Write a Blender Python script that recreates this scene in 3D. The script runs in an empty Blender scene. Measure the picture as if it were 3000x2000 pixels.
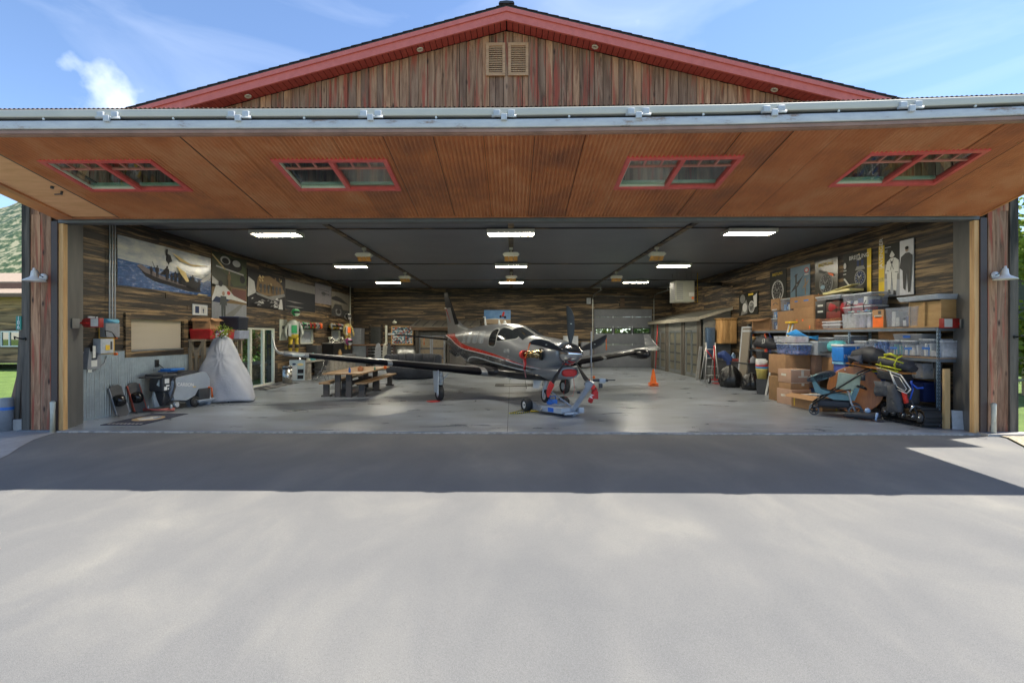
import bpy, bmesh, math, random
from mathutils import Vector, Matrix
random.seed(7)
scene = bpy.context.scene
C = scene.collection
R = math.radians
# ---------------- camera, world, sun, exposure ----------------
FN = 1425.0; HY = 983.4; CH = 1.9; PSI = R(0.9)
cam_d = bpy.data.cameras.new('Camera'); cam = bpy.data.objects.new('Camera', cam_d); C.objects.link(cam)
scene.camera = cam
cam.location = (0, 0, CH); cam.rotation_euler = (R(90), 0, PSI)
cam_d.sensor_width = 36; cam_d.lens = FN / 3000 * 36
cam_d.shift_x = FN * math.tan(PSI) / 3000
cam_d.shift_y = (HY - 1000) / 3000
cam_d.clip_start = 0.1; cam_d.clip_end = 3000
SUNV = Vector((0.53, 0.14, 1.0)).normalized()
SUN_EL = math.asin(SUNV.z); SUN_ROT = math.atan2(SUNV.x, SUNV.y)
world = bpy.data.worlds.new('World'); scene.world = world; world.use_nodes = True
nt = world.node_tree; nt.nodes.clear()
def WN(t): return nt.nodes.new(t)
wo = WN('ShaderNodeOutputWorld'); bg = WN('ShaderNodeBackground'); sky = WN('ShaderNodeTexSky')
sky.sky_type = 'NISHITA'; sky.sun_disc = False; sky.sun_elevation = SUN_EL; sky.sun_rotation = SUN_ROT
sky.altitude = 1900; sky.air_density = 1.0; sky.dust_density = 0.4; sky.ozone_density = 3.0
bg.inputs['Strength'].default_value = 0.115
tc = WN('ShaderNodeTexCoord'); mp = WN('ShaderNodeMapping'); mp.inputs['Scale'].default_value = (1.2, 1.2, 5.0)
mp.inputs['Rotation'].default_value = (0.15, 0.25, 0.3)
n1 = WN('ShaderNodeTexNoise'); n1.inputs['Scale'].default_value = 2.3; n1.inputs['Detail'].default_value = 7; n1.inputs['Distortion'].default_value = 0.6
r1 = WN('ShaderNodeValToRGB'); r1.color_ramp.elements[0].position = 0.5; r1.color_ramp.elements[1].position = 0.85
r1.color_ramp.elements[1].color = (0.2, 0.2, 0.2, 1)
nt.links.new(tc.outputs['Generated'], mp.inputs['Vector']); nt.links.new(mp.outputs[0], n1.inputs['Vector']); nt.links.new(n1.outputs['Fac'], r1.inputs['Fac'])
# one cumulus low on the left, a puff low on the right: noise inside a soft cone of directions
def cone(d, r0, r1_, nscale, lo, hi):
    dn = Vector(d).normalized()
    nz = WN('ShaderNodeTexNoise'); nz.inputs['Scale'].default_value = nscale; nz.inputs['Detail'].default_value = 8
    nt.links.new(tc.outputs['Generated'], nz.inputs['Vector'])
    dist = WN('ShaderNodeVectorMath'); dist.operation = 'DISTANCE'; dist.inputs[1].default_value = dn
    nt.links.new(tc.outputs['Generated'], dist.inputs[0])
    mr = WN('ShaderNodeMapRange'); mr.inputs['From Min'].default_value = r0; mr.inputs['From Max'].default_value = r1_
    mr.inputs['To Min'].default_value = 0.33; mr.inputs['To Max'].default_value = -0.4
    nt.links.new(dist.outputs['Value'], mr.inputs['Value'])
    ad = WN('ShaderNodeMath'); ad.operation = 'ADD'; nt.links.new(nz.outputs['Fac'], ad.inputs[0]); nt.links.new(mr.outputs[0], ad.inputs[1])
    m2 = WN('ShaderNodeMapRange'); m2.inputs['From Min'].default_value = lo; m2.inputs['From Max'].default_value = hi
    nt.links.new(ad.outputs[0], m2.inputs['Value'])
    return m2
def cmax(a, b):
    m = WN('ShaderNodeMath'); m.operation = 'MAXIMUM'; nt.links.new(a, m.inputs[0]); nt.links.new(b, m.inputs[1]); return m.outputs[0]
def pdir(x, y): return (-math.sin(PSI) + (x - 1500) / FN, 1.0, (HY - y) / FN)
c1 = cone(pdir(330, 300), 0.0, 0.12, 15, 0.52, 1.05)
c2 = cone(pdir(1890, 65), 0.0, 0.10, 9, 0.68, 1.6)
c3 = cone(pdir(60, 560), 0.0, 0.4, 6, 0.75, 2.6)
fac = cmax(cmax(r1.outputs['Color'], c1.outputs[0]), cmax(c2.outputs[0], c3.outputs[0]))
mx = WN('ShaderNodeMix'); mx.data_type = 'RGBA'; mx.inputs['B'].default_value = (6.6, 6.9, 7.5, 1)
nt.links.new(fac, mx.inputs['Factor']); nt.links.new(sky.outputs[0], mx.inputs['A'])
nt.links.new(mx.outputs['Result'], bg.inputs['Color']); nt.links.new(bg.outputs[0], wo.inputs['Surface'])
sd = bpy.data.lights.new('Sun', 'SUN'); sd.energy = 4.0; sd.angle = R(0.53); sd.color = (1, 0.955, 0.885)
sun = bpy.data.objects.new('Sun', sd); C.objects.link(sun); sun.location = (20, 8, 40)
sun.rotation_euler = (-SUNV).to_track_quat('-Z', 'Y').to_euler()
scene.view_settings.view_transform = 'Standard'; scene.view_settings.look = 'None'
scene.view_settings.exposure = 1.3; scene.view_settings.gamma = 1.0
scene.render.engine = 'CYCLES'
scene.cycles.max_bounces = 8; scene.cycles.diffuse_bounces = 5; scene.cycles.transparent_max_bounces = 12

# ---------------- picture coordinates of the photograph -> points of the place ----------------
def ray(x, y):
    u = (x - (1500 - FN * math.tan(PSI))) / FN
    d = Vector((-math.sin(PSI), math.cos(PSI), 0)) + u * Vector((math.cos(PSI), math.sin(PSI), 0))
    d.z = (HY - y) / FN
    return d
def atY(x, y, Y): d = ray(x, y); return Vector((0, 0, CH)) + d * (Y / d.y)
def atX(x, y, X): d = ray(x, y); return Vector((0, 0, CH)) + d * (X / d.x)
def atZ(x, y, z=0.0): d = ray(x, y); return Vector((0, 0, CH)) + d * ((z - CH) / d.z)
def G(x, y): return atZ(x, y, 0.0)

# ---------------- materials ----------------
_m = {}
def newmat(name):
    m = bpy.data.materials.new(name); m.use_nodes = True
    return m, m.node_tree, m.node_tree.nodes['Principled BSDF']
def N(t, kind, **kw):
    n = t.nodes.new(kind)
    for k, v in kw.items():
        if k in n.inputs: n.inputs[k].default_value = v
        else: setattr(n, k, v)
    return n
def ramp(t, stops):
    r = t.nodes.new('ShaderNodeValToRGB'); cr = r.color_ramp
    while len(cr.elements) < len(stops): cr.elements.new(0.5)
    for e, (p, c) in zip(cr.elements, stops):
        e.position = p; e.color = (*c, 1) if len(c) == 3 else c
    return r
def L(t, a, b): t.links.new(a, b)
def coords(t, scale=(1, 1, 1), kind='Object', rot=(0, 0, 0)):
    c = t.nodes.new('ShaderNodeTexCoord'); m = t.nodes.new('ShaderNodeMapping'); m.inputs['Scale'].default_value = scale; m.inputs['Rotation'].default_value = rot
    L(t, c.outputs[kind], m.inputs['Vector']); return m.outputs[0]
def mixc(t, f, a, b, mode='MIX'):
    m = t.nodes.new('ShaderNodeMix'); m.data_type = 'RGBA'; m.blend_type = mode
    for s, v in (('Factor', f), ('A', a), ('B', b)):
        if hasattr(v, 'links'): L(t, v, m.inputs[s])
        elif isinstance(v, (int, float)): m.inputs[s].default_value = v
        else: m.inputs[s].default_value = (*v, 1)
    return m.outputs['Result']
def bump(t, bs, h, st=0.3, dist=0.01):
    b = t.nodes.new('ShaderNodeBump'); b.inputs['Strength'].default_value = st; b.inputs['Distance'].default_value = dist
    L(t, h, b.inputs['Height']); L(t, b.outputs[0], bs.inputs['Normal'])
def M(name, col, rough=0.6, metal=0.0, var=0.18, sc=6.0, alpha=1.0, bmp=0.0, spec=0.5, emit=0, coat=0):
    """plain paint / plastic / cloth / metal with slight wear"""
    if name in _m: return _m[name]
    m, t, b = newmat(name)
    n = N(t, 'ShaderNodeTexNoise', Scale=sc, Detail=6.0, Roughness=0.65); L(t, coords(t), n.inputs['Vector'])
    lo = tuple(c * (1 - var) for c in col); hi = tuple(min(1, c * (1 + var)) for c in col)
    r = ramp(t, [(0.3, lo), (0.7, hi)]); L(t, n.outputs['Fac'], r.inputs['Fac']); L(t, r.outputs[0], b.inputs['Base Color'])
    rr = N(t, 'ShaderNodeMapRange'); rr.inputs['To Min'].default_value = max(0, rough - 0.1); rr.inputs['To Max'].default_value = min(1, rough + 0.1)
    L(t, n.outputs['Fac'], rr.inputs['Value']); L(t, rr.outputs[0], b.inputs['Roughness'])
    b.inputs['Metallic'].default_value = metal; b.inputs['Alpha'].default_value = alpha
    b.inputs['Specular IOR Level'].default_value = spec; b.inputs['Coat Weight'].default_value = coat
    if bmp: 
        n2 = N(t, 'ShaderNodeTexNoise', Scale=sc * 5, Detail=4.0); L(t, coords(t), n2.inputs['Vector']); bump(t, b, n2.outputs['Fac'], bmp, 0.01)
    if emit:
        b.inputs['Emission Color'].default_value = (*col, 1); b.inputs['Emission Strength'].default_value = emit
    _m[name] = m; return m
def barnwood(name, axis, cols, red=0.0, scale=1.0):
    """weathered board; grain runs along axis, each board differs by its rnd attribute"""
    if name in _m: return _m[name]
    m, t, b = newmat(name)
    s = [9 * scale] * 3; s[axis] = 0.8 * scale
    at = N(t, 'ShaderNodeAttribute'); at.attribute_name = 'rnd'
    v = coords(t, tuple(s)); add = N(t, 'ShaderNodeVectorMath'); add.operation = 'ADD'
    sc = N(t, 'ShaderNodeVectorMath'); sc.operation = 'SCALE'; sc.inputs['Scale'].default_value = 37.0
    L(t, at.outputs['Vector'], sc.inputs[0]); L(t, v, add.inputs[0]); L(t, sc.outputs[0], add.inputs[1])
    n = N(t, 'ShaderNodeTexNoise', Scale=1.0, Detail=8.0, Roughness=0.7, Distortion=0.8); L(t, add.outputs[0], n.inputs['Vector'])
    r = ramp(t, cols); L(t, n.outputs['Fac'], r.inputs['Fac'])
    col = mixc(t, 0.45, r.outputs[0], (0, 0, 0), 'MIX')
    t.nodes.remove(col.node)
    # board to board tone
    tone = ramp(t, [(0.0, (0.58, 0.54, 0.52)), (0.35, (0.8, 0.74, 0.7)), (0.7, (1.05, 0.93, 0.82)), (1.0, (1.3, 1.08, 0.88))]); L(t, at.outputs['Fac'], tone.inputs['Fac'])
    col = mixc(t, 1.0, r.outputs[0], tone.outputs[0], 'MULTIPLY')
    s2 = [7 * scale] * 3; s2[axis] = 0.55 * scale
    v2 = coords(t, tuple(s2)); n2 = N(t, 'ShaderNodeTexNoise', Scale=1.0, Detail=4.0); L(t, v2, n2.inputs['Vector'])
    r2 = ramp(t, [(0.5, (0, 0, 0)), (0.62, (1, 1, 1))]); L(t, n2.outputs['Fac'], r2.inputs['Fac'])
    col = mixc(t, r2.outputs[0], col, tuple(c * 0.35 for c in cols[0][1])) if red == 0 else col
    if red:
        s3 = [11.0] * 3; s3[axis] = 0.8
        v3 = coords(t, tuple(s3)); n3 = N(t, 'ShaderNodeTexNoise', Scale=1.0, Detail=5.0, Distortion=0.4); L(t, v3, n3.inputs['Vector'])
        r3 = ramp(t, [(0.6 - 0.1 * red, (0, 0, 0)), (0.72 - 0.1 * red, (0.75, 0.75, 0.75))]); L(t, n3.outputs['Fac'], r3.inputs['Fac'])
        col = mixc(t, r3.outputs[0], col, (0.36, 0.06, 0.035))
        kn = N(t, 'ShaderNodeTexVoronoi', Scale=1.0); s4 = [5.0] * 3; s4[axis] = 1.7; L(t, coords(t, tuple(s4)), kn.inputs['Vector'])
        r4 = ramp(t, [(0.05, (1, 1, 1)), (0.15, (0, 0, 0))]); L(t, kn.outputs['Distance'], r4.inputs['Fac'])
        col = mixc(t, r4.outputs[0], col, (0.035, 0.02, 0.015))
    L(t, col, b.inputs['Base Color']); b.inputs['Roughness'].default_value = 0.85
    bump(t, b, n.outputs['Fac'], 0.6, 0.01)
    _m[name] = m; return m
BARN = barnwood('barn_board', 2, [(0.3, (0.07, 0.045, 0.032)), (0.43, (0.23, 0.135, 0.085)), (0.58, (0.4, 0.26, 0.175)), (0.8, (0.57, 0.42, 0.3))], red=0.7)
GREYW = barnwood('grey_board', 2, [(0.3, (0.07, 0.065, 0.055)), (0.55, (0.15, 0.14, 0.12)), (0.8, (0.24, 0.22, 0.19))])
def charmat(name, axis):
    m, t, b = newmat(name)
    at = N(t, 'ShaderNodeAttribute'); at.attribute_name = 'rnd'
    s = [4.0] * 3; s[axis] = 0.65; s[2] = 13.0
    v = coords(t, tuple(s)); add = N(t, 'ShaderNodeVectorMath'); add.operation = 'ADD'
    sc = N(t, 'ShaderNodeVectorMath'); sc.operation = 'SCALE'; sc.inputs['Scale'].default_value = 0.7
    L(t, at.outputs['Vector'], sc.inputs[0]); L(t, v, add.inputs[0]); L(t, sc.outputs[0], add.inputs[1])
    n = N(t, 'ShaderNodeTexNoise', Scale=1.0, Detail=9.0, Roughness=0.72, Distortion=0.5); L(t, add.outputs[0], n.inputs['Vector'])
    sh = N(t, 'ShaderNodeMath'); sh.operation = 'MULTIPLY_ADD'; sh.inputs[1].default_value = 0.13; sh.inputs[2].default_value = -0.085
    L(t, at.outputs['Fac'], sh.inputs[0])
    ad = N(t, 'ShaderNodeMath'); ad.operation = 'ADD'; L(t, n.outputs['Fac'], ad.inputs[0]); L(t, sh.outputs[0], ad.inputs[1])
    r = ramp(t, [(0.42, (0.018, 0.015, 0.013)), (0.49, (0.05, 0.035, 0.022)), (0.57, (0.22, 0.145, 0.07)), (0.74, (0.4, 0.275, 0.14))])
    L(t, ad.outputs[0], r.inputs['Fac']); L(t, r.outputs[0], b.inputs['Base Color']); b.inputs['Roughness'].default_value = 0.6
    bump(t, b, n.outputs['Fac'], 0.7, 0.012); return m
CHARY = charmat('charred_board_side', 1); CHARX = charmat('charred_board_back', 0)
def rustmat():
    m, t, b = newmat('rusted_corrugated_steel')
    v = coords(t, (0.8, 0.8, 0.8)); n = N(t, 'ShaderNodeTexNoise', Scale=1.3, Detail=8.0, Roughness=0.62, Distortion=0.3); L(t, v, n.inputs['Vector'])
    v2 = coords(t, (3, 2.0, 2.0)); n2 = N(t, 'ShaderNodeTexNoise', Scale=1.5, Detail=5.0); L(t, v2, n2.inputs['Vector'])
    at = N(t, 'ShaderNodeAttribute'); at.attribute_name = 'rnd'
    a = N(t, 'ShaderNodeMath'); a.operation = 'MULTIPLY_ADD'; a.inputs[1].default_value = 0.16; L(t, at.outputs['Fac'], a.inputs[0]); L(t, n.outputs['Fac'], a.inputs[2])
    a2 = N(t, 'ShaderNodeMath'); a2.operation = 'MULTIPLY_ADD'; a2.inputs[1].default_value = 0.22; L(t, n2.outputs['Fac'], a2.inputs[0]); L(t, a.outputs[0], a2.inputs[2])
    r = ramp(t, [(0.38, (0.33, 0.14, 0.08)), (0.54, (0.47, 0.19, 0.088)), (0.7, (0.62, 0.25, 0.1)), (0.86, (0.68, 0.33, 0.16))]); L(t, a2.outputs[0], r.inputs['Fac'])
    L(t, r.outputs[0], b.inputs['Base Color']); b.inputs['Roughness'].default_value = 0.55; b.inputs['Metallic'].default_value = 0.25
    return m
RUST = rustmat()
def galv(name, c0, c1):
    m, t, b = newmat(name)
    n = N(t, 'ShaderNodeTexNoise', Scale=3.0, Detail=7.0, Roughness=0.7); L(t, coords(t), n.inputs['Vector'])
    r = ramp(t, [(0.35, c0), (0.65, c1)]); L(t, n.outputs['Fac'], r.inputs['Fac']); L(t, r.outputs[0], b.inputs['Base Color'])
    b.inputs['Metallic'].default_value = 0.85; b.inputs['Roughness'].default_value = 0.3; return m
GALV = galv('galvanised_steel', (0.27, 0.275, 0.27), (0.36, 0.365, 0.355))
def stainedpaint():
    m, t, b = newmat('silver_paint_with_rust_runs')
    n = N(t, 'ShaderNodeTexNoise', Scale=1.4, Detail=9.0, Roughness=0.75); L(t, coords(t, (1, 1, 4)), n.inputs['Vector'])
    r = ramp(t, [(0.36, (0.3, 0.2, 0.14)), (0.44, (0.5, 0.5, 0.5)), (0.7, (0.66, 0.65, 0.61))]); L(t, n.outputs['Fac'], r.inputs['Fac']); L(t, r.outputs[0], b.inputs['Base Color'])
    b.inputs['Roughness'].default_value = 0.5; b.inputs['Metallic'].default_value = 0.1; return m
SILV = stainedpaint()
def concrete():
    m, t, b = newmat('polished_concrete')
    v = coords(t, (0.7, 1.9, 1)); n = N(t, 'ShaderNodeTexNoise', Scale=1.0, Detail=9.0, Roughness=0.6, Distortion=1.0); L(t, v, n.inputs['Vector'])
    r = ramp(t, [(0.28, (0.16, 0.177, 0.2)), (0.45, (0.215, 0.24, 0.275)), (0.6, (0.28, 0.312, 0.355)), (0.8, (0.38, 0.415, 0.46))]); L(t, n.outputs['Fac'], r.inputs['Fac'])
    n2 = N(t, 'ShaderNodeTexNoise', Scale=0.45, Detail=3.0); L(t, coords(t, (1, 1, 1)), n2.inputs['Vector'])
    r2 = ramp(t, [(0.4, (0.82, 0.81, 0.79)), (0.65, (1.1, 1.1, 1.12))]); L(t, n2.outputs['Fac'], r2.inputs['Fac'])
    c = mixc(t, 1.0, r.outputs[0], r2.outputs[0], 'MULTIPLY'); L(t, c, b.inputs['Base Color'])
    rr = N(t, 'ShaderNodeMapRange'); rr.inputs['To Min'].default_value = 0.2; rr.inputs['To Max'].default_value = 0.4; L(t, n.outputs['Fac'], rr.inputs['Value']); L(t, rr.outputs[0], b.inputs['Roughness'])
    b.inputs['Specular IOR Level'].default_value = 0.6
    bump(t, b, n.outputs['Fac'], 0.08, 0.01); return m
CONC = concrete()
def asphalt():
    m, t, b = newmat('dusty_sealed_asphalt')
    v = coords(t, (0.75, 0.42, 1), rot=(0, 0, -0.5)); n = N(t, 'ShaderNodeTexNoise', Scale=1.15, Detail=7.0, Roughness=0.56, Distortion=0.35); L(t, v, n.inputs['Vector'])
    r = ramp(t, [(0.34, (0.142, 0.141, 0.136)), (0.5, (0.162, 0.159, 0.15)), (0.62, (0.19, 0.184, 0.167)), (0.76, (0.245, 0.233, 0.2))]); L(t, n.outputs['Fac'], r.inputs['Fac'])
    g = N(t, 'ShaderNodeTexNoise', Scale=260.0, Detail=2.0); L(t, coords(t), g.inputs['Vector'])
    rg = ramp(t, [(0.3, (0.7, 0.7, 0.7)), (0.7, (1.28, 1.28, 1.28))]); L(t, g.outputs['Fac'], rg.inputs['Fac'])
    g2 = N(t, 'ShaderNodeTexNoise', Scale=70.0, Detail=5.0, Roughness=0.85); L(t, coords(t), g2.inputs['Vector'])
    rg2 = ramp(t, [(0.35, (0.88, 0.88, 0.88)), (0.65, (1.11, 1.11, 1.11))]); L(t, g2.outputs['Fac'], rg2.inputs['Fac'])
    c = mixc(t, 1.0, r.outputs[0], rg.outputs[0], 'MULTIPLY'); c = mixc(t, 1.0, c, rg2.outputs[0], 'MULTIPLY')
    # stray pale pebbles and specks
    vo = N(t, 'ShaderNodeTexVoronoi', Scale=3.0); L(t, coords(t), vo.inputs['Vector'])
    rv = ramp(t, [(0.004, (1, 1, 1)), (0.008, (0, 0, 0))]); L(t, vo.outputs['Distance'], rv.inputs['Fac'])
    c = mixc(t, rv.outputs[0], c, (0.4, 0.38, 0.34))
    L(t, c, b.inputs['Base Color']); b.inputs['Roughness'].default_value = 0.85; b.inputs['Specular IOR Level'].default_value = 0.3
    bump(t, b, g.outputs['Fac'], 0.5, 0.004); return m
ASPH = asphalt()
def grassmat():
    m, t, b = newmat('lawn_grass')
    n = N(t, 'ShaderNodeTexNoise', Scale=1.1, Detail=9.0, Roughness=0.75); L(t, coords(t), n.inputs['Vector'])
    r = ramp(t, [(0.3, (0.07, 0.13, 0.02)), (0.55, (0.16, 0.25, 0.045)), (0.75, (0.27, 0.33, 0.09))]); L(t, n.outputs['Fac'], r.inputs['Fac']); L(t, r.outputs[0], b.inputs['Base Color'])
    b.inputs['Roughness'].default_value = 0.9; n2 = N(t, 'ShaderNodeTexNoise', Scale=60.0, Detail=3.0); L(t, coords(t), n2.inputs['Vector']); bump(t, b, n2.outputs['Fac'], 1.0, 0.05); return m
GRASS = grassmat()
def leafmat(name, a, c):
    m, t, b = newmat(name)
    at = N(t, 'ShaderNodeAttribute'); at.attribute_name = 'rnd'
    r = ramp(t, [(0.0, a), (1.0, c)]); L(t, at.outputs['Fac'], r.inputs['Fac']); L(t, r.outputs[0], b.inputs['Base Color']); b.inputs['Roughness'].default_value = 0.6
    tr = N(t, 'ShaderNodeBsdfTranslucent'); L(t, r.outputs[0], tr.inputs['Color']); ms = N(t, 'ShaderNodeMixShader'); ms.inputs[0].default_value = 0.35
    L(t, b.outputs[0], ms.inputs[1]); L(t, tr.outputs[0], ms.inputs[2]); L(t, ms.outputs[0], t.nodes['Material Output'].inputs['Surface']); return m
LEAF = leafmat('maple_leaf', (0.06, 0.12, 0.015), (0.3, 0.4, 0.05)); LEAFD = leafmat('dark_leaf', (0.03, 0.07, 0.015), (0.13, 0.2, 0.04))
REDLF = leafmat('red_bush_leaf', (0.2, 0.1, 0.04), (0.45, 0.25, 0.12))
def glass(name, tint=(0.9, 1, 0.96), mixf=0.75):
    m, t, b = newmat(name); t.nodes.remove(b)
    tr = N(t, 'ShaderNodeBsdfTransparent'); tr.inputs[0].default_value = (*tint, 1)
    gl = N(t, 'ShaderNodeBsdfGlossy'); gl.inputs['Roughness'].default_value = 0.02
    fr = N(t, 'ShaderNodeFresnel'); fr.inputs['IOR'].default_value = 1.5
    mr = N(t, 'ShaderNodeMapRange'); mr.inputs['To Min'].default_value = 1 - mixf - 0.15 if mixf < 0.85 else 0.02; mr.inputs['To Max'].default_value = 0.9; L(t, fr.outputs[0], mr.inputs['Value'])
    ge = N(t, 'ShaderNodeNewGeometry'); fb = N(t, 'ShaderNodeMath'); fb.operation = 'SUBTRACT'; fb.inputs[0].default_value = 1.0; L(t, ge.outputs['Backfacing'], fb.inputs[1]); mu = N(t, 'ShaderNodeMath'); mu.operation = 'MULTIPLY'; L(t, mr.outputs[0], mu.inputs[0]); L(t, fb.outputs[0], mu.inputs[1]); mr = mu
    ms = N(t, 'ShaderNodeMixShader'); L(t, mr.outputs[0], ms.inputs[0]); L(t, tr.outputs[0], ms.inputs[1]); L(t, gl.outputs[0], ms.inputs[2]); L(t, ms.outputs[0], t.nodes['Material Output'].inputs['Surface']); return m
GLASS = glass('window_glass'); GLASSC = glass('clear_door_glass', (0.92, 0.97, 0.95), 0.9)
def mapmat(name, stops, scale, sc=(1, 1, 1), rough=0.6, detail=5.0, dist=0.0, bmp=0.0):
    if name in _m: return _m[name]
    m, t, b = newmat(name)
    n = N(t, 'ShaderNodeTexNoise', Scale=scale, Detail=detail, Roughness=0.65, Distortion=dist); L(t, coords(t, sc), n.inputs['Vector'])
    r = ramp(t, stops); L(t, n.outputs['Fac'], r.inputs['Fac']); L(t, r.outputs[0], b.inputs['Base Color']); b.inputs['Roughness'].default_value = rough
    if bmp: bump(t, b, n.outputs['Fac'], bmp, 0.02)
    _m[name] = m; return m
# common paints
K = dict(
 black=M('black_paint', (0.015, 0.015, 0.016), 0.35), rubber=M('black_rubber', (0.02, 0.02, 0.021), 0.75, bmp=0.2), dark=M('charcoal_plastic', (0.045, 0.047, 0.052), 0.5),
 grey=M('grey_paint', (0.22, 0.23, 0.25), 0.5), lgrey=M('light_grey_paint', (0.42, 0.45, 0.48), 0.5), white=M('white_paint', (0.72, 0.72, 0.7), 0.5, var=0.08),
 cream=M('cream_enamel', (0.6, 0.6, 0.5), 0.45, var=0.08), red=M('red_plastic', (0.55, 0.03, 0.03), 0.4), flag=M('red_canvas', (0.62, 0.03, 0.025), 0.6, bmp=0.2),
 orange=M('orange_plastic', (0.85, 0.16, 0.02), 0.45), yellow=M('yellow_paint', (0.7, 0.45, 0.03), 0.5), blue=M('blue_plastic', (0.02, 0.12, 0.5), 0.4), navy=M('navy_plastic', (0.02, 0.035, 0.13), 0.45),
 teal=M('teal_plastic', (0.08, 0.4, 0.45), 0.5), chrome=M('polished_metal', (0.6, 0.6, 0.6), 0.2, metal=1.0, var=0.05), paper=M('paper', (0.6, 0.6, 0.55), 0.8, var=0.1),
 green=M('green_paint', (0.04, 0.25, 0.09), 0.5), silver=M('silver_paint', (0.35, 0.36, 0.375), 0.3, metal=0.35, var=0.05), card=M('cardboard', (0.36, 0.2, 0.095), 0.85, var=0.12, bmp=0.1),
 cardp=M('pinkish_cardboard', (0.44, 0.27, 0.18), 0.85, var=0.1), cardd=M('dark_cardboard', (0.25, 0.14, 0.06), 0.85), tape=M('pale_tape', (0.6, 0.57, 0.47), 0.5), btape=M('blue_tape', (0.04, 0.16, 0.5), 0.6),
 dkbrown=M('dark_brown_steel', (0.055, 0.035, 0.032), 0.5), dkgrey=M('dark_grey_sheet', (0.07, 0.072, 0.075), 0.42, metal=0.3), skin=M('skin_tone', (0.35, 0.2, 0.14), 0.6),
 tan=M('tan_wood', (0.5, 0.29, 0.11), 0.6), maroon=M('maroon_paint', (0.16, 0.02, 0.015), 0.5), lime=M('yellow_green_nylon', (0.6, 0.6, 0.03), 0.55), bag=M('black_nylon', (0.03, 0.032, 0.04), 0.6, bmp=0.3))
PLY = mapmat('orange_plywood', [(0.3, (0.66, 0.33, 0.15)), (0.7, (0.82, 0.46, 0.24))], 3, (0.6, 3, 3))
PINE = mapmat('knotty_pine', [(0.3, (0.42, 0.21, 0.07)), (0.55, (0.6, 0.34, 0.13)), (0.8, (0.68, 0.42, 0.18))], 3, (4, 4, 0.5), dist=1.0)
LUMB = mapmat('lumber_trim', [(0.3, (0.5, 0.27, 0.1)), (0.7, (0.72, 0.45, 0.2))], 3, (6, 6, 0.4))
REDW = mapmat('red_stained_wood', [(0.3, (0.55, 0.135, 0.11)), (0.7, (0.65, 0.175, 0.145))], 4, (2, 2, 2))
REDS = mapmat('red_soffit_paint', [(0.3, (0.34, 0.06, 0.05)), (0.7, (0.43, 0.085, 0.07))], 4)

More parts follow.
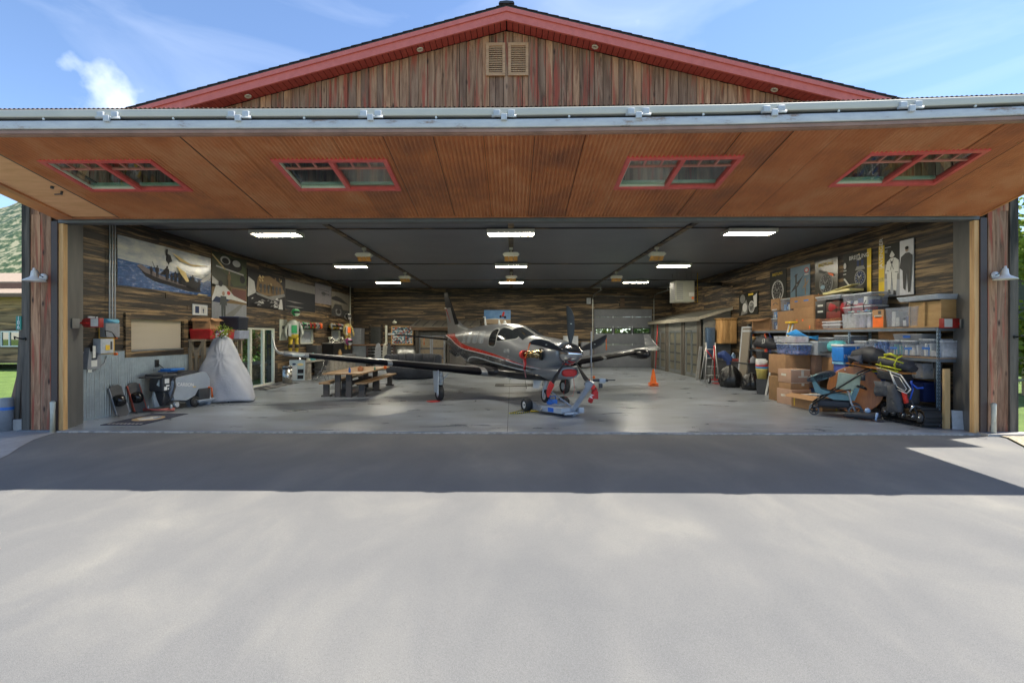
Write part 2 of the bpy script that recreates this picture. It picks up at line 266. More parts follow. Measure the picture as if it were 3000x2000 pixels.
# ---------------- mesh building ----------------
_base = {}
class MB:
    def __init__(s): s.bm = bmesh.new(); s.r = s.bm.verts.layers.float.new('rnd')
    def f(s, pts, m=0, rnd=0.0, smooth=False):
        vs = [s.bm.verts.new(p) for p in pts]
        for v in vs: v[s.r] = rnd
        try: fc = s.bm.faces.new(vs); fc.material_index = m; fc.smooth = smooth; return fc
        except ValueError: return None
    def box(s, lo, hi, m=0, rnd=0.0, mat=None, bev=0.0):
        a, b = [min(lo[i], hi[i]) for i in range(3)], [max(lo[i], hi[i]) for i in range(3)]
        co = [(x, y, z) for x in (a[0], b[0]) for y in (a[1], b[1]) for z in (a[2], b[2])]
        tmp = bmesh.new(); vs = [tmp.verts.new(c) for c in co]
        for q in ((0, 1, 3, 2), (4, 6, 7, 5), (0, 4, 5, 1), (2, 3, 7, 6), (0, 2, 6, 4), (1, 5, 7, 3)): tmp.faces.new([vs[i] for i in q])
        if bev: bmesh.ops.bevel(tmp, geom=list(tmp.edges), offset=bev, segments=2, affect='EDGES', profile=0.6)
        if mat: bmesh.ops.transform(tmp, matrix=mat, verts=tmp.verts)
        s.merge(tmp, m, rnd, bool(bev)); return s
    def merge(s, tmp, m=0, rnd=0.0, smooth=False):
        mp_ = {}
        for v in tmp.verts: nv = s.bm.verts.new(v.co); nv[s.r] = rnd; mp_[v] = nv
        for fc in tmp.faces:
            nf = s.bm.faces.new([mp_[v] for v in fc.verts]); nf.material_index = m; nf.smooth = smooth
        tmp.free()
    def tube(s, pts, rad, m=0, n=8, cap=True, smooth=True, rnd=0.0):
        pts = [Vector(p) for p in pts]; rs = rad if isinstance(rad, (list, tuple)) else [rad] * len(pts)
        rings = []; ref = None
        for i, p in enumerate(pts):
            d = (pts[min(i + 1, len(pts) - 1)] - pts[max(i - 1, 0)])
            if d.length < 1e-9: d = Vector((0, 0, 1))
            d.normalize()
            if ref is None: ref = Vector((0, 0, 1)) if abs(d.z) < 0.9 else Vector((1, 0, 0))
            u = d.cross(ref); 
            if u.length < 1e-6: u = d.cross(Vector((0, 1, 0)))
            u.normalize(); w = d.cross(u); ref = w.cross(d) * 1.0
            ref = u.cross(d) if False else ref
            rr = rs[i]; ra, rb = rr if isinstance(rr, tuple) else (rr, rr)
            ring = []
            for k in range(n):
                a = 2 * math.pi * k / n; v = s.bm.verts.new(p + u * math.cos(a) * ra + w * math.sin(a) * rb); v[s.r] = rnd; ring.append(v)
            rings.append(ring)
        for a, b in zip(rings, rings[1:]):
            for k in range(n):
                fc = s.bm.faces.new((a[k], a[(k + 1) % n], b[(k + 1) % n], b[k])); fc.material_index = m; fc.smooth = smooth
        if cap:
            for rg in (rings[0][::-1], rings[-1]):
                fc = s.bm.faces.new(rg); fc.material_index = m
        return s
    def cyl(s, p0, p1, r0, r1=None, m=0, n=16, rnd=0.0): return s.tube([p0, p1], [r0, r0 if r1 is None else r1], m, n, rnd=rnd)
    def loft(s, rings, m=0, closed=True, caps=True, smooth=True, rnd=0.0, mfun=None):
        vr = []
        for rg in rings:
            vv = []
            for p in rg: v = s.bm.verts.new(p); v[s.r] = rnd; vv.append(v)
            vr.append(vv)
        n = len(vr[0])
        for i, (a, b) in enumerate(zip(vr, vr[1:])):
            for k in range(n if closed else n - 1):
                try:
                    fc = s.bm.faces.new((a[k], a[(k + 1) % n], b[(k + 1) % n], b[k])); fc.material_index = mfun(i, k) if mfun else m; fc.smooth = smooth
                except ValueError: pass
        if caps and closed:
            for rg in (vr[0][::-1], vr[-1]):
                fc = s.bm.faces.new(rg); fc.material_index = mfun(0 if rg is not vr[-1] else len(vr) - 2, 0) if mfun else m
        return s
    def lathe(s, prof, c=(0, 0, 0), m=0, n=20, axis='z', smooth=True, rnd=0.0, cap=True, mat=None):
        rings = []
        for r_, h in prof:
            rg = []
            for k in range(n):
                a = 2 * math.pi * k / n; x, y = r_ * math.cos(a), r_ * math.sin(a)
                p = {'z': (x, y, h), 'x': (h, x, y), 'y': (y, h, x)}[axis]
                v = Vector(p); v = (mat @ v) if mat else v + Vector(c); rg.append(v)
            rings.append(rg)
        return s.loft(rings, m, True, cap, smooth, rnd)
    def prism(s, poly, d, m=0, rnd=0.0, fr=None):
        """poly: list of 3-D points in a plane, d: extrusion vector"""
        d = Vector(d); a = [Vector(p) for p in poly]; b = [p + d for p in a]
        va = [s.bm.verts.new(p) for p in a]; vb = [s.bm.verts.new(p) for p in b]
        for v in va + vb: v[s.r] = rnd
        fs = [va[::-1], vb] + [[va[i], va[(i + 1) % len(a)], vb[(i + 1) % len(a)], vb[i]] for i in range(len(a))]
        for q in fs:
            try: s.bm.faces.new(q).material_index = m
            except ValueError: pass
        return s
    def ball(s, c, r, m=0, n=14, k=8, rnd=0.0, sc=(1, 1, 1)):
        rings = []
        for i in range(k + 1):
            t_ = math.pi * i / k; rr = max(1e-4, math.sin(t_)) * r
            rings.append([Vector(c) + Vector((rr * math.cos(2 * math.pi * j / n) * sc[0], rr * math.sin(2 * math.pi * j / n) * sc[1], -math.cos(t_) * r * sc[2])) for j in range(n)])
        return s.loft(rings, m, rnd=rnd)
    def build(s, name, mats, parent=None, label=None, cat=None, group=None, kind=None, tf=None, recalc=True, weld=False):
        if not isinstance(mats, (list, tuple)): mats = [mats]
        if weld: bmesh.ops.remove_doubles(s.bm, verts=s.bm.verts, dist=0.0005)
        if recalc: bmesh.ops.recalc_face_normals(s.bm, faces=s.bm.faces)
        if tf is not None: bmesh.ops.transform(s.bm, matrix=tf, verts=s.bm.verts)
        # everything is modelled in the coordinates of the place; move the origin to the thing's base
        if parent is not None:
            off = _base[parent.name]
        else:
            vs = s.bm.verts; xs = [v.co.x for v in vs]; ys = [v.co.y for v in vs]; zs = [v.co.z for v in vs]
            off = Vector(((min(xs) + max(xs)) / 2, (min(ys) + max(ys)) / 2, min(zs))) if kind != 'structure' else Vector((0, 0, 0))
        if parent is None or off.length > 0: bmesh.ops.translate(s.bm, vec=-off, verts=s.bm.verts)
        me = bpy.data.meshes.new(name); s.bm.to_mesh(me); s.bm.free()
        for m in mats: me.materials.append(m)
        o = bpy.data.objects.new(name, me); C.objects.link(o)
        if parent is not None: o.parent = parent; _base[o.name] = off
        else: o.location = off; _base[o.name] = off
        if label: o['label'] = label
        if label and not kind: o['kind'] = 'thing'
        if cat: o['category'] = cat
        if group: o['group'] = group
        if kind: o['kind'] = kind
        return o
def thing(name, label, cat, loc=(0, 0, 0), group=None):
    o = bpy.data.objects.new(name, None); C.objects.link(o); o.location = loc; o['label'] = label; o['category'] = cat; o['kind'] = 'thing'
    o.empty_display_size = 0.2
    if group: o['group'] = group
    _base[o.name] = Vector(loc); return o
def copy_thing(root, dx, label=None):
    """copy of a thing with its parts and sub-parts, moved by dx"""
    def cp(o, par):
        c = o.copy(); C.objects.link(c); c.parent = par
        for ch in list(o.children): cp(ch, c)
        return c
    r = cp(root, None); r.location = root.location + Vector(dx)
    if label: r['label'] = label
    return r
def text(s_, size, m, parent, pos, xd, yd, name='lettering', ext=0.001, align='CENTER', **kw):
    cu = bpy.data.curves.new('t', 'FONT'); cu.body = s_; cu.size = size; cu.extrude = ext; cu.align_x = align; cu.align_y = 'CENTER'
    if kw.get('shear'): cu.shear = kw['shear']
    o = bpy.data.objects.new('t', cu); C.objects.link(o); bpy.context.view_layer.update()
    dg = bpy.context.evaluated_depsgraph_get(); me = bpy.data.meshes.new_from_object(o.evaluated_get(dg)); bpy.data.objects.remove(o); bpy.data.curves.remove(cu)
    xd = Vector(xd).normalized(); yd = Vector(yd).normalized(); zd = xd.cross(yd)
    mt = Matrix((xd, yd, zd)).transposed().to_4x4(); mt.translation = Vector(pos) - _base[parent.name]
    me.transform(mt); me.materials.clear(); me.materials.append(m); me.name = name
    ob = bpy.data.objects.new(name, me); C.objects.link(ob); ob.parent = parent; _base[ob.name] = _base[parent.name]; return ob
def pick(a, b): return a + (b - a) * random.random()
# ================= GROUND =================
def sheet(name, poly, z, m, kind='structure'):
    mb = MB(); mb.f([(x, y, z) for x, y in poly]); return mb.build(name, m, kind=kind)
sheet('lawn', [(-900, -200), (900, -200), (900, 900), (-900, 900)], -0.09, GRASS)
sheet('asphalt_driveway', [(-40, -14), (30, -14), (24, 2), (12.5, 5.2), (9.6, 7.6), (8.73, 8.35), (9.3, 9.3), (9.32, 9.64), (-9.95, 9.64), (-9.95, 6.0), (-40, 5.5)], -0.03, ASPH)
CONC2 = mapmat('weathered_concrete_path', [(0.3, (0.27, 0.25, 0.23)), (0.7, (0.4, 0.385, 0.36))], 4, bmp=0.2)
GRAVEL = mapmat('tan_gravel', [(0.35, (0.16, 0.12, 0.07)), (0.5, (0.38, 0.31, 0.2)), (0.65, (0.6, 0.52, 0.38))], 22, detail=9, bmp=1.0)
sheet('concrete_path', [(-9.1, 9.635), (-8.88, 8.89), (-8.5, 8.25), (-8.15, 7.74), (-7.85, 7.1), (-9, 6.2), (-30, 6.2), (-30, 11.5), (-9.98, 11.5), (-9.98, 9.635)], -0.022, CONC2)
gm = MB()
gp = [(8.75, 8.34), (9.34, 9.3), (9.36, 9.66), (10.0, 9.66), (10.35, 9.5), (10.3, 8.7), (10.9, 7.6), (12.8, 5.6), (12.5, 5.2), (9.6, 7.6)]
gm.f([(x, y, -0.012) for x, y in gp]); gm.build('gravel', GRAVEL, kind='stuff', label='tan gravel strip at the right corner of the hangar', cat='gravel')
mb = MB(); mb.box((-9.95, 9.62, -0.2), (9.95, 29.6, 0.0)); floor = mb.build('hangar_floor', CONC, kind='structure')
mb = MB()
JT = M('floor_joint', (0.03, 0.03, 0.03), 0.9)
mb.box((-0.096, 9.63, 0.0), (-0.088, 29.0, 0.002)); mb.box((-9.4, 19.4, 0), (9.4, 19.408, 0.002)); mb.build('floor_joints', JT, kind='structure')
mb = MB(); random.seed(4)
x = -9.1
while x < 9.9:
    w = pick(0.1, 0.7); mb.box((x, 9.56 + pick(0, 0.03), -0.05), (x + w, 9.6195, -0.004 + pick(-0.01, 0)), rnd=0); x += w
mb.build('slab_edge', mapmat('chipped_slab_edge', [(0.4, (0.25, 0.24, 0.22)), (0.6, (0.48, 0.46, 0.42))], 9), kind='structure')
mb = MB(); mb.box((9.1, 9.45, -0.1), (10.15, 9.7, 0.02)); mb.build('concrete_footing', CONC2, kind='structure')

# ================= HANGAR =================
hangar = thing('hangar', 'wide barn-board hangar with red gable trim and its rusty bifold door open', 'hangar', (0, 9.7, 0))
AX = -0.105; RS = 0.2523; ZA = 8.21   # ridge x, roof slope, top of fascia at the ridge
def roofz(x): return ZA - (0.262 if x < AX else 0.249) * abs(x - AX)
def vboards(mb, x0, x1, zlo, zhi, y, w0=0.1, w1=0.22, m=0):
    x = x0
    while x < x1 - 1e-4:
        w = min(pick(w0, w1), x1 - x)
        if x1 - x - w < 0.05: w = x1 - x
        d = pick(0, 0.022); a, b = x + 0.005, x + w - 0.005
        za, zb = zhi(a) if callable(zhi) else zhi, zhi(b) if callable(zhi) else zhi
        mb.prism([(a, y - d, zlo), (b, y - d, zlo), (b, y - d, zb), (a, y - d, za)], (0, 0.03, 0), m, rnd=random.random())
        x += w
def wallcells(axis, lo, hi, u0, u1, z0, z1, holes, mb, m=0):
    """solid wall with rectangular openings; axis 0: runs along x, 1: along y"""
    us = sorted({u0, u1, *[h[0] for h in holes], *[h[1] for h in holes]}); zs = sorted({z0, z1, *[h[2] for h in holes], *[h[3] for h in holes]})
    for a, b in zip(us, us[1:]):
        for c, d in zip(zs, zs[1:]):
            if any(h[0] <= (a + b) / 2 <= h[1] and h[2] <= (c + d) / 2 <= h[3] for h in holes): continue
            if axis == 0: mb.box((a, lo, c), (b, hi, d), m)
            else: mb.box((lo, a, c), (hi, b, d), m)
random.seed(11)
mb = MB()
vboards(mb, -9.74, -9.32, -0.01, 4.35, 9.7, 0.17, 0.24); vboards(mb, 9.33, 9.74, -0.01, 4.35, 9.7, 0.17, 0.24)
vboards(mb, -9.74, 9.74, 4.35, lambda x: roofz(x) - 0.24, 9.7, 0.09, 0.2)
mb.build('board_wall', BARN, hangar)
for sx in (-1, 1):
    mb = MB(); mb.box((sx * 9.74, 9.665, -0.01), (sx * 9.9, 9.72, 5.6), 0, rnd=0.3); mb.build('corner_board', GREYW, hangar)
mb = MB()   # body of the front wall behind the boards
wallcells(0, 9.735, 9.86, -9.9, 9.9, -0.01, 5.6, [(-9.3, 9.3, -0.01, 4.2)], mb)
mb.prism([(-9.9, 9.735, 5.6), (9.9, 9.735, 5.6), (AX, 9.735, 8.0)], (0, 0.12, 0))
LH = [(11.98, 13.95, 1.5, 2.32), (16.75, 19.45, 0, 2.2), (21.8, 23.2, 1.52, 2.2), (25.6, 26.9, 1.6, 2.2)]
wallcells(1, -9.9, -9.585, 9.86, 29.6, -0.01, 5.6, LH, mb); wallcells(1, 9.585, 9.9, 9.86, 29.6, -0.01, 5.6, [], mb)
wallcells(0, 29.22, 29.6, -9.585, 9.585, -0.01, 5.6, [(4.92, 8.38, 0, 3.5)], mb)
mb.build('wall_frame', M('dark_wall_core', (0.02, 0.018, 0.016), 0.9), hangar)
# outside cladding of the long sides
mb = MB()
for sx in (-1, 1):
    y = 9.73
    while y < 29.6:
        w = pick(0.3, 0.5); 
        if not (sx < 0 and any(h[0] - 0.3 < y < h[1] for h in LH)): mb.box((sx * 9.903, y, 0), (sx * (9.93 + pick(0, .01)), min(29.6, y + w - .005), 5.6), rnd=random.random())
        y += w
mb.build('side_cladding', BARN, hangar)
# roof, shingles, fascia, soffit
mb = MB()
for sx in (-1, 1):
    e = sx * 10.9
    mb.prism([(AX, 9.36, ZA), (e, 9.36, roofz(e)), (e, 9.36, roofz(e) + 0.05), (AX, 9.36, ZA + 0.05)], (0, 20.4, 0))
    x = AX   # courses of shingles stepping down the slope
    while abs(x) < 10.9:
        x2 = x + sx * 0.2; z1, z2 = roofz(x) + 0.055, roofz(x2) + 0.055
        mb.prism([(x, 9.33, z1), (x2, 9.33, z2 + 0.012), (x2, 9.33, z2), (x, 9.33, z1 - 0.004)], (0, 20.45, 0)); x = x2
roof = mb.build('roof', mapmat('dark_shingle', [(0.3, (0.03, 0.03, 0.035)), (0.7, (0.08, 0.08, 0.09))], 14, rough=0.9), hangar)
mb = MB(); mb.prism([(AX - .15, 9.3, ZA + 0.05), (AX + .15, 9.3, ZA + 0.05), (AX + .13, 9.3, ZA + 0.085), (AX, 9.3, ZA + 0.1), (AX - .13, 9.3, ZA + 0.085)], (0, 20.5, 0)); mb.build('ridge_cap', K['dark'], roof)
mb = MB()
for sx in (-1, 1):
    e = sx * 10.9
    mb.prism([(AX, 9.35, ZA - 0.235), (e, 9.35, roofz(e) - 0.235), (e, 9.35, roofz(e)), (AX, 9.35, ZA)], (0, 0.04, 0))
    mb.prism([(AX, 9.32, ZA - 0.085), (e, 9.32, roofz(e) - 0.085), (e, 9.32, roofz(e)-.002), (AX, 9.32, ZA-.002)], (0, 0.029, 0))
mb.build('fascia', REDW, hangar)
mb = MB()
for sx in (-1, 1):
    x = AX
    while abs(x) < 10.2:
        x2 = x + sx * 0.115; xa = x + sx * .012
        mb.prism([(xa, 9.39, roofz(xa) - 0.225), (x2, 9.39, roofz(x2) - 0.225), (x2, 9.39, roofz(x2) - 0.2), (xa, 9.39, roofz(xa) - 0.2)], (0, 0.3, 0), rnd=random.random()); x = x2
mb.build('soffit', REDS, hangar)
for px, py in ((1229, 137), (1743, 133), (718, 265), (2264, 255)):
    x = (px - 1500) / FN * 9.52; z = roofz(x) - 0.235
    mb = MB(); a = math.atan(RS) * (1 if x < AX else -1)
    rot = Matrix.Translation((x, 9.545, z)) @ Matrix.Rotation(-a, 4, 'Y')
    mb.lathe([(0.03, 0.004), (0.035, 0.002), (0.05, -0.012), (0.062, -0.012), (0.066, 0.006)], n=20, mat=rot, m=0)
    mb.lathe([(0.001, 0.004), (0.04, 0.004), (0.04, 0.006), (0.001, 0.006)], n=16, mat=rot, m=1); mb.build('downlight', [K['cream'], K['white']], hangar)
for x0, x1 in ((-0.515, -0.135), (-0.075, 0.325)):
    z0, z1, y = 7.06, 7.71, 9.645
    mb = MB()
    for a, b, c, d in ((x0, x0 + .055, z0, z1), (x1 - .055, x1, z0, z1), (x0 + .056, x1 - .056, z0, z0 + .06), (x0 + .056, x1 - .056, z1 - .06, z1)): mb.box((a, y, c), (b, y + .04, d), 0, rnd=.9)
    v = mb.build('louver_vent', mapmat('vent_wood', [(0.3, (0.36, 0.2, 0.1)), (0.7, (0.56, 0.34, 0.18))], 5, (.6, 6, 6)), hangar)
    mb = MB(); z = z0 + .08
    while z < z1 - .07:
        mb.prism([(x0 + .057, y + .005, z), (x0 + .057, y + .03, z + .03), (x0 + .057, y + .03, z + .042), (x0 + .057, y + .005, z + .014)], (x1 - x0 - .114, 0, 0), rnd=pick(.6, 1)); z += .043
    mb.build('louver', bpy.data.materials['vent_wood'], v)
# jambs
for sx in (-1, 1): mb = MB(); mb.box((sx * 9.045, 9.66, 0), (sx * 9.135, 9.76, 4.16), 0); mb.build('opening_trim', LUMB, hangar)
for sx in (-1, 1): mb = MB(); mb.box((sx * 9.137, 9.63, 0), (sx * 9.262, 9.74, 4.2), 0); mb.build('door_guide', K['dkbrown'], hangar)
JP = mapmat('dull_steel_sheet', [(0.35, (0.1, 0.1, 0.1)), (0.7, (0.17, 0.165, 0.15))], 1.6, (2, 2, .5), rough=0.38)
for sx in (-1, 1):
    mb = MB()
    mb.prism([(sx * 9.06, 9.762, 0), (sx * 9.35, 10.46, 0), (sx * 9.35, 10.46, 4.76), (sx * 9.06, 9.762, 4.76)], (sx * 0.03, 0, 0), 0)
    mb.box((sx * 9.36, 10.42, 0), (sx * 9.58, 10.46, 4.76), 0)
    mb.box((sx * 9.136, 9.742, 0), (sx * 9.32, 9.76, 4.2), 0); mb.build('jamb_panel', JP, hangar)
mb = MB(); mb.box((-9.13, 9.64, 4.17), (9.13, 9.86, 4.3)); mb.build('header_beam', M('grey_steel_beam', (0.1, 0.105, 0.11), 0.5), hangar)
mb = MB(); mb.box((-9.585, 9.86, 4.765), (9.585, 29.22, 4.83)); 
ceiling = mb.build('ceiling', mapmat('dark_ceiling_panels', [(0.3, (0.105, 0.12, 0.145)), (0.7, (0.135, 0.152, 0.18))], 0.8, rough=0.36), hangar)
mb = MB(); BE = [Vector((x, 0, 0)) for x in (-4.77, -0.03, 4.62)]
for b in BE: mb.box((b.x - .075, 9.9, 4.725), (b.x + .075, 29.2, 4.764), 0, rnd=.6)
for y in (12.95, 19.3, 25.0): mb.box((-9.56, y - .035, 4.74), (9.56, y + .035, 4.7645), 0, rnd=.4)
mb.build('ceiling_batten', CHARX, ceiling)
# charred interior boards
def hboards(mb, side, u0, u1, z0, z1, holes):
    z = z0
    while z < z1:
        h = min(pick(0.12, 0.165), z1 - z); u = u0 - pick(0, 1.5)
        while u < u1:
            ln = pick(2.5, 6.0); a, b = max(u, u0), min(u + ln, u1); u += ln
            if b - a < 0.02: continue
            segs = [(a, b)]
            for h0, h1, hz0, hz1 in holes:
                if z + h > hz0 + .02 and z < hz1 - .02:
                    ns = []
                    for p, q in segs:
                        if q <= h0 or p >= h1: ns.append((p, q))
                        else:
                            if p < h0: ns.append((p, h0))
                            if q > h1: ns.append((h1, q))
                    segs = ns
            rn = random.random(); d = pick(0.02, 0.034)
            for p, q in segs:
                if side == 'L': mb.box((-9.583, p, z + .003), (-9.583 + d, q - .004, z + h - .003), rnd=rn)
                elif side == 'R': mb.box((9.583, p, z + .003), (9.583 - d, q - .004, z + h - .003), rnd=rn)
                else: mb.box((p, 29.218, z + .003), (q - .004, 29.218 - d, z + h - .003), rnd=rn)
        z += h
random.seed(5)
mb = MB(); hboards(mb, 'L', 10.46, 29.2, 0, 4.76, [(10.4, 16.6, -1, 1.5)] + LH); mb.build('left_inner_wall', CHARY, hangar)
mb = MB(); hboards(mb, 'R', 10.46, 29.2, 0, 4.76, []); mb.build('right_inner_wall', CHARY, hangar)
mb = MB(); hboards(mb, 'B', -9.54, 9.54, 0, 4.76, [(4.92, 8.38, 0, 3.5)]); mb.build('back_inner_wall', CHARX, hangar)
# corrugated wainscot on the left
mb = MB(); pts = []; y = 10.47; 
def corr(mb, P, u0, u1, pitch, amp, v0, v1, m=0, rnd=0.0, q=6):
    n = int((u1 - u0) / pitch * q); pr = None
    for i in range(n + 1):
        u = u0 + (u1 - u0) * i / n; h = amp * math.cos(2 * math.pi * u / pitch)
        cur = (mb.bm.verts.new(P(u, v0, h)), mb.bm.verts.new(P(u, v1, h)))
        for v in cur: v[mb.r] = rnd
        if pr: fc = mb.bm.faces.new((pr[0], cur[0], cur[1], pr[1])); fc.material_index = m; fc.smooth = True
        pr = cur
corr(mb, lambda u, v, h: (-9.54 + h, u, v), 10.47, 16.6, 0.068, 0.016, 0.0, 1.52)
mb.box((-9.55, 10.47, 1.52), (-9.515, 16.6, 1.545)); mb.build('corrugated_wainscot', GALV, hangar, recalc=False)
# window with a blind in the left wall
mb = MB(); y0, y1, z0, z1 = 11.82, 14.12, 1.36, 2.47
for a, b, c, d in ((y0, y0 + .17, z0, z1), (y1 - .17, y1, z0, z1), (y0 + .171, y1 - .171, z0, z0 + .15), (y0 + .171, y1 - .171, z1 - .15, z1)): mb.box((-9.6, a, c), (-9.5, b, d), rnd=pick(.5, .9))
w = mb.build('inner_window', charmat('window_trim_wood', 1), hangar)
m, t, b = newmat('cellular_blind_cloth'); wv = N(t, 'ShaderNodeTexWave', Scale=14.0); wv.bands_direction = 'Z'; L(t, coords(t), wv.inputs['Vector'])
r = ramp(t, [(0.0, (0.5, 0.39, 0.27)), (1.0, (0.62, 0.5, 0.36))]); L(t, wv.outputs['Fac'], r.inputs['Fac']); L(t, r.outputs[0], b.inputs['Base Color']); b.inputs['Roughness'].default_value = .9
tr = N(t, 'ShaderNodeBsdfTranslucent'); L(t, r.outputs[0], tr.inputs[0]); ms = N(t, 'ShaderNodeMixShader'); ms.inputs[0].default_value = .45; L(t, b.outputs[0], ms.inputs[1]); L(t, tr.outputs[0], ms.inputs[2]); L(t, ms.outputs[0], t.nodes['Material Output'].inputs[0])
BLIND = m
mb = MB(); corr(mb, lambda u, v, h: (-9.6 + h, v, u), 1.5, 2.33, 0.03, 0.006, 11.98, 13.95, q=4); mb.build('window_blind', BLIND, w)
# sliding glass door
mb = MB(); y0, y1, z1 = 16.75, 19.45, 2.2
for a, b, c, d in ((y0, y0 + .06, 0.05, z1), (y1 - .07, y1, 0.05, z1), (y0, y1, z1 - .07, z1 - .001), (y0, y1, 0, 0.05), (17.62, 17.74, 0.05, z1 - .07), (18.55, 18.66, 0.05, z1 - .07)):
    mb.box((-9.66, a, c), (-9.56, b, d))
mb.box((-9.56, 17.68, .95), (-9.53, 17.71, 1.15))
sdoor = mb.build('sliding_door', K['cream'], hangar)
mb = MB(); mb.box((-9.62, y0 + .06, .05), (-9.612, y1 - .07, z1 - .07)); mb.build('door_glass', GLASSC, sdoor)
mb = MB()
for a, b, c, d in ((y0 - .18, y0, 0, z1 + .16), (y1, y1 + .2, 0, z1 + .16), (y0, y1, z1, z1 + .16)): mb.box((-9.58, a, c), (-9.535, b, d), rnd=.35)
mb.build('door_trim', CHARY, sdoor)
for (ya, yb, za, zb) in LH[2:]:
    mb = MB()
    for a, b, c, d in ((ya, ya + .08, za, zb), (yb - .08, yb, za, zb), (ya, yb, za, za + .06), (ya, yb, zb - .06, zb)): mb.box((-9.62, a, c), (-9.54, b, d))
    ww = mb.build('small_window', K['cream'], hangar)
    mb = MB(); y = ya + .08
    while y < yb - .1: mb.box((-9.64, y, za + .06), (-9.632, y + .09, zb - .06)); y += .11
    mb.build('window_blind', K['lgrey'], ww)
# sectional garage door in the back wall
GDM = mapmat('grey_garage_door', [(0.3, (0.13, 0.14, 0.16)), (0.7, (0.17, 0.18, 0.2))], 2)
mb = MB(); X0, X1, Y = 4.92, 8.38, 29.24
zs = [0, .68, 1.38, 2.02]; wins = [(X0 + .1 + i * 1.13, X0 + .1 + i * 1.13 + .95) for i in range(3)]
for a, b in zip(zs, zs[1:] + [None]):
    if b: mb.box((X0, Y, a + .004), (X1, Y + .05, b - .004), bev=.008)
wallcells(0, Y, Y + .05, X0, X1, 2.024, 2.416, [(a, b, 2.07, 2.33) for a, b in wins], mb)
mb.box((X0, Y, 2.424), (X1, Y + .05, 3.02), bev=.008); mb.box((X0, Y, 3.028), (X1, Y + .05, 3.49), bev=.008)
gd = mb.build('garage_door', GDM, hangar)
for a, b in wins:
    mb = MB(); wallcells(0, Y - .015, Y + .06, a - .05, b + .05, 2.03, 2.37, [(a, b, 2.075, 2.325)], mb); mb.build('window_frame', K['black'], gd)
    mb = MB(); mb.box((a, Y + .02, 2.075), (b, Y + .025, 2.325)); mb.build('window_pane', GLASSC, gd)
for x in (6.05, 7.2):
    for z in (.68, 1.38, 2.02, 2.42, 3.02): mb = MB(); mb.box((x - .02, Y - .02, z - .06), (x + .02, Y - .002, z + .06)); mb.box((x - .035, Y - .019, z - .012), (x + .035, Y - .003, z + .012)); mb.build('door_hinge', K['lgrey'], gd)
mb = MB()
for x in (X0 - .09, X1 + .09):
    mb.box((x - .03, Y - .06, 0), (x + .03, Y - .03, 4.1)); mb.tube([(x, Y - .06, 4.1), (x, Y - .25, 4.3), (x, Y - .7, 4.35), (x, Y - 3.0, 4.38)], .03, n=6)
    mb.box((x - .02, 26.6, 4.35), (x + .02, 26.64, 4.76)); mb.box((x - .5, 26.58, 4.5), (x + .02, 26.62, 4.53))
mb.tube([(X0 - .1, Y - .12, 4.25), (X1 + .1, Y - .12, 4.25)], .02, n=6)
mb.build('door_track', M('door_track_steel', (0.33, 0.33, 0.3), 0.4, metal=0.7), gd)
mb = MB(); mb.box((X0 - .02, Y - .035, 3.5), (X1 + .02, Y - .002, 3.56)); mb.box((6.45, Y - .09, 3.6), (6.72, Y - .04, 4.4)); mb.build('door_lintel', barnwood('lintel_wood', 0, [(0.3, (.1, .07, .05)), (0.7, (.22, .15, .1))]), gd)

# ================= BIFOLD DOOR (open) =================
TH = R(10.0); CT, ST = math.cos(TH), math.sin(TH); Y9, Z9, LP = 9.55, 4.235, 2.80
def DP(x, s, h=0.0): return Vector((x, Y9 - s * CT - h * ST, Z9 + s * ST - h * CT))
WINX = [(-7.36, -5.57), (-3.71, -1.92), (1.745, 3.52), (5.4, 7.2)]; WS0, WS1 = 1.15, 2.16
mb = MB(); pitch = 0.0667; x = -9.05; q = 6; step = pitch / q; si = 0; sw = 0.72; random.seed(21); rnd = random.random(); XR = 9.05
i = 0
while x < XR:
    x2 = x + step
    if int((x + 9.05) / sw) != si: si = int((x + 9.05) / sw); rnd = random.random(); x += .007; continue
    mid = (x + x2) / 2
    iv = [(0.03, LP)]
    for a, b in WINX:
        if a < mid < b: iv = [(0.03, WS0), (WS1, LP)]
    if mid < -7.75: iv = [] if mid < -8.7 else []
    h1, h2 = 0.02 * math.cos(2 * math.pi * x / pitch), 0.02 * math.cos(2 * math.pi * x2 / pitch)
    for a, b in iv:
        k = 3
        for j in range(k):
            sa, sb = a + (b - a) * j / k, a + (b - a) * (j + 1) / k
            mb.f([DP(x, sa, h1), DP(x2, sa, h2), DP(x2, sb, h2), DP(x, sb, h1)], 0, rnd, True)
    x = x2
for s in (0.1, 0.52, 1.02, 1.72, 2.3):
    x = -7.6
    while x < XR:
        if not any(a - .03 < x < b + .03 and WS0 - .03 < s < WS1 + .03 for a, b in WINX):
            p = DP(x, s, .014); mb.box((p.x - .008, p.y - .008, p.z - .006), (p.x + .008, p.y + .008, p.z + .003), 1)
        x += 0.43
bif = mb.build('bifold_door', [RUST, K['tan']], hangar, recalc=False, weld=True)
mb = MB()   # backing sheet with window openings
def doorbox(mb, x0, x1, s0, s1, h0, h1, m=0, rnd=0.0):
    mb.prism([DP(x0, s0, h0), DP(x1, s0, h0), DP(x1, s1, h0), DP(x0, s1, h0)], DP(0, 0, h1) - DP(0, 0, h0), m, rnd)
for a, b in ((-9.05, WINX[0][0]), *[(WINX[i][1], WINX[i + 1][0]) for i in range(3)], (WINX[3][1], 9.05)): doorbox(mb, a, b, 0.02, LP, -.04, -.02)
for a, b in WINX: doorbox(mb, a, b, .02, WS0, -.04, -.02); doorbox(mb, a, b, WS1, LP, -.04, -.02)
mb.build('backing_sheet', K['black'], bif)
mb = MB()
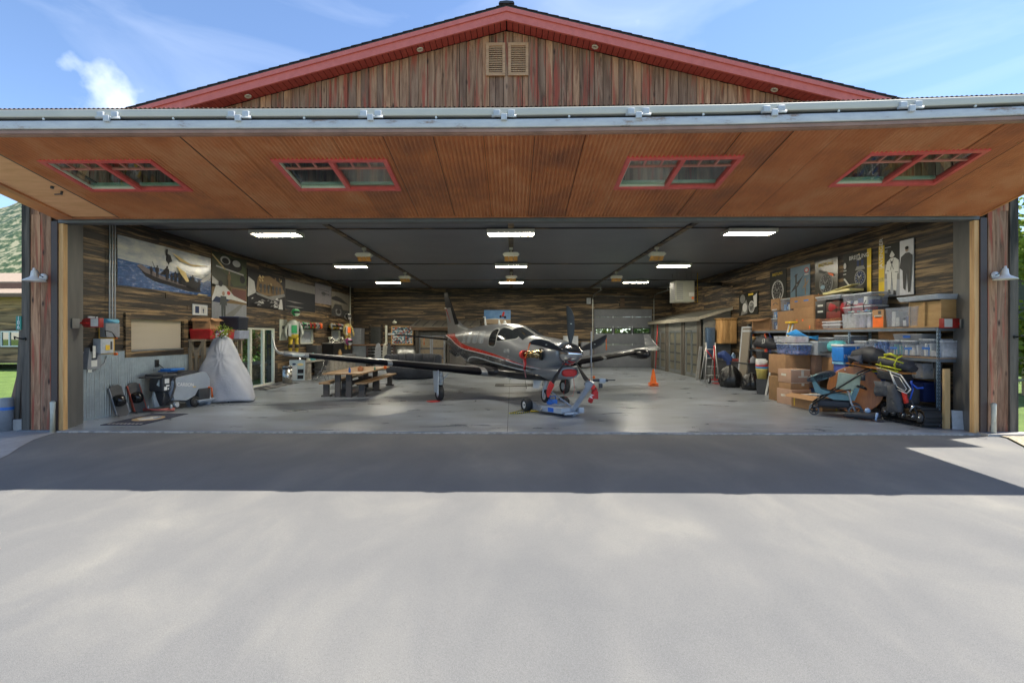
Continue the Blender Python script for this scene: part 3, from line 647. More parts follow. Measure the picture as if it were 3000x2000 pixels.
doorbox(mb, -9.09, -8.82, -.02, LP, -.1, .015, rnd=.2); doorbox(mb, 9.05, 9.1, -.02, LP, -.1, .02); doorbox(mb, -8.82, 9.05, -.02, .025, -.1, .012); doorbox(mb, -8.82, -8.7, 0.06, LP, -.1, .03)
mb.build('door_edge', RUST, bif)
mb = MB(); doorbox(mb, -8.7, -7.8, .06, LP, -.03, -.005); wd = mb.build('walk_door', PLY, bif)
mb = MB(); doorbox(mb, -7.8, -7.775, .03, LP, -.03, .004); mb.build('walk_door_stop', K['dkbrown'], wd)
mb = MB(); p = DP(-7.93, 1.12, 0)
mb.tube([DP(-7.93, 1.12, 0), DP(-7.93, 1.12, .06)], .02); mb.tube([DP(-7.93, 1.12, .05), DP(-8.05, 1.12, .055)], .012); mb.tube([DP(-7.93, 1.3, 0), DP(-7.93, 1.3, .035)], .028); mb.build('door_lever', K['dark'], wd)
REDM = M('red_window_metal', (0.62, 0.1, 0.09), 0.4)
PINK = M('salmon_muntin', (0.5, 0.2, 0.16), 0.5)
for a, b in WINX:
    mb = MB(); f = .07; mc = (a + b) / 2
    doorbox(mb, a, a + f, WS0, WS1, -.05, .03); doorbox(mb, b - f, b, WS0, WS1, -.05, .03); doorbox(mb, a + f, b - f, WS0, WS0 + f, -.05, .03); doorbox(mb, a + f, b - f, WS1 - f, WS1, -.05, .03)
    doorbox(mb, mc - .035, mc + .035, WS0 + f, WS1 - f, -.05, .028); wf = mb.build('window', REDM, bif)
    mb = MB()
    for c, d in ((a + f, mc - .035), (mc + .035, b - f)):
        sm = WS1 - f - .24
        doorbox(mb, c, d, sm - .015, sm + .015, -.03, .002)
        for k in (1, 2): xm = c + (d - c) * k / 3; doorbox(mb, xm - .013, xm + .013, sm + .015, WS1 - f, -.03, .002)
    mb.build('muntin', PINK, wf)
    mb = MB()
    doorbox(mb, a + f, mc - .035, WS0 + f, WS0 + f + .02, -.03, .008); doorbox(mb, a + f, a + f + .02, WS0 + f, WS1 - f, -.03, .008)
    for c, d in ((a + f, mc - .035), (mc + .035, b - f)): doorbox(mb, c + .0, d, WS0 + f + .021, WS0 + f + .06, -.08, -.03, 1)
    mb.build('sash', [K['cream'], M('pale_green_vinyl', (.3, .4, .33), .5)], wf)
    mb = MB(); doorbox(mb, a + f, b - f, WS0 + f, WS1 - f, -.022, -.016); mb.build('window_pane', GLASS, wf)
# front edge: rusty trim, two silver tubes, hinges, cable, upper leaf
yf, zf = DP(0, LP).y, DP(0, LP).z
mb = MB(); doorbox(mb, -9.1, 9.1, LP, LP + .05, -.05, .035); mb.box((-9.1, yf - .075, zf - .01), (9.1, yf - .045, zf + .035)); mb.build('front_trim', M('rose_brown_trim', (0.3, 0.17, 0.12), 0.6, var=.3, sc=2), bif)
mb = MB(); mb.box((-9.1, yf - .09, zf + .05), (9.1, yf + .05, zf + .165), bev=.012); mb.build('lower_hinge_tube', SILV, bif)
mb = MB(); mb.box((-9.1, yf - .07, zf + .225), (9.1, yf + .07, zf + .33), bev=.012); mb.build('upper_hinge_tube', M('silver_grey_paint', (0.55, 0.52, 0.44), 0.55, var=.08, sc=1.5), bif)
for k in range(-4, 6):
    x = -0.11 + (k) * 1.845
    if abs(x) > 9: continue
    mb = MB()
    for sx in (-1, 1): mb.box((x + sx * .1 - .045, yf - .105, zf + .205), (x + sx * .1 + .045, yf - .066, zf + .285), bev=.006)
    mb.box((x - .04, yf - .125, zf + .14), (x + .04, yf - .086, zf + .225), bev=.006); mb.cyl((x - .17, yf - .085, zf + .205), (x + .17, yf - .085, zf + .205), .02, n=10)
    mb.build('hinge', M('hinge_steel', (0.5, 0.52, 0.54), 0.45), bif)
    mb = MB(); xx = x + .9
    if xx < 9: mb.tube([(x + .2, yf - .03, zf + .2), (x + .5, yf - .03, zf + .185), (xx, yf - .04, zf + .2), (x + 1.6, yf - .03, zf + .19)], .006, n=5); mb.ball((xx, yf - .05, zf + .205), .018, 1, 8, 5); mb.build('cable', [K['black'], K['white']], bif)
mb = MB(); mb.box((-9.05, yf + .0, zf + .165), (9.05, yf + .04, zf + .225)); mb.build('gap_shade_strip', K['black'], bif)  # black strip stands in for the shade in the gap between the tubes
# upper leaf, steel trusses and house wrap seen through the panes
U0 = Vector((0, yf + .02, zf + .335)); U1 = Vector((0, 9.63, 5.72)); ud = (U1 - U0).normalized(); un = Vector((0, -ud.z, ud.y))
def UP(x, s, h=0): return Vector((x, 0, 0)) + U0 + ud * s + un * h
ul = (U1 - U0).length
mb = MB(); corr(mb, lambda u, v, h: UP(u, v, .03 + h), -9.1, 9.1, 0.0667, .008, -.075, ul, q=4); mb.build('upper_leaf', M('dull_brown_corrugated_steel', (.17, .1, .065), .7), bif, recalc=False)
WRAP = M('white_house_wrap', (0.5, 0.54, 0.55), 0.6, var=.1, sc=2)
mb = MB(); mb.prism([UP(-9.1, 0, 0), UP(9.1, 0, 0), UP(9.1, ul, 0), UP(-9.1, ul, 0)], un * -.01); wrap = mb.build('house_wrap', WRAP, bif)
for sx in (-6.9, -5.7, -3.2, -2.3, 2.2, 3.3, 6.1, 7.0): text('Tyvek', .42, M('wrap_print', (.03, .05, .09), .7), wrap, UP(sx, 1.35, -.014), (1, 0, 0), ud, 'wrap_lettering') if sx != 6.1 else None
for sx in (-6.2, -2.6, 2.9, 6.3): text('DUPONT', .2, bpy.data.materials['wrap_print'], wrap, UP(sx, 2.0, -.014), (1, 0, 0), ud, 'wrap_lettering')
mb = MB()
for k in range(11):
    x = -9 + k * 1.8; mb.box((x - .03, yf + .1, zf + .1), (x + .03, yf + .16, zf + .3))
    mb.tube([DP(x, 0.05, -.08), DP(x, LP, -.08)], .03, n=4); mb.tube([UP(x, 0, -.05), UP(x, ul, -.05)], .03, n=4)
for s in (.08, 1.0, 2.3): mb.tube([DP(-9, s, -.12), DP(9, s, -.12)], .035, n=4)
mb.tube([UP(-9, 1.0, -.06), UP(9, 1.0, -.06)], .035, n=4); mb.tube([UP(-9, 2.2, -.06), UP(9, 2.2, -.06)], .035, n=4)
mb.build('steel_frame', K['dkgrey'], bif)

# the long open leaf is slightly warped: its free corner on the right hangs a little higher
WX = [(-9.3, .03), (0, 0), (3, .023), (5, .065), (7, .127), (9.3, .21)]
for o_ in [bif] + list(bif.children_recursive):
    bm_ = bmesh.new(); bm_.from_mesh(o_.data)
    for px_, _ in WX[1:-1]: bmesh.ops.bisect_plane(bm_, geom=bm_.verts[:] + bm_.edges[:] + bm_.faces[:], plane_co=(px_, 0, 0), plane_no=(1, 0, 0), dist=1e-5)
    for v in bm_.verts:
        w_ = min(1.0, max(0.0, (Y9 - v.co.y - _base[o_.name].y) / 2.75))
        for (xa, za), (xb, zb) in zip(WX, WX[1:]):
            if xa <= v.co.x < xb: v.co.z += w_ * (za + (zb - za) * (v.co.x - xa) / (xb - xa)); break
    bm_.to_mesh(o_.data); bm_.free()
# ================= OUTSIDE, LEFT AND RIGHT =================
def gooseneck(px, py, sgn, label):
    p = atY(px, py, 9.5); base = Vector((sgn * 9.43, 9.66, p.z + .07))
    t_ = thing('wall_lamp', label, 'lamp', base, 'white barn lamps beside the opening')
    mb = MB(); mb.lathe([(.001, -.03), (.075, -.03), (.075, 0), (.001, 0)], base, n=20, axis='y'); mb.build('wall_plate', K['white'], t_)
    top = Vector((sgn * 9.43, 9.45, p.z + .17))
    mb = MB(); mb.tube([base + Vector((0, -.02, 0)), base + Vector((0, -.08, .02)), base + Vector((0, -.15, .12)), top + Vector((0, 0, .03))], .012); mb.build('arm', K['grey'], t_)
    mb = MB(); mb.lathe([(.012, .06), (.02, .055), (.022, .02), (.045, .0), (.055, -.09), (.07, -.12), (.17, -.18), (.185, -.2), (.17, -.195), (.06, -.125), (.04, -.1)], top, n=28, cap=False); mb.build('lamp_shade', K['white'], t_)
gooseneck(88, 820, -1, 'white gooseneck barn lamp on the left pier above the green number plate')
gooseneck(2920, 815, 1, 'white gooseneck barn lamp on the right pier beside the maple tree')
mb = MB(); a, b = atY(49, 966, 9.66), atY(64, 926, 9.66); mb.box((a.x, 9.645, a.z), (b.x, 9.662, b.z))
sg = mb.build('number_plate', M('teal_green_sign', (.01, .22, .17), .4), label='small green plate with white upright numbers 186 on the left corner board', cat='house number')
for k, ch in enumerate('186'): text(ch, .115, K['white'], sg, ((a.x + b.x) / 2, 9.642, b.z - .045 - k * .088), (1, 0, 0), (0, 0, 1), 'number')
for (x0, y0, lab) in ((56, 993, 'black iron hook on the left corner board under the number plate'), (2955, 987, 'black iron hook on the right corner board')):
    p = atY(x0, y0, 9.6); s = 1 if p.x > 0 else -1; mb = MB(); mb.cyl((s * 9.83, 9.665, p.z), (s * 9.83, 9.64, p.z), .035, n=12)
    mb.tube([(s * 9.83, 9.64, p.z), (s * 9.86, 9.55, p.z + .02), (s * 9.9, 9.52, p.z + .05), (s * 9.93, 9.56, p.z)], .014); mb.build('wall_hook', K['black'], label=lab, cat='hook')
for s, lab in ((-1, 'short white bollard pipe in front of the left door jamb'), (1, 'short white bollard pipe in front of the right door jamb')):
    mb = MB(); mb.tube([(s * 9.17 if s < 0 else 9.33, 9.57, -.02), (s * 9.17 if s < 0 else 9.33, 9.57, .58), (s * 9.17 if s < 0 else 9.33, 9.57, .6)], [.045, .045, .03], n=14); mb.build('guard_post', M('aged_white_pvc', (.55, .54, .44), .5), label=lab, cat='post')
def plank(name, p0, p1, w, d, m, label, cat, rnd=.5):
    p0, p1 = Vector(p0), Vector(p1); ax = (p1 - p0).normalized(); u = Vector((1, 0, 0)); u = (u - ax * u.dot(ax)).normalized(); v = ax.cross(u)
    mb = MB(); mb.prism([p0 + u * a * w + v * b * d for a, b in ((-.5, -.5), (.5, -.5), (.5, .5), (-.5, .5))], p1 - p0, 0, rnd); return mb.build(name, m, label=label, cat=cat)
plank('timber_post', (-10.16, 9.86, -.05), (-9.98, 9.8, 2.0), .1, .12, GREYW, 'grey weathered post leaning against the left outer corner', 'post')
plank('timber_post', (-10.52, 10.0, -.05), (-10.14, 9.95, 1.25), .12, .1, M('brown_treated_timber', (.2, .13, .09), .8), 'brown beam leaning at an angle at the far left beside the wall', 'post')
mb = MB(); mb.lathe([(.11, -.08), (.11, .62), (.1, .64), (.03, .64)], (-10.26, 9.72, 0), n=18); mb.lathe([(.112, .4), (.112, .46)], (-10.26, 9.72, 0), m=1, n=18, cap=False); mb.build('grey_pipe', [K['grey'], K['btape']], label='stubby grey pipe with a band of blue tape at the far left', cat='pipe')
mb = MB(); mb.box((-10.14, 9.72, -.03), (-9.94, 9.9, .2), bev=.01); mb.build('concrete_block', CONC2, label='pale concrete block at the foot of the left outer corner', cat='block')
# neighbour's house on the left
nh = thing('neighbour_house', 'tan wooden house with two pale roofs beyond the left corner', 'house', (-32, 28, 0))
mb = MB(); z = .3
while z < 4.3: mb.box((-46, 28 - pick(0, .02), z), (-26, 34, z + .165), rnd=random.random()); z += .17
mb.build('wall', barnwood('tan_siding', 0, [(0.3, (.25, .16, .09)), (.7, (.42, .3, .18))]), nh)
mb = MB(); mb.prism([(-47, 27.4, 4.25), (-47, 27.4, 4.35), (-47, 30.2, 4.95), (-47, 30.2, 4.85)], (22, 0, 0)); mb.prism([(-47, 29.6, 5.15), (-47, 29.6, 5.25), (-47, 33.6, 6.3), (-47, 33.6, 6.2)], (22, 0, 0)); mb.build('roof', M('tan_roof', (.32, .24, .17), .8), nh)
mb = MB(); mb.box((-46.8, 27.38, 4.12), (-25.2, 27.41, 4.3)); mb.box((-46.8, 29.58, 4.8), (-25.2, 29.61, 5.17)); mb.build('eave_board', M('brown_eave', (.17, .09, .06), .7), nh)
a, b = atY(4, 1012, 27.9), atY(48, 973, 27.9)
mb = MB(); wallcells(0, 27.9, 27.99, a.x - .06, b.x + .46, a.z - .07, b.z + .07, [(a.x, a.x + .42, a.z, b.z), (a.x + .48, b.x + .4, a.z, b.z)], mb); nw = mb.build('window', K['white'], nh)
mb = MB(); mb.box((a.x, 27.95, a.z), (b.x + .4, 27.96, b.z)); mb.build('window_pane', glass('house_glass', (.1, .12, .1), .6), nw)
# hill
mb = MB(); random.seed(9); n = 46; gx = []
def hz(x, y): return 165 + 44 * math.sin((x + 560) / 190) + 7 * math.sin(x / 23 + y / 31) + 4 * math.sin(x / 9.1 - y / 13)
rows = []
for j in range(16):
    y = 330 + j * 18; rows.append([mb.bm.verts.new((-700 + i * 14, y, (hz(-700 + i * 14, y) * min(1, j / 13) ** .8 if j else -2))) for i in range(52)])
for a, b in zip(rows, rows[1:]):
    for i in range(51): fc = mb.bm.faces.new((a[i], a[i + 1], b[i + 1], b[i])); fc.smooth = True
mb.build('hill', mapmat('wooded_hillside', [(.42, (.03, .06, .02)), (.5, (.09, .12, .05)), (.56, (.3, .28, .17))], .16, detail=9, bmp=1.0), kind='structure')
def tree(x, y, h, r, name, lab, cat, m, z0=1.0, nleaf=5000, trunk=.13, leaf=.13, group=None, seed=1):
    random.seed(seed); t_ = thing(name, lab, cat, (x, y, -.09), group)
    mb = MB(); mb.tube([(x, y, -.1), (x + .05, y, z0), (x - .05, y + .05, h * .6), (x, y, h * .9)], [trunk, trunk * .8, trunk * .5, .02])
    cl = []
    for k in range(26):
        a = random.random() * 6.283; zz = z0 + (h - z0) * random.random() ** .8; rr = r * math.sin(min(1, max(.12, (zz - z0 + .3) / (h - z0 + .3))) ** .75 * 2.7) * pick(.5, 1); rr = max(rr, .15)
        c = Vector((x + math.cos(a) * rr, y + math.sin(a) * rr, zz)); cl.append((c, pick(.35, .75) * r * .55, pick(-.25, .25)))
        if k % 2 == 0: mb.tube([(x, y, max(z0 * .8, zz - rr * .6)), c], [trunk * .35, .012], n=5)
    mb.build('trunk', M('grey_bark', (.12, .09, .07), .9), t_)
    mb = MB()
    for i in range(nleaf):
        c, cr, tone = random.choice(cl); d = Vector((random.gauss(0, 1), random.gauss(0, 1), random.gauss(0, .8))).normalized() * cr * random.random() ** .35
        p = c + d; u = Vector((random.gauss(0, 1), random.gauss(0, 1), random.gauss(0, .5))).normalized(); v = u.cross(Vector((random.gauss(0, 1), random.gauss(0, 1), random.gauss(0, 1)))).normalized(); s = leaf * pick(.6, 1.2)
        rn = min(1, max(0, .5 + tone + pick(-.3, .3)))
        mb.f([p - u * s * .5, p - v * s * .35, p + u * s * .5, p + v * s * .35], 0, rn)
    mb.build('crown', m, t_, recalc=False)
tree(18.3, 16.9, 6.6, 2.9, 'maple_tree', 'bright green leafy tree just beyond the right corner of the hangar', 'tree', LEAF, 1.0, 15000, leaf=.22, seed=3)
mb = MB(); rb = thing('neighbour_building', 'dark grey eave of a building behind the maple tree at the far right', 'building', (31, 28, 0))
mb.box((27.5, 26, 0), (40, 36, 7.1)); mb.build('wall', M('dark_olive_siding', (.07, .075, .06), .8), rb)
mb = MB(); mb.prism([(26.9, 25.2, 7.1), (41, 25.2, 7.9), (41, 25.2, 8.3), (26.9, 25.2, 7.4)], (0, 12, 0)); mb.build('roof', M('blue_grey_fascia', (.16, .19, .22), .6), rb)
fn = thing('rail_fence', 'white rail fence on the lawn at the right edge', 'fence', (19, 16.6, -.09))
for x in (14.2, 17.25, 20.3): mb = MB(); mb.box((x - .09, 16.5, -.1), (x + .09, 16.66, 1.2), bev=.01); mb.build('post', M('weathered_white_post', (.5, .52, .42), .7), fn)
for z in (.42, .76, 1.14): mb = MB(); mb.box((14.2, 16.47, z - .05), (20.3, 16.5, z + .05)); mb.build('rail', bpy.data.materials['weathered_white_post'], fn)
# greenery seen through the glass doors
tree(-13.2, 21.5, 3.0, 1.5, 'garden_bush', 'green garden bush outside the sliding glass door', 'bush', LEAF, .2, 3500, leaf=.16, seed=5)
tree(-12.6, 24.5, 3.6, 1.3, 'garden_bush', 'reddish garden bush outside the sliding glass door', 'bush', REDLF, .3, 2500, leaf=.16, seed=6)
tree(-16.5, 29, 6.5, 3.0, 'garden_tree', 'leafy tree behind the bushes outside the glass door', 'tree', LEAFD, .5, 5000, leaf=.28, seed=8)
tree(-18, 25, 4.5, 2.4, 'garden_tree', 'lower leafy tree behind the bushes outside the glass door', 'tree', LEAF, .5, 3500, leaf=.28, seed=18)
mb = MB(); mb.box((-13.2, 15.6, -.09), (-11.6, 26, .6), bev=.03); mb.build('garden_wall', mapmat('stacked_stone', [(.35, (.12, .08, .05)), (.6, (.42, .3, .18))], 5, dist=2.0, bmp=.8), label='low stone garden wall outside the sliding glass door', cat='wall')
for i, (x, c, lab) in enumerate(((7.5, LEAF, 'yellow-green tree seen through the left pane of the back garage door'), (10.8, LEAFD, 'dark tree seen through the middle pane of the back garage door'), (13.5, LEAFD, 'dark tree seen through the right pane of the back garage door'))):
    tree(x, 44, 7, 2.6, 'distant_tree', lab, 'tree', c, .3, 2500, leaf=.35, seed=30 + i)
# ================= CEILING LAMPS AND HEATERS =================
LAMP = M('lit_lamp_diffuser', (1.0, 0.92, 0.74), 0.5, var=0.02, emit=44)
GRILL = M('amber_heater_grille', (0.55, 0.3, 0.08), 0.4, metal=.5)
rown = {13.1: 'front', 19.2: 'middle', 25.0: 'back'}; coln = {-6.38: 'left', -.03: 'centre', 6.33: 'right'}
for y in (13.1, 19.2, 25.0):
    for x in (-6.38, -.03, 6.33):
        t_ = thing('ceiling_light', f'{coln[x]} fluorescent ceiling light of the {rown[y]} row, switched on', 'ceiling light', (x, y, 4.6), 'fluorescent ceiling lights in three rows')
        mb = MB(); z = 4.62
        mb.prism([(x - .64, y - .26, z), (x - .64, y + .26, z), (x - .6, y + .22, z + .1), (x - .6, y - .22, z + .1)], (.03, 0, 0)); mb.prism([(x + .61, y - .26, z), (x + .61, y + .26, z), (x + .58, y + .22, z + .1), (x + .58, y - .22, z + .1)], (.03, 0, 0))
        mb.box((x - .64, y - .27, z), (x + .64, y - .2, z + .1), bev=.01); mb.box((x - .64, y + .2, z), (x + .64, y + .27, z + .1), bev=.01); mb.box((x - .63, y - .2, z + .03), (x + .63, y + .2, z + .09)); mb.build('lamp_housing', K['cream'], t_)
        for sx in (-.4, .4): mb = MB(); mb.cyl((x + sx, y, z + .09), (x + sx, y, 4.765), .01, n=6); mb.build('hanger', K['grey'], t_)
        mb = MB(); mb.box((x - .59, y - .19, z + .005), (x + .59, y + .19, z + .028)); mb.build('diffuser', LAMP, t_)
for y, rn in ((15.6, 'front'), (21.6, 'rear')):
    for x, cn in ((-4.77, 'left'), (-.03, 'centre'), (4.62, 'right')):
        t_ = thing('ceiling_heater', f'small white ceiling heater with amber grilles, {cn} one of the {rn} row', 'heater', (x, y, 4.5), 'small ceiling heaters under the beams')
        mb = MB(); mb.box((x - .06, y - .06, 4.66), (x + .06, y + .06, 4.73), bev=.01); mb.cyl((x, y, 4.56), (x, y, 4.68), .03, n=10); mb.build('bracket', K['cream'], t_)
        mb = MB(); mb.prism([(x - .27, y - .12, 4.5), (x - .2, y - .12, 4.43), (x + .2, y - .12, 4.43), (x + .27, y - .12, 4.5), (x + .2, y - .12, 4.56), (x - .2, y - .12, 4.56)], (0, .24, 0)); mb.build('heater_body', K['cream'], t_)
        for k in (-1, 0, 1):
            mb = MB(); a = Matrix.Translation((x + k * .145, y + .02, 4.38)) @ Matrix.Rotation(R(-35), 4, 'X'); mb.box((-.064, -.11, -.012), (.064, .11, .012), mat=a); mb.build('grille', GRILL, t_)
# unit heater
uh = thing('unit_heater', 'beige box heater hung from the ceiling beside the back garage door', 'heater', (7.8, 22.3, 3.1))
a, b = atY(1979, 884, 21.9), atY(2035, 822, 21.9)
mb = MB(); mb.box((a.x, 21.9, a.z), (b.x, 22.7, b.z), bev=.02); mb.build('heater_casing', M('beige_enamel', (.36, .36, .3), .5, var=.06), uh)
mb = MB(); 
for k in range(9): z = a.z + .12 + k * .085; mb.box((a.x - .008, 22.0, z), (a.x - .001, 22.6, z + .05)); mb.box((a.x + .05, 21.885, z), (a.x + .33, 21.899, z + .04))
mb.build('louver', K['grey'], uh)
mb = MB(); mb.box((b.x - .25, 21.89, a.z + .25), (b.x - .03, 21.899, a.z + .42), 0); mb.box((b.x - .13, 21.885, a.z + .12), (b.x - .04, 21.899, a.z + .22), 1); mb.build('sticker', [K['paper'], K['orange']], uh)
mb = MB()
for x, y in ((a.x + .1, 22), (b.x - .1, 22), (a.x + .1, 22.6), (b.x - .1, 22.6)): mb.cyl((x, y, b.z), (x, y, 4.765), .008, n=6)
mb.build('hanger', K['grey'], uh)
mb = MB(); mb.tube([(b.x, 22.4, b.z - .15), (b.x + .5, 22.4, b.z - .12), (9.55, 22.4, b.z - .1)], .09, n=10); mb.build('flue', K['dkgrey'], uh)
mb = MB(); mb.tube([(b.x + .28, 22.3, 4.76), (b.x + .28, 22.3, a.z + .0), (b.x + .02, 22.3, a.z + .05)], .02, n=6); mb.build('gas_pipe', K['yellow'], uh)

# ================= AIRPLANE =================
AT = Matrix.Translation((-.33, 15.45, 0)) @ Matrix.Rotation(R(25.5), 4, 'Z')
PL = thing('airplane', 'silver, red and black single-engine turboprop airplane parked nose-out in the hangar', 'airplane', (-.33, 15.45, 0))
ST_ = [  # y, half width, bottom, top, squareness
 (-3.93, .275, 1.195, 1.745, 2.0), (-3.8, .32, 1.14, 1.775, 2.05), (-3.5, .41, 1.02, 1.81, 2.15), (-3.1, .5, .88, 1.85, 2.25), (-2.6, .57, .78, 1.89, 2.35), (-2.3, .6, .74, 1.935, 2.35),
 (-1.9, .62, .71, 2.06, 2.3), (-1.5, .63, .7, 2.17, 2.3), (-1.0, .64, .7, 2.245, 2.3), (-.4, .64, .7, 2.275, 2.3), (.5, .64, .7, 2.28, 2.3), (1.4, .63, .73, 2.25, 2.3), (2.3, .56, .86, 2.19, 2.2), (3.2, .44, 1.05, 2.11, 2.1), (4.2, .3, 1.26, 2.03, 2.0), (5.1, .17, 1.44, 1.98, 2.0), (5.8, .06, 1.6, 1.93, 2.0)]
def interp(tab, y, k=1):
    if y <= tab[0][0]: return tab[0][k]
    for i in range(len(tab) - 1):
        a, b = tab[i], tab[i + 1]
        if y <= b[0]:
            p = tab[i - 1] if i else a; q = tab[i + 2] if i + 2 < len(tab) else b
            t_ = (y - a[0]) / (b[0] - a[0]); h = b[0] - a[0]
            m0 = (b[k] - p[k]) / (b[0] - p[0]) * h; m1 = (q[k] - a[k]) / (q[0] - a[0]) * h
            return (2 * t_**3 - 3 * t_**2 + 1) * a[k] + (t_**3 - 2 * t_**2 + t_) * m0 + (-2 * t_**3 + 3 * t_**2) * b[k] + (t_**3 - t_**2) * m1
    return tab[-1][k]
def fus(y, ph, off=0.0, side=-1):
    hw, zb, zt, n = (interp(ST_, y, k) for k in (1, 2, 3, 4)); zc, hz_ = (zb + zt) / 2, (zt - zb) / 2
    s, c = math.sin(ph), math.cos(ph)
    x = (hw + off) * abs(s) ** (2 / n); z = zc + (hz_ + off) * math.copysign(abs(c) ** (2 / n), c)
    return Vector((side * x, y, z))
def phz(y, z):
    zb, zt, n = (interp(ST_, y, k) for k in (2, 3, 4)); c = (z - (zb + zt) / 2) / ((zt - zb) / 2); c = max(-1, min(1, c))
    return math.acos(math.copysign(abs(c) ** (n / 2), c))
REDT = [(-3.6, 1.06), (-3.2, 1.075), (-2.6, 1.14), (-.8, 1.37), (1.9, 1.61), (3.2, 1.8), (4.2, 2.0), (5.8, 2.2)]
REDW_ = [(-3.6, 0.0), (-3.2, .004), (-2.6, .018), (-.8, .075), (.9, .11), (1.9, .15), (3.2, .19), (4.2, .22), (5.8, .25)]
LINE = [(-3.93, .93), (-2.9, .985), (-.8, 1.11), (.6, 1.22), (1.3, 1.18), (2.0, .95), (2.6, .8), (5.8, .8)]
SIL = M('metallic_silver_paint', (.205, .213, .225), .33, metal=.35, var=.03, sc=1, coat=.35); REDP = M('gloss_red_stripe', (.55, .03, .02), .25, coat=.6, var=.04)
CHAR = M('gloss_charcoal_paint', (.03, .031, .036), .25, coat=.3, var=.08); BLKP = M('gloss_black_paint', (.008, .008, .011), .3, coat=.15, spec=.35); LINEP = M('pale_grey_pinstripe', (.5, .51, .52), .3, var=.03)
ys = []
y = -3.93
while y < 5.8: ys.append(y); y += .09
ys.append(5.8)
mb = MB()
SEG = [(14, 0), (3, 1), (1, 4), (5, 2), (1, 4), (8, 3)]
def bounds(y):
    rt = interp(REDT, y); rw = max(0.0, interp(REDW_, y)); zl = interp(LINE, y)
    b = [0, phz(y, rt), phz(y, rt - rw), phz(y, rt - rw - .03), phz(y, min(zl, rt - rw - .035)), phz(y, min(zl, rt - rw - .035) - .035), math.pi]
    for i in range(1, 7): b[i] = max(b[i], b[i - 1] + .0005)
    return b
rings = []; mats_ = []
for y in ys:
    b = bounds(y); half = []
    for (n, mi), p, q in zip(SEG, b, b[1:]):
        for k in range(n): half.append(p + (q - p) * k / n)
    half.append(math.pi)
    rg = [fus(y, ph, 0, -1) for ph in half] + [fus(y, ph, 0, 1) for ph in half[-2:0:-1]]
    rings.append(rg)
seq = [mi for n, mi in SEG for _ in range(n)]; seq = seq + seq[::-1]
mb.loft(rings, mfun=lambda i, k: seq[k] if ys[i] < 2.15 or seq[k] not in (3,) else 2)
fuse = mb.build('fuselage', [SIL, REDP, CHAR, BLKP, LINEP], PL, tf=AT)
for p in fuse.data.polygons: pass
# chin scoop
mb = MB(); rg = []
def oval(y, cx, cz, w, h, n=24, e=2.6):
    o = []
    for k in range(n):
        a = 2 * math.pi * k / n; s, c = math.sin(a), math.cos(a); o.append(Vector((cx + w * math.copysign(abs(s) ** (2 / e), s), y, cz + h * math.copysign(abs(c) ** (2 / e), c))))
    return o
mb.loft([oval(-3.99, 0, 1.0, .235, .115), oval(-4.02, 0, 1.0, .25, .13), oval(-3.95, 0, 1.0, .275, .15), oval(-3.6, 0, .99, .34, .2), oval(-3.0, 0, .96, .42, .22), oval(-2.3, 0, .93, .48, .2)], m=0)
mb.build('chin_intake', SIL, PL, tf=AT)
mb = MB(); mb.loft([oval(-3.5, 0, .86, .2, .06), oval(-3.2, 0, .86, .4, .12), oval(-2.0, 0, .84, .56, .17), oval(-1.0, 0, .84, .66, .17), oval(0, 0, .82, .72, .17), oval(1.2, 0, .84, .66, .17), oval(2.3, 0, .95, .4, .1)]); mb.build('belly_fairing', BLKP, PL, tf=AT)
mb = MB(); mb.loft([oval(-4.0, 0, 1.0, .215, .095), oval(-4.035, 0, 1.0, .205, .09), oval(-4.05, 0, 1.0, .15, .06)]); mb.loft([oval(-3.94, 0, 1.215, .16, .022), oval(-3.97, 0, 1.215, .14, .02)]); cov = mb.build('intake_cover', K['flag'], PL, tf=AT)
mb = MB(); mb.tube([(.1, -4.03, .93), (.12, -4.04, .6), (.1, -4.0, .42)], .005, n=5); mb.tube([(-.1, -4.03, .95), (-.1, -3.9, .5), (0, -3.8, .38), (.1, -4.0, .45)], .004, n=5); mb.build('cover_cord', K['flag'], PL, tf=AT)
# exhaust stubs with one red cover
for sd_ in (-1, 1):
    mb = MB(); c = Vector((sd_ * .42, -3.35, 1.44))
    mb.tube([c, c + Vector((sd_ * .1, .03, 0)), c + Vector((sd_ * .17, .12, 0)), c + Vector((sd_ * .2, .3, -.01)), c + Vector((sd_ * .22, .52, -.02))], [.13, .12, .1, .095, .095], n=18, m=0)
    mb.tube([c + Vector((sd_ * .0, -.02, 0)), c + Vector((sd_ * .045, -.01, 0))], [.165, .155], n=20, m=1)
    mb.build('exhaust_stub', [M('heat_bronzed_steel', (.5, .36, .18), .22, metal=1.0, var=.25, sc=3), K['black']], PL, tf=AT)
    mb = MB(); e = c + Vector((sd_ * .22, .47, -.02))
    mb.tube([e + Vector((0, -.02, 0)), e + Vector((0, .1, -.01)), e + Vector((sd_ * -.01, .18, 0)), e + Vector((0, .3, .03))], [.108, .115, .09, .02], n=14); mb.tube([e + Vector((0, .02, -.09)), e + Vector((.02, 0, -.25)), e + Vector((.0, .02, -.4))], [(.012, .05), (.014, .045), (.012, .04)], n=6)
    cv = mb.build('exhaust_cover', K['flag'], PL, tf=AT)
    mb = MB(); mb.tube([e + Vector((0, .07, -.1)), e + Vector((0, .05, -.3)), e + Vector((.03, 0, -.6))], [(.008, .02)] * 3, n=6, m=0); mb.tube([e + Vector((0, .1, -.1)), e + Vector((.02, .12, -.4)), e + Vector((.1, .1, -.9))], .005, n=5, m=1); mb.build('streamer', [M('pale_red_ribbon', (.6, .25, .25), .6), K['dark']], cv, tf=AT)
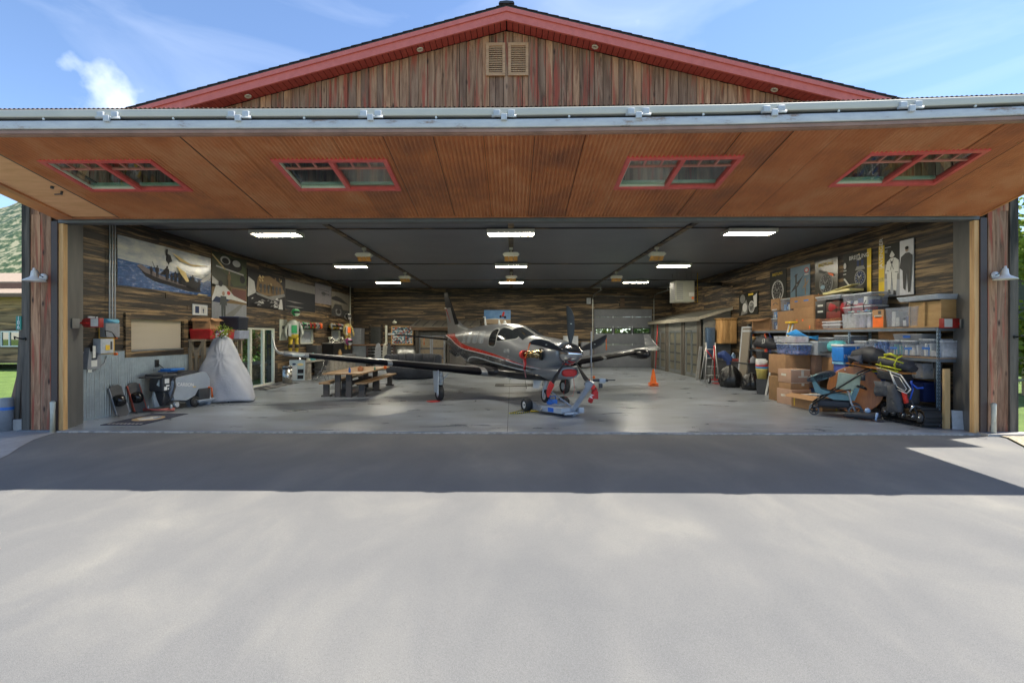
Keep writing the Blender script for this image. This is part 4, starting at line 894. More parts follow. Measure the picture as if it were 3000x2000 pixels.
# windows
WG = M('dark_cabin_glass', (.012, .014, .016), .06, coat=.5, spec=.8); WFR = M('grey_window_surround', (.33, .335, .32), .3, var=.03)
WGL = M('grey_window_shade', (.3, .32, .34), .25, var=.05)
def patch(pts, m, name, side=-1, off=.006, parent=PL):
    cy = sum(p[0] for p in pts) / len(pts); cz = sum(p[1] for p in pts) / len(pts); mb = MB(); rings = []
    # smooth the outline
    for _ in range(2): pts = [q for i, p in enumerate(pts) for q in (((p[0] * .75 + pts[(i + 1) % len(pts)][0] * .25), (p[1] * .75 + pts[(i + 1) % len(pts)][1] * .25)), ((p[0] * .25 + pts[(i + 1) % len(pts)][0] * .75), (p[1] * .25 + pts[(i + 1) % len(pts)][1] * .75)))]
    for s in (1, .8, .6, .4, .2, .02): rings.append([fus(cy + (p[0] - cy) * s, phz(cy + (p[0] - cy) * s, cz + (p[1] - cz) * s), off, side) for p in pts])
    mb.loft(rings, caps=False); return mb.build(name, m, parent, tf=AT)
def grow(pts, k=.035):
    cy = sum(p[0] for p in pts) / len(pts); cz = sum(p[1] for p in pts) / len(pts)
    return [(p[0] + math.copysign(k, p[0] - cy) * min(1, abs(p[0] - cy) * 4), p[1] + math.copysign(k, p[1] - cz) * min(1, abs(p[1] - cz) * 6)) for p in pts]
W1 = [(-2.16, 1.83), (-1.7, 1.79), (-1.04, 1.74), (-.98, 1.8), (-.92, 2.1), (-1.0, 2.15), (-1.45, 2.09), (-1.85, 1.98)]
W2 = [(-.92, 1.58), (-.5, 1.6), (-.42, 1.7), (-.42, 2.0), (-.55, 2.1), (-.8, 2.1), (-.88, 2.0), (-.96, 1.75)]
for sd_ in (-1, 1):
    for w_ in (W1, W2):
        f = patch(grow(w_), WFR, 'window_frame', sd_, .004); patch(w_, WG, 'cockpit_window', sd_, .009, f)
    for y0 in (.05, .62, 1.19, 1.76):
        w_ = [(y0, 1.68), (y0 + .3, 1.68), (y0 + .34, 1.75), (y0 + .34, 1.95), (y0 + .28, 2.02), (y0 + .06, 2.02), (y0, 1.95), (y0 - .02, 1.75)]
        f = patch(grow(w_, .02), LINEP, 'window_frame', sd_, .004); patch(w_, WGL, 'cabin_window', sd_, .009, f)
    # windscreen half
    mb = MB(); rings = []
    for i in range(9):
        y = -2.36 + .8 * i / 8; p0, p1 = R(4), R(43 - 9 * i / 8); 
        rings.append([fus(y, p0 + (p1 - p0) * k / 8, .008, sd_) for k in range(9)])
    mb.loft(rings, closed=False, caps=False); mb.build('windscreen', WG, PL, tf=AT)
mb = MB(); mb.prism([(-.5, -1.25, 1.8), (-.38, -1.1, 1.8), (-.4, -1.2, 1.98), (-.54, -1.1, 1.96)], (.01, 0, 0)); 
mb.build('sun_shade', K['yellow'], PL, tf=AT)
# registration marks
t1 = fus(-1.75, phz(-1.75, 1.47), .006)
v0 = (AT.to_3x3() @ Vector((0, -1, 0))); 
text('60 HR', .15, LINEP, PL, AT @ (t1 + Vector((-.012, 0, 0))), v0, (0, 0, 1), 'marking'); text('N', .08, LINEP, PL, AT @ (fus(-1.85, phz(-1.85, 1.33), .02)), v0, (0, 0, 1), 'marking')
mb = MB()
for y in (-1.6, -2.6): p = fus(y, phz(y, 1.22), .004); mb.box(p - Vector((.004, .05, .012)), p + Vector((.004, .05, .012)))
mb.build('vent', K['black'], PL, tf=AT)
for y, h, w_ in ((1.3, .3, .07), (.15, .13, .1), (-.3, .1, .16)):
    zt = interp(ST_, y, 3); mb = MB(); mb.prism([(-.012, y - w_ / 2, zt - .02), (-.012, y + w_ / 2 + .05, zt - .02), (-.012, y + w_ / 2 + h * .25, zt + h), (-.012, y + h * .2, zt + h)], (.024, 0, 0))
    if h > .2: mb.prism([(-.012, y + .08, zt + h - .02), (-.012, y + .24, zt + h - .02), (-.012, y + .24, zt + h + .01), (-.012, y + .06, zt + h + .01)], (.024, 0, 0))
    mb.build('antenna', K['white'], PL, tf=AT)
mb = MB(); mb.prism([(-.02, -.9, .7), (-.02, -.6, .7), (-.02, -.55, .56), (-.02, -.7, .56)], (.02, 0, 0)); mb.prism([(-.4, -1.6, .72), (-.4, -1.25, .72), (-.42, -1.25, .67), (-.42, -1.6, .67)], (.2, 0, 0)); mb.build('belly_antenna', K['white'], PL, tf=AT)
# wings
def foil(n=22, t_=.14):
    o = []
    for k in range(n + 1):
        a = math.pi * k / n; c = .5 * (1 + math.cos(a)); o.append((c, t_ * 5 * (.2969 * math.sqrt(c) - .126 * c - .3516 * c * c + .2843 * c**3 - .1015 * c**4) * 1.05))
    for k in range(1, n): a = math.pi * k / n; c = .5 * (1 - math.cos(a)); o.append((c, -t_ * 5 * (.2969 * math.sqrt(c) - .126 * c - .3516 * c * c + .2843 * c**3 - .1015 * c**4) * .8))
    return o
def wing(sd_, name, sp, mats, boot, parent=PL, vert=False):
    mb = MB(); rings = []; F = foil()
    for (s, le, ch, z, t_) in sp:
        Ft = foil(22, t_); rings.append([Vector((sd_ * s, le + c * ch, z + h * ch)) if not vert else Vector((h * ch, le + c * ch, z)) for c, h in Ft])
    def mf(i, k):
        c = (F[k][0] + F[(k + 1) % len(F)][0]) / 2; s = (sp[i][0] + sp[min(i + 1, len(sp) - 1)][0]) / 2
        if c < .115 and any(a < s < b for a, b in boot): return 1
        return 0 if (F[k][1] >= 0 or vert) else 2
    mb.loft(rings, mfun=mf); return mb.build(name, mats, parent, tf=AT)
BOOT = M('black_deice_boot', (.006, .006, .008), .5, spec=.04)
def wsec(s): f = (s - .6) / 5.8; return (s, -.85 + .62 * f, 1.95 - .85 * f, .78 + .66 * f, .16 - .04 * f)
for sd_ in (-1, 1):
    ss = [0, .6, 1.0, 2.0, 2.9, 3.55, 3.68, 4.6, 5.7, 6.05, 6.3]
    w = wing(sd_, 'wing', [wsec(max(s, .2)) for s in ss], [SIL, BOOT, M('underside_grey', (.2, .205, .21), .4)], [(.95, 3.56), (3.67, 5.71)])
    # winglet
    mb = MB(); rings = []
    for u, x, z, le, ch in ((0, 6.3, 1.4299, -.22, 1.08), (1, 6.42, 1.45, -.05, .9), (2, 6.5, 1.52, .15, .7), (3, 6.55, 1.7, .42, .5), (4, 6.6, 1.95, .75, .3)):
        nx, nz = (0, 1) if u == 0 else (-.5, .7) if u == 1 else (-.9, .3) if u == 2 else (-1, 0)
        rings.append([Vector((sd_ * (x + h * ch * -nx * -1), le + c * ch, z + h * ch * nz)) for c, h in foil(14, .1)])
    mb.loft(rings); mb.build('winglet', [SIL, REDP], w, tf=AT)
    mb = MB(); a = wsec(5.95); mb.box((sd_ * 5.8, a[1] - .01, a[3] - .03), (sd_ * 6.1, a[1] + .04, a[3] + .03), bev=.01); mb.build('landing_light', K['cream'], w, tf=AT)
    for s in (1.6, 3.2, 4.6):
        a = wsec(s); mb = MB(); mb.tube([(sd_ * s, a[1] + a[2] * .55, a[3] - .06), (sd_ * s, a[1] + a[2] * .8, a[3] - .1), (sd_ * s, a[1] + a[2] + .12, a[3] - .03)], [(.02, .03), (.03, .05), (.008, .01)], n=8); mb.build('flap_fairing', SIL, w, tf=AT)
    # wing root fillet
    mb = MB(); mb.loft([oval(-1.3, sd_ * .5, .86, .06, .04), oval(-.9, sd_ * .62, .84, .2, .12), oval(.1, sd_ * .68, .86, .24, .16), oval(1.1, sd_ * .6, .9, .2, .1), oval(1.6, sd_ * .5, .92, .05, .03)]); mb.build('wing_root_fairing', BLKP, PL, tf=AT)
mb = MB(); mb.loft([oval(y, 5.23, 1.25, r, r, 18, 2) for y, r in ((-.86, .02), (-.83, .09), (-.72, .155), (-.55, .185), (-.35, .19), (0, .15), (.4, .05))]); mb.build('radar_pod', BLKP, PL, tf=AT)
# tail
def fsec(z): f = (z - 1.95) / 1.8; return (z, 3.72 + 1.82 * f + .0, 5.42 + .64 * f - (3.72 + 1.82 * f), z, .09)
mb = MB(); F = foil(22, .09); zz = [1.8, 2.0, 2.35, 2.7, 3.0, 3.06, 3.4, 3.68, 3.75]; rings = []
for z in zz:
    _, le, ch, _, t_ = fsec(z); rings.append([Vector((h * ch * (1 if z < 3.7 else .3), le + c * ch, z)) for c, h in foil(22, .08)])
mb.loft(rings, mfun=lambda i, k: 1 if ((F[k][0] < .2 and zz[i] > 2.3) or zz[i] > 3.03) else 0); fin = mb.build('tail_fin', [SIL, BOOT], PL, tf=AT)
for sd_ in (-1, 1):
    mb = MB(); mb.prism([(sd_ * .062, 4.95, 2.45), (sd_ * .062, 5.0, 2.5), (sd_ * .048, 5.6, 3.02), (sd_ * .048, 5.55, 3.02)], (sd_ * .01, 0, 0)); mb.build('fin_stripe', REDP, fin, tf=AT)
mb = MB(); mb.prism([(-.01, 5.6, 3.04), (-.01, 5.95, 3.06), (-.01, 5.95, 3.09), (-.01, 5.6, 3.09)], (.02, 0, 0)); mb.box((-.07, 3.66, 2.0), (.07, 3.72, 2.06), bev=.01)
mb.tube([(0, 3.7, 2.0), (0, 4.22, 2.36)], [(.035, .03), (.03, .02)], n=8); mb.build('fin_leading_strip', K['white'], fin, tf=AT)
mb = MB(); mb.loft([[Vector((sx * w_, y, z)) for sx, z in ((-1, zb), (-.5, (zb + zt) / 2), (0, zt), (.5, (zb + zt) / 2), (1, zb))] for y, w_, zb, zt in ((2.6, .01, 2.12, 2.17), (3.1, .05, 2.05, 2.2), (3.6, .07, 2.0, 2.3), (4.1, .08, 1.95, 2.5))], closed=False, caps=False); mb.build('dorsal_fin', SIL, PL, tf=AT)
mb = MB(); mb.loft([[Vector((sx * .03 - 0, y, z)) for sx, z in ((-1, 1.5), (-1, zb), (1, zb), (1, 1.5))] for y, zb in ((3.6, 1.2), (4.4, 1.05), (5.3, 1.25))], closed=True); mb.build('ventral_fin', CHAR, PL, tf=AT)
for sd_ in (-1, 1):
    s_ = wing(sd_, 'tailplane', [(.1, 4.55, .95, 1.74, .1), (.3, 4.58, .93, 1.75, .1), (1.4, 4.72, .78, 1.86, .1), (2.35, 4.85, .64, 1.95, .1), (2.45, 4.9, .55, 1.965, .08)], [SIL, BOOT, M('underside_grey', (.2, .2, .2), .4)], [(.28, 2.36)])
    mb = MB(); mb.box((sd_ * 2.4, 4.8, 1.93), (sd_ * 2.5, 5.55, 2.0), bev=.02); mb.build('tailplane_tip', K['lgrey'], s_, tf=AT)
    for s in (1.0, 1.75): mb = MB(); z = 1.78 + .09 * (s - .3); mb.tube([(sd_ * s, 5.55, z), (sd_ * s, 5.6, z - .12), (sd_ * s, 5.58, z - .32)], [(.006, .03)] * 3, n=6); mb.build('streamer', K['orange'], s_, tf=AT)
# spinner and propeller
HUB = Vector((0, -4.05, 1.47))
mb = MB(); mb.lathe([(.25, 0), (.262, -.03), (.262, -.06), (.25, -.16), (.215, -.29), (.165, -.41), (.1, -.52), (.045, -.59), (.001, -.625)], HUB + Vector((0, .12, 0)), n=36, axis='y'); mb.build('spinner', M('mirror_spinner', (.55, .56, .58), .12, metal=1.0, var=.03), PL, tf=AT)
def blade(ang, cover, name='propeller_blade'):
    Rm = Matrix.Translation(HUB) @ Matrix.Rotation(ang, 4, 'Y')
    rings = []; 
    for r_, ch, tw, off in ((.18, .035, 70, 0), (.26, .05, 64, 0), (.36, .085, 55, .005), (.5, .115, 44, .01), (.7, .125, 33, .015), (.9, .12, 26, 0), (1.02, .1, 22, -.03), (1.1, .07, 20, -.06), (1.145, .03, 19, -.09), (1.155, .006, 19, -.1)):
        a = -R(tw); ch = ch * .76; th = ch * .12 + (.015 if r_ < .3 else .004)
        rg = []
        for k in range(12):
            t_ = 2 * math.pi * k / 12; u, v = math.cos(t_) * ch, math.sin(t_) * th
            rg.append(Rm @ Vector((off + u * math.cos(a) - v * math.sin(a), u * math.sin(a) + v * math.cos(a), r_)))
        rings.append(rg)
    mb = MB(); mb.loft(rings); b = mb.build(name, M('matt_black_blade', (.022, .022, .024), .38), PL, tf=AT)
    mb = MB(); mb.lathe([(.05, .14), (.05, .2), (.03, .21)], n=12, mat=Rm); mb.build('blade_root', K['black'], b, tf=AT)
    if cover:
        mb = MB(); rg = []
        for r_, ch, th, off in ((.86, .13, .03, -.0), (.9, .135, .035, -.005), (1.02, .125, .035, -.02), (1.12, .1, .03, -.05), (1.18, .05, .02, -.08), (1.2, .01, .01, -.09)):
            a = -R(24); ch *= .78; rg.append([Rm @ Vector((off + math.cos(2 * math.pi * k / 14) * ch * math.cos(a) - math.sin(2 * math.pi * k / 14) * th * math.sin(a), math.cos(2 * math.pi * k / 14) * ch * math.sin(a) + math.sin(2 * math.pi * k / 14) * th * math.cos(a), r_)) for k in range(14)])
        mb.loft(rg); mb.build('blade_cover', K['flag'], b, tf=AT)
    else:
        mb = MB(); p = Rm @ Vector((0, -.03, .72)); mb.box(p - Vector((.02, .004, .008)), p + Vector((.02, .004, .008))); mb.build('blade_mark', K['cream'], b, tf=AT)
    if abs(math.sin(ang)) > .8:
        mb = MB(); p = Rm @ Vector((-.09, 0, 1.13)); mb.tube([p, p + Vector((-.03 if ang < 0 or ang > 3.2 else .02, .02, -.12)), p + Vector((-.11 if ang < 0 or ang > 3.2 else .03, .03, -.36))], [(.005, .022)] * 3, n=6); mb.build('streamer', K['orange'], b, tf=AT)
for k in range(5): blade(2 * math.pi * k / 5, k in (2, 3))
# landing gear
GW = M('white_gear_enamel', (.6, .62, .64), .4, var=.06)
def wheel(c, r_, w_, par, hubm, tf=None, ax='x'):
    mb = MB(); prof = [(r_ * .55, -w_ * .42), (r_ * .8, -w_ * .5), (r_ * .96, -w_ * .36), (r_, -w_ * .12), (r_, w_ * .12), (r_ * .96, w_ * .36), (r_ * .8, w_ * .5), (r_ * .55, w_ * .42)]
    mb.lathe(prof, c, n=26, axis=ax, cap=False); mb.build('tyre', K['rubber'], par, tf=tf)
    mb = MB(); mb.lathe([(.001, -w_ * .3), (r_ * .3, -w_ * .36), (r_ * .56, -w_ * .4), (r_ * .56, w_ * .4), (r_ * .3, w_ * .36), (.001, w_ * .3)], c, n=20, axis=ax); mb.build('rim', hubm, par, tf=tf)
for sd_ in (-1, 1):
    x, y = sd_ * 2.12, -.35
    mb = MB(); mb.tube([(x, y, .95), (x, y, .45)], [.05, .04], n=12); mb.tube([(x, y, .48), (x, y + .06, .3), (x, y + .02, .24)], [.04, .035, .03], n=8); mb.tube([(x, y + .06, .8), (x, y + .14, .55), (x, y + .05, .3)], .02, n=6); mb.tube([(x - sd_ * .35, y, .9), (x, y, .55)], .02, n=6)
    for k in range(4): mb.box((x - .06, y - .07, .48 + k * .09), (x + .05, y - .03, .52 + k * .09), bev=.008)
    mb.tube([(x + .04, y - .06, .9), (x + .07, y - .07, .6), (x + .03, y - .06, .35)], .008, n=5, m=1)
    g = mb.build('main_gear', [GW, K['dark']], PL, tf=AT)
    wheel(Vector((x - sd_ * -.02, y + .03, .235)), .235, .17, g, GW, AT)
    mb = MB(); xx = x + sd_ * .13; mb.prism([(xx, y - .22, .22), (xx, y + .16, .26), (xx, y + .3, .95), (xx, y - .25, .95)], (sd_ * .02, 0, 0)); mb.build('gear_door', GW, g, tf=AT)
mb = MB(); x, y = 0, -2.85; mb.tube([(x, y, .85), (x, y, .5)], .05, n=12); mb.tube([(x - .07, y, .5), (x + .07, y, .5)], .03, n=8)
for s in (-1, 1): mb.tube([(s * .08, y, .5), (s * .08, y + .02, .28)], [.025, .022], n=8)
mb.tube([(0, y + .02, .75), (0, y + .2, .6), (0, y + .05, .42)], .018, n=6); ng = mb.build('nose_gear', GW, PL, tf=AT)
for s in (-1, 1): mb = MB(); mb.prism([(s * .17, y - .1, .75), (s * .17, y + .35, .75), (s * .22, y + .3, .5), (s * .22, y - .0, .52)], (s * .012, 0, 0)); mb.build('gear_door', GW, ng, tf=AT)
wheel(Vector((0, y + .02, .31)), .18, .13, ng, M('white_red_hub', (.6, .55, .53), .4), AT)
mb = MB(); p = AT @ Vector((-2.35, -.38, 0)); mb.lathe([(.2, .0), (.2, .012), (.001, .012)], p, n=20); mb.build('drip_mat', K['flag'], label='flat red mat under the left main wheel of the airplane', cat='mat')

# ================= TUG =================
TT = Matrix.Translation((.86, 12.48, 0)) @ Matrix.Rotation(R(25.5), 4, 'Z')   # local -y is forward
tug = thing('aircraft_tug', 'low silver electric tug with fat tyres under the airplane nose', 'aircraft tug', (.86, 12.48, 0))
TG = M('tug_silver_enamel', (.4, .43, .48), .35, metal=.3)
mb = MB(); mb.prism([(-.42, .12, .07), (-.4, -.5, .07), (-.2, -1.1, .07), (.28, -1.1, .07), (.42, -.5, .07), (.42, .12, .07), (.3, .12, .07), (.3, -.3, .07), (-.3, -.3, .07), (-.3, .12, .07)], (0, 0, .13)); 
mb.box((.2, -1.25, .08), (.34, -1.05, .22), bev=.01); mb.box((-.16, -1.2, .05), (.24, -1.12, .11), bev=.01); mb.build('deck', TG, tug, tf=TT)
for s in (-1, 1):
    mb = MB(); mb.prism([(s * .43, .18, .12), (s * .43, -.5, .06), (s * .43, -.6, .12), (s * .43, -.2, .26), (s * .43, .18, .22)], (s * .02, 0, 0)); mb.build('side_arm', K['grey'], tug, tf=TT)
    g = MB(); g.tube([(s * .35, 0, .17), (s * .62, 0, .17)], .025, n=8); ax_ = g.build('axle', K['dark'], tug, tf=TT); wheel(Vector((s * .54, 0, .165)), .165, .2, ax_, K['white'], TT)
mb = MB(); mb.lathe([(.001, -.03), (.05, -.03), (.055, 0), (.05, .03), (.001, .03)], (.1, -1.16, .055), n=16, axis='x'); mb.build('castor', K['grey'], tug, tf=TT)
b0, b1 = Vector((1.43, 11.52, .14)), Vector((1.85, 11.25, .84)); d = (b1 - b0).normalized(); u = Vector((.9, .3, -.5)); u = (u - d * u.dot(d)).normalized(); v = d.cross(u)
mb = MB(); mb.prism([b0 - u * .06 - v * .03, b0 + u * .05 - v * .03, b0 + u * .05 + v * .03, b0 - u * .06 + v * .03], b1 - b0); mb.tube([b1 - v * .05 - u * .05 - d * .1, b1 + v * .05 - u * .05 - d * .1], .085, n=18); mb.build('mast', TG, tug)
mb = MB(); mb.box((1.86, 11.15, .85), (2.2, 11.27, .91), bev=.015); mb.box((2.0, 11.14, .82), (2.14, 11.28, .93), 1, bev=.015); mb.tube([(2.2, 11.2, .88), (2.36, 11.15, .89)], .014, n=8, m=0); mb.box((2.0, 11.2, .7), (2.08, 11.28, .8), 0, bev=.01); mb.ball((1.88, 11.2, .95), .035, 2, 10, 6); mb.tube([(1.6, 11.4, .58), (1.52, 11.4, .57)], .03, n=8, m=0); mb.build('control_head', [K['dark'], K['lgrey'], K['orange']], tug)
mb = MB(); mb.tube([(1.86, 11.45, .85), (1.86, 11.45, 2.0)], .012, n=6); mb.build('pole', TG, tug)
mb = MB(); mb.tube([(1.45, 11.52, .2), (.98, 12.3, .5)], .02, n=8); mb.build('winch_strut', M('blue_grey_tube', (.25, .33, .45), .4), tug)
mb = MB(); p = Vector((1.8, 11.28, .36)); dd = Vector((.12, -.02, .3)); mb.tube([p, p + dd * .1, p + dd * .9, p + dd], [.05, .062, .062, .03], n=14); mb.tube([p + dd * .35, p + dd * .62], .0635, n=14, m=1, cap=False); mb.tube([p + dd, p + dd * 1.15], .02, n=8, m=2); mb.build('fire_extinguisher', [K['red'], K['white'], K['dark']], label='small red fire extinguisher strapped to the tug mast', cat='extinguisher')
mb = MB(); mb.prism([(1.83, 11.22, .45), (1.98, 11.2, .45), (1.98, 11.2, .62), (1.92, 11.2, .68), (1.87, 11.22, .6)], (0, .02, 0)); mb.build('red_paddle', K['flag'], tug)
mb = MB(); mb.box((-.02, -.36, .2), (.14, -.16, .3), bev=.01); mb.box((-.14, -.42, .2), (-.05, -.3, .27), bev=.01); mb.tube([(-.02, -.26, .3), (-.02, -.26, .38), (.14, -.26, .38), (.14, -.26, .3)], .015, n=6); mb.build('winch', M('bright_blue_enamel', (.02, .15, .55), .4), tug, tf=TT)
mb = MB(); random.seed(2); pts = [(.0 + .16 * math.cos(a * .7) * pick(.6, 1), -.7 + .16 * math.sin(a * .7) * pick(.6, 1), .215 + pick(0, .03)) for a in range(30)]; mb.tube(pts, .009, n=5); mb.build('coiled_cable', K['lgrey'], tug, tf=TT)
mb = MB(); mb.box((-.335, -.86, .09), (-.32, -.76, .18)); 
pp = TT @ Vector((-.3, -.8, .13)); mb = MB(); q = TT.to_3x3() @ Vector((-.93, -.33, 0)); nn = Vector((-.95 * .9 + .2, -.9, 0))
mb.box((-.085, -.006, -.05), (.085, .006, .05), mat=TT @ Matrix.Translation((-.31, -.79, .135)) @ Matrix.Rotation(R(108.4 + 180), 4, 'Z')); mb.build('blue_badge', K['blue'], tug)
# chocks on a black and yellow rope
ROPE = M('yellow_black_rope', (.5, .45, .03), .7)
ch = thing('wheel_chock_rope', 'black and yellow rope with two yellow handles lying beside the tug wheel', 'rope', G(1530, 1209))
def ropeobj(p0, p1, p2, sag):
    mb = MB(); P = []
    for i in range(41):
        t_ = i / 40; P.append(Vector(p0) * (1 - t_)**2 + Vector(p1) * 2 * t_ * (1 - t_) + Vector(p2) * t_ * t_)
    for i in range(40): mb.tube([P[i], P[i + 1]], .013, m=(i // 2) % 2, n=6)
    mb.build('rope', [ROPE, K['black']], ch)
A_, B_, C_ = G(1492, 1212), G(1537, 1200), G(1580, 1208)
for q in (A_, B_, C_): q.z = .014
ropeobj(A_, (A_ + B_) / 2 + Vector((0, -.03, 0)), B_, 0); ropeobj(A_, (A_ + C_) / 2 + Vector((-.1, -.12, 0)), C_ + Vector((-.25, 0, 0)), 0)
mb = MB(); mb.tube([B_ + Vector((-.05, 0, .02)), B_ + Vector((.12, 0, .02))], .02, n=8); mb.tube([C_ + Vector((-.22, 0, .02)), C_ + Vector((.0, .02, .02))], .022, n=8); mb.build('handle', K['yellow'], ch)
# ================= LEFT SIDE OF THE HANGAR =================
XL = -9.545
def Lp(x, y, X=XL): return atX(x, y, X)
class Pic:
    """a flat picture hung on a wall: local u to the right and v up in the picture, drawn with thin layers"""
    def __init__(s, name, org, ud, vd, w, h, base, label, cat='poster', group=None, thick=.012):
        s.o, s.u, s.v, s.w, s.h = Vector(org), Vector(ud).normalized(), Vector(vd).normalized(), w, h; s.n = s.u.cross(s.v); s.k = 0
        mb = MB(); mb.prism([s.P(0, 0), s.P(1, 0), s.P(1, 1), s.P(0, 1)], s.n * -thick); s.ob = mb.build(name, base, label=label, cat=cat, group=group)
        s.mb = MB(); s.mats = []
    def P(s, a, b, off=0): return s.o + s.u * a * s.w + s.v * b * s.h + s.n * off
    def poly(s, pts, m):
        if m not in s.mats: s.mats.append(m)
        s.k += 1; s.mb.f([s.P(a, b, .0012 * s.k) for a, b in pts], s.mats.index(m)); return s
    def rect(s, a, b, c, d, m): return s.poly([(a, b), (c, b), (c, d), (a, d)], m)
    def ell(s, a, b, ra, rb, m, n=20): return s.poly([(a + ra * math.cos(6.2832 * k / n), b + rb * math.sin(6.2832 * k / n)) for k in range(n)], m)
    def line(s, p, q, w, m):
        dx, dy = (q[0] - p[0]) * s.w, (q[1] - p[1]) * s.h; l = math.hypot(dx, dy); nx, ny = -dy / l * w / 2 / s.w, dx / l * w / 2 / s.h
        return s.poly([(p[0] + nx, p[1] + ny), (q[0] + nx, q[1] + ny), (q[0] - nx, q[1] - ny), (p[0] - nx, p[1] - ny)], m)
    def man(s, a, b, h, m, head=None, w=1.0):
        k = s.h / s.w * w; s.poly([(a - .1 * h * k, b), (a - .02 * h * k, b), (a, b + .42 * h), (a + .03 * h * k, b), (a + .11 * h * k, b), (a + .12 * h * k, b + .5 * h), (a + .2 * h * k, b + .45 * h), (a + .15 * h * k, b + .82 * h), (a - .15 * h * k, b + .82 * h), (a - .2 * h * k, b + .45 * h), (a - .12 * h * k, b + .5 * h)], m); return s.ell(a, b + .92 * h, .075 * h * k, .085 * h, head or m, 12)
    def done(s, name='picture'): 
        if s.mats: s.mb.build(name, s.mats, s.ob, recalc=False)
        return s.ob
def lpic(name, x0, x1, yt, yb, base, label, xr=None, **kw):
    """picture on the left wall; yt, yb: top and bottom rows at column x0 (or at xr)"""
    p, q = Lp(x0, yt), Lp(x1, yt); xr = x0 if xr is None else xr; t_, b_ = Lp(xr, yt), Lp(xr, yb)
    return Pic(name, (XL + .013, p.y, b_.z), (0, 1, 0), (0, 0, 1), q.y - p.y, t_.z - b_.z, base, label, **kw)
def pm(name, c, rough=.25, var=.1, **kw): return M('print_' + name, c, rough + .2, var=var, spec=.2, **kw)
SKYP = mapmat('print_evening_sky', [(.3, (.2, .24, .29)), (.55, (.38, .39, .38)), (.8, (.6, .55, .42))], 1.5, (1, 1, 3), rough=.18, bmp=.35)
SEA = mapmat('print_blue_sea', [(.3, (.01, .03, .1)), (.55, (.03, .09, .24)), (.72, (.3, .36, .45))], 5, (1, 1, 4), rough=.2, detail=9, bmp=.3)
ink = pm('ink', (.012, .012, .015)); inkb = pm('boat_tube', (.14, .12, .12)); gold = pm('gold', (.6, .46, .2)); cloudw = pm('pale', (.5, .5, .48)); grey2 = pm('mid_grey', (.2, .2, .19)); dark2 = pm('dark_grey', (.06, .06, .06)); grn = pm('olive', (.07, .09, .04)); brn = pm('brown', (.2, .13, .06)); wht = pm('white', (.62, .62, .6)); dkb = pm('deep_blue', (.02, .035, .09)); skyb = pm('sky_blue', (.08, .2, .42)); redp = pm('red', (.5, .04, .03)); yelp = pm('yellow', (.6, .42, .04))
p = lpic('boat_poster', 342.6, 616.5, 687, 834, SKYP, 'large glossy poster of an inflatable boat full of people on a blue sea')
p.poly([(0, 0), (1, 0), (1, .4), (0, .53)], SEA)
p.poly([(.17, .45), (.22, .47), (.3, .38), (.48, .27), (.7, .2), (.86, .13), (.86, .07), (.7, .06), (.5, .13), (.33, .18), (.25, .26)], ink)
p.poly([(.165, .46), (.2, .5), (.26, .44), (.4, .33), (.68, .21), (.68, .16), (.4, .25), (.24, .34)], inkb)
p.poly([(.38, .34), (.44, .36), (.49, .66), (.52, .7), (.5, .83), (.46, .86), (.45, .7), (.48, .6)], ink)
for i, x in enumerate((.3, .36, .46, .51, .55, .6, .65, .7, .75, .79, .83)): y = .36 - (x - .3) * .32; p.man(x, y - .06, .2 + .06 * (i % 3), ink, w=1.3)
p.poly([(.44, .8), (.455, .8), (.46, .95), (.445, .95)], ink); p.line((.33, .45), (.3, .6), .02, ink); p.poly([(.6, .22), (.8, .12), (.84, .3), (.62, .38)], ink)
p.poly([(.55, .62), (.66, .5), (.7, .3), (.67, .28), (.6, .45)], gold); p.poly([(.84, .35), (.99, .62), (.97, .45), (.88, .33)], cloudw); p.poly([(.5, .9), (.72, .72), (.98, .78), (.75, .68), (.6, .74)], gold); p.poly([(.8, .0), (.92, .01), (.95, .03), (.82, .03)], gold); p.done()
p = lpic('helicopter_cockpit_poster', 619.5, 721, 733.6, 838, brn, 'poster of a person in front of a green helicopter nose, next to the boat poster')
p.rect(0, .0, 1, 1, pm('dark_olive', (.05, .055, .035))); p.poly([(0, .3), (.25, .1), (.6, 0), (0, 0)], cloudw); p.poly([(.1, .62), (.5, .98), (1, .7), (1, .2), (.6, .1), (.4, .4)], grn); p.ell(.55, .72, .3, .2, ink); p.ell(.36, .82, .14, .12, cloudw); p.ell(.36, .8, .1, .09, ink); p.ell(.68, .8, .12, .1, cloudw); p.line((.1, .6), (.9, .5), .05, cloudw); p.line((0, .9), (.35, .55), .05, gold); p.ell(.22, .12, .06, .09, ink); p.ell(.86, .35, .08, .12, ink); p.man(.46, .06, .45, brn, pm('skin', (.4, .26, .18))); p.done()
p = lpic('pilot_poster', 619.5, 721, 848, 940, grey2, 'poster of a person in a grey flight suit in front of a white jet', xr=721)
p.rect(0, 0, 1, .5, pm('ramp_grey', (.26, .27, .29))); p.rect(0, .5, 1, 1, brn); p.rect(.55, .6, .98, .95, maroon := pm('brick', (.15, .06, .05))); p.poly([(0, .6), (.1, .98), (.35, 1), (.6, .74), (1, .6), (1, .56), (.5, .62), (.15, .5), (0, .52)], wht); p.ell(.45, .8, .05, .06, redp); p.poly([(0, .5), (.1, .66), (.5, .6), (.3, .48)], dkb); p.poly([(.2, 0), (.5, 0), (.9, .5), (.8, .5)], wht if False else grey2); p.man(.3, .05, .78, pm('flightsuit', (.07, .08, .08)), pm('skin', (.4, .26, .18)), w=1.2); p.done()
p = lpic('raiding_boat_poster', 724, 834, 787, 896, ink, 'poster of a crowded boat bathed in golden light above white spray')
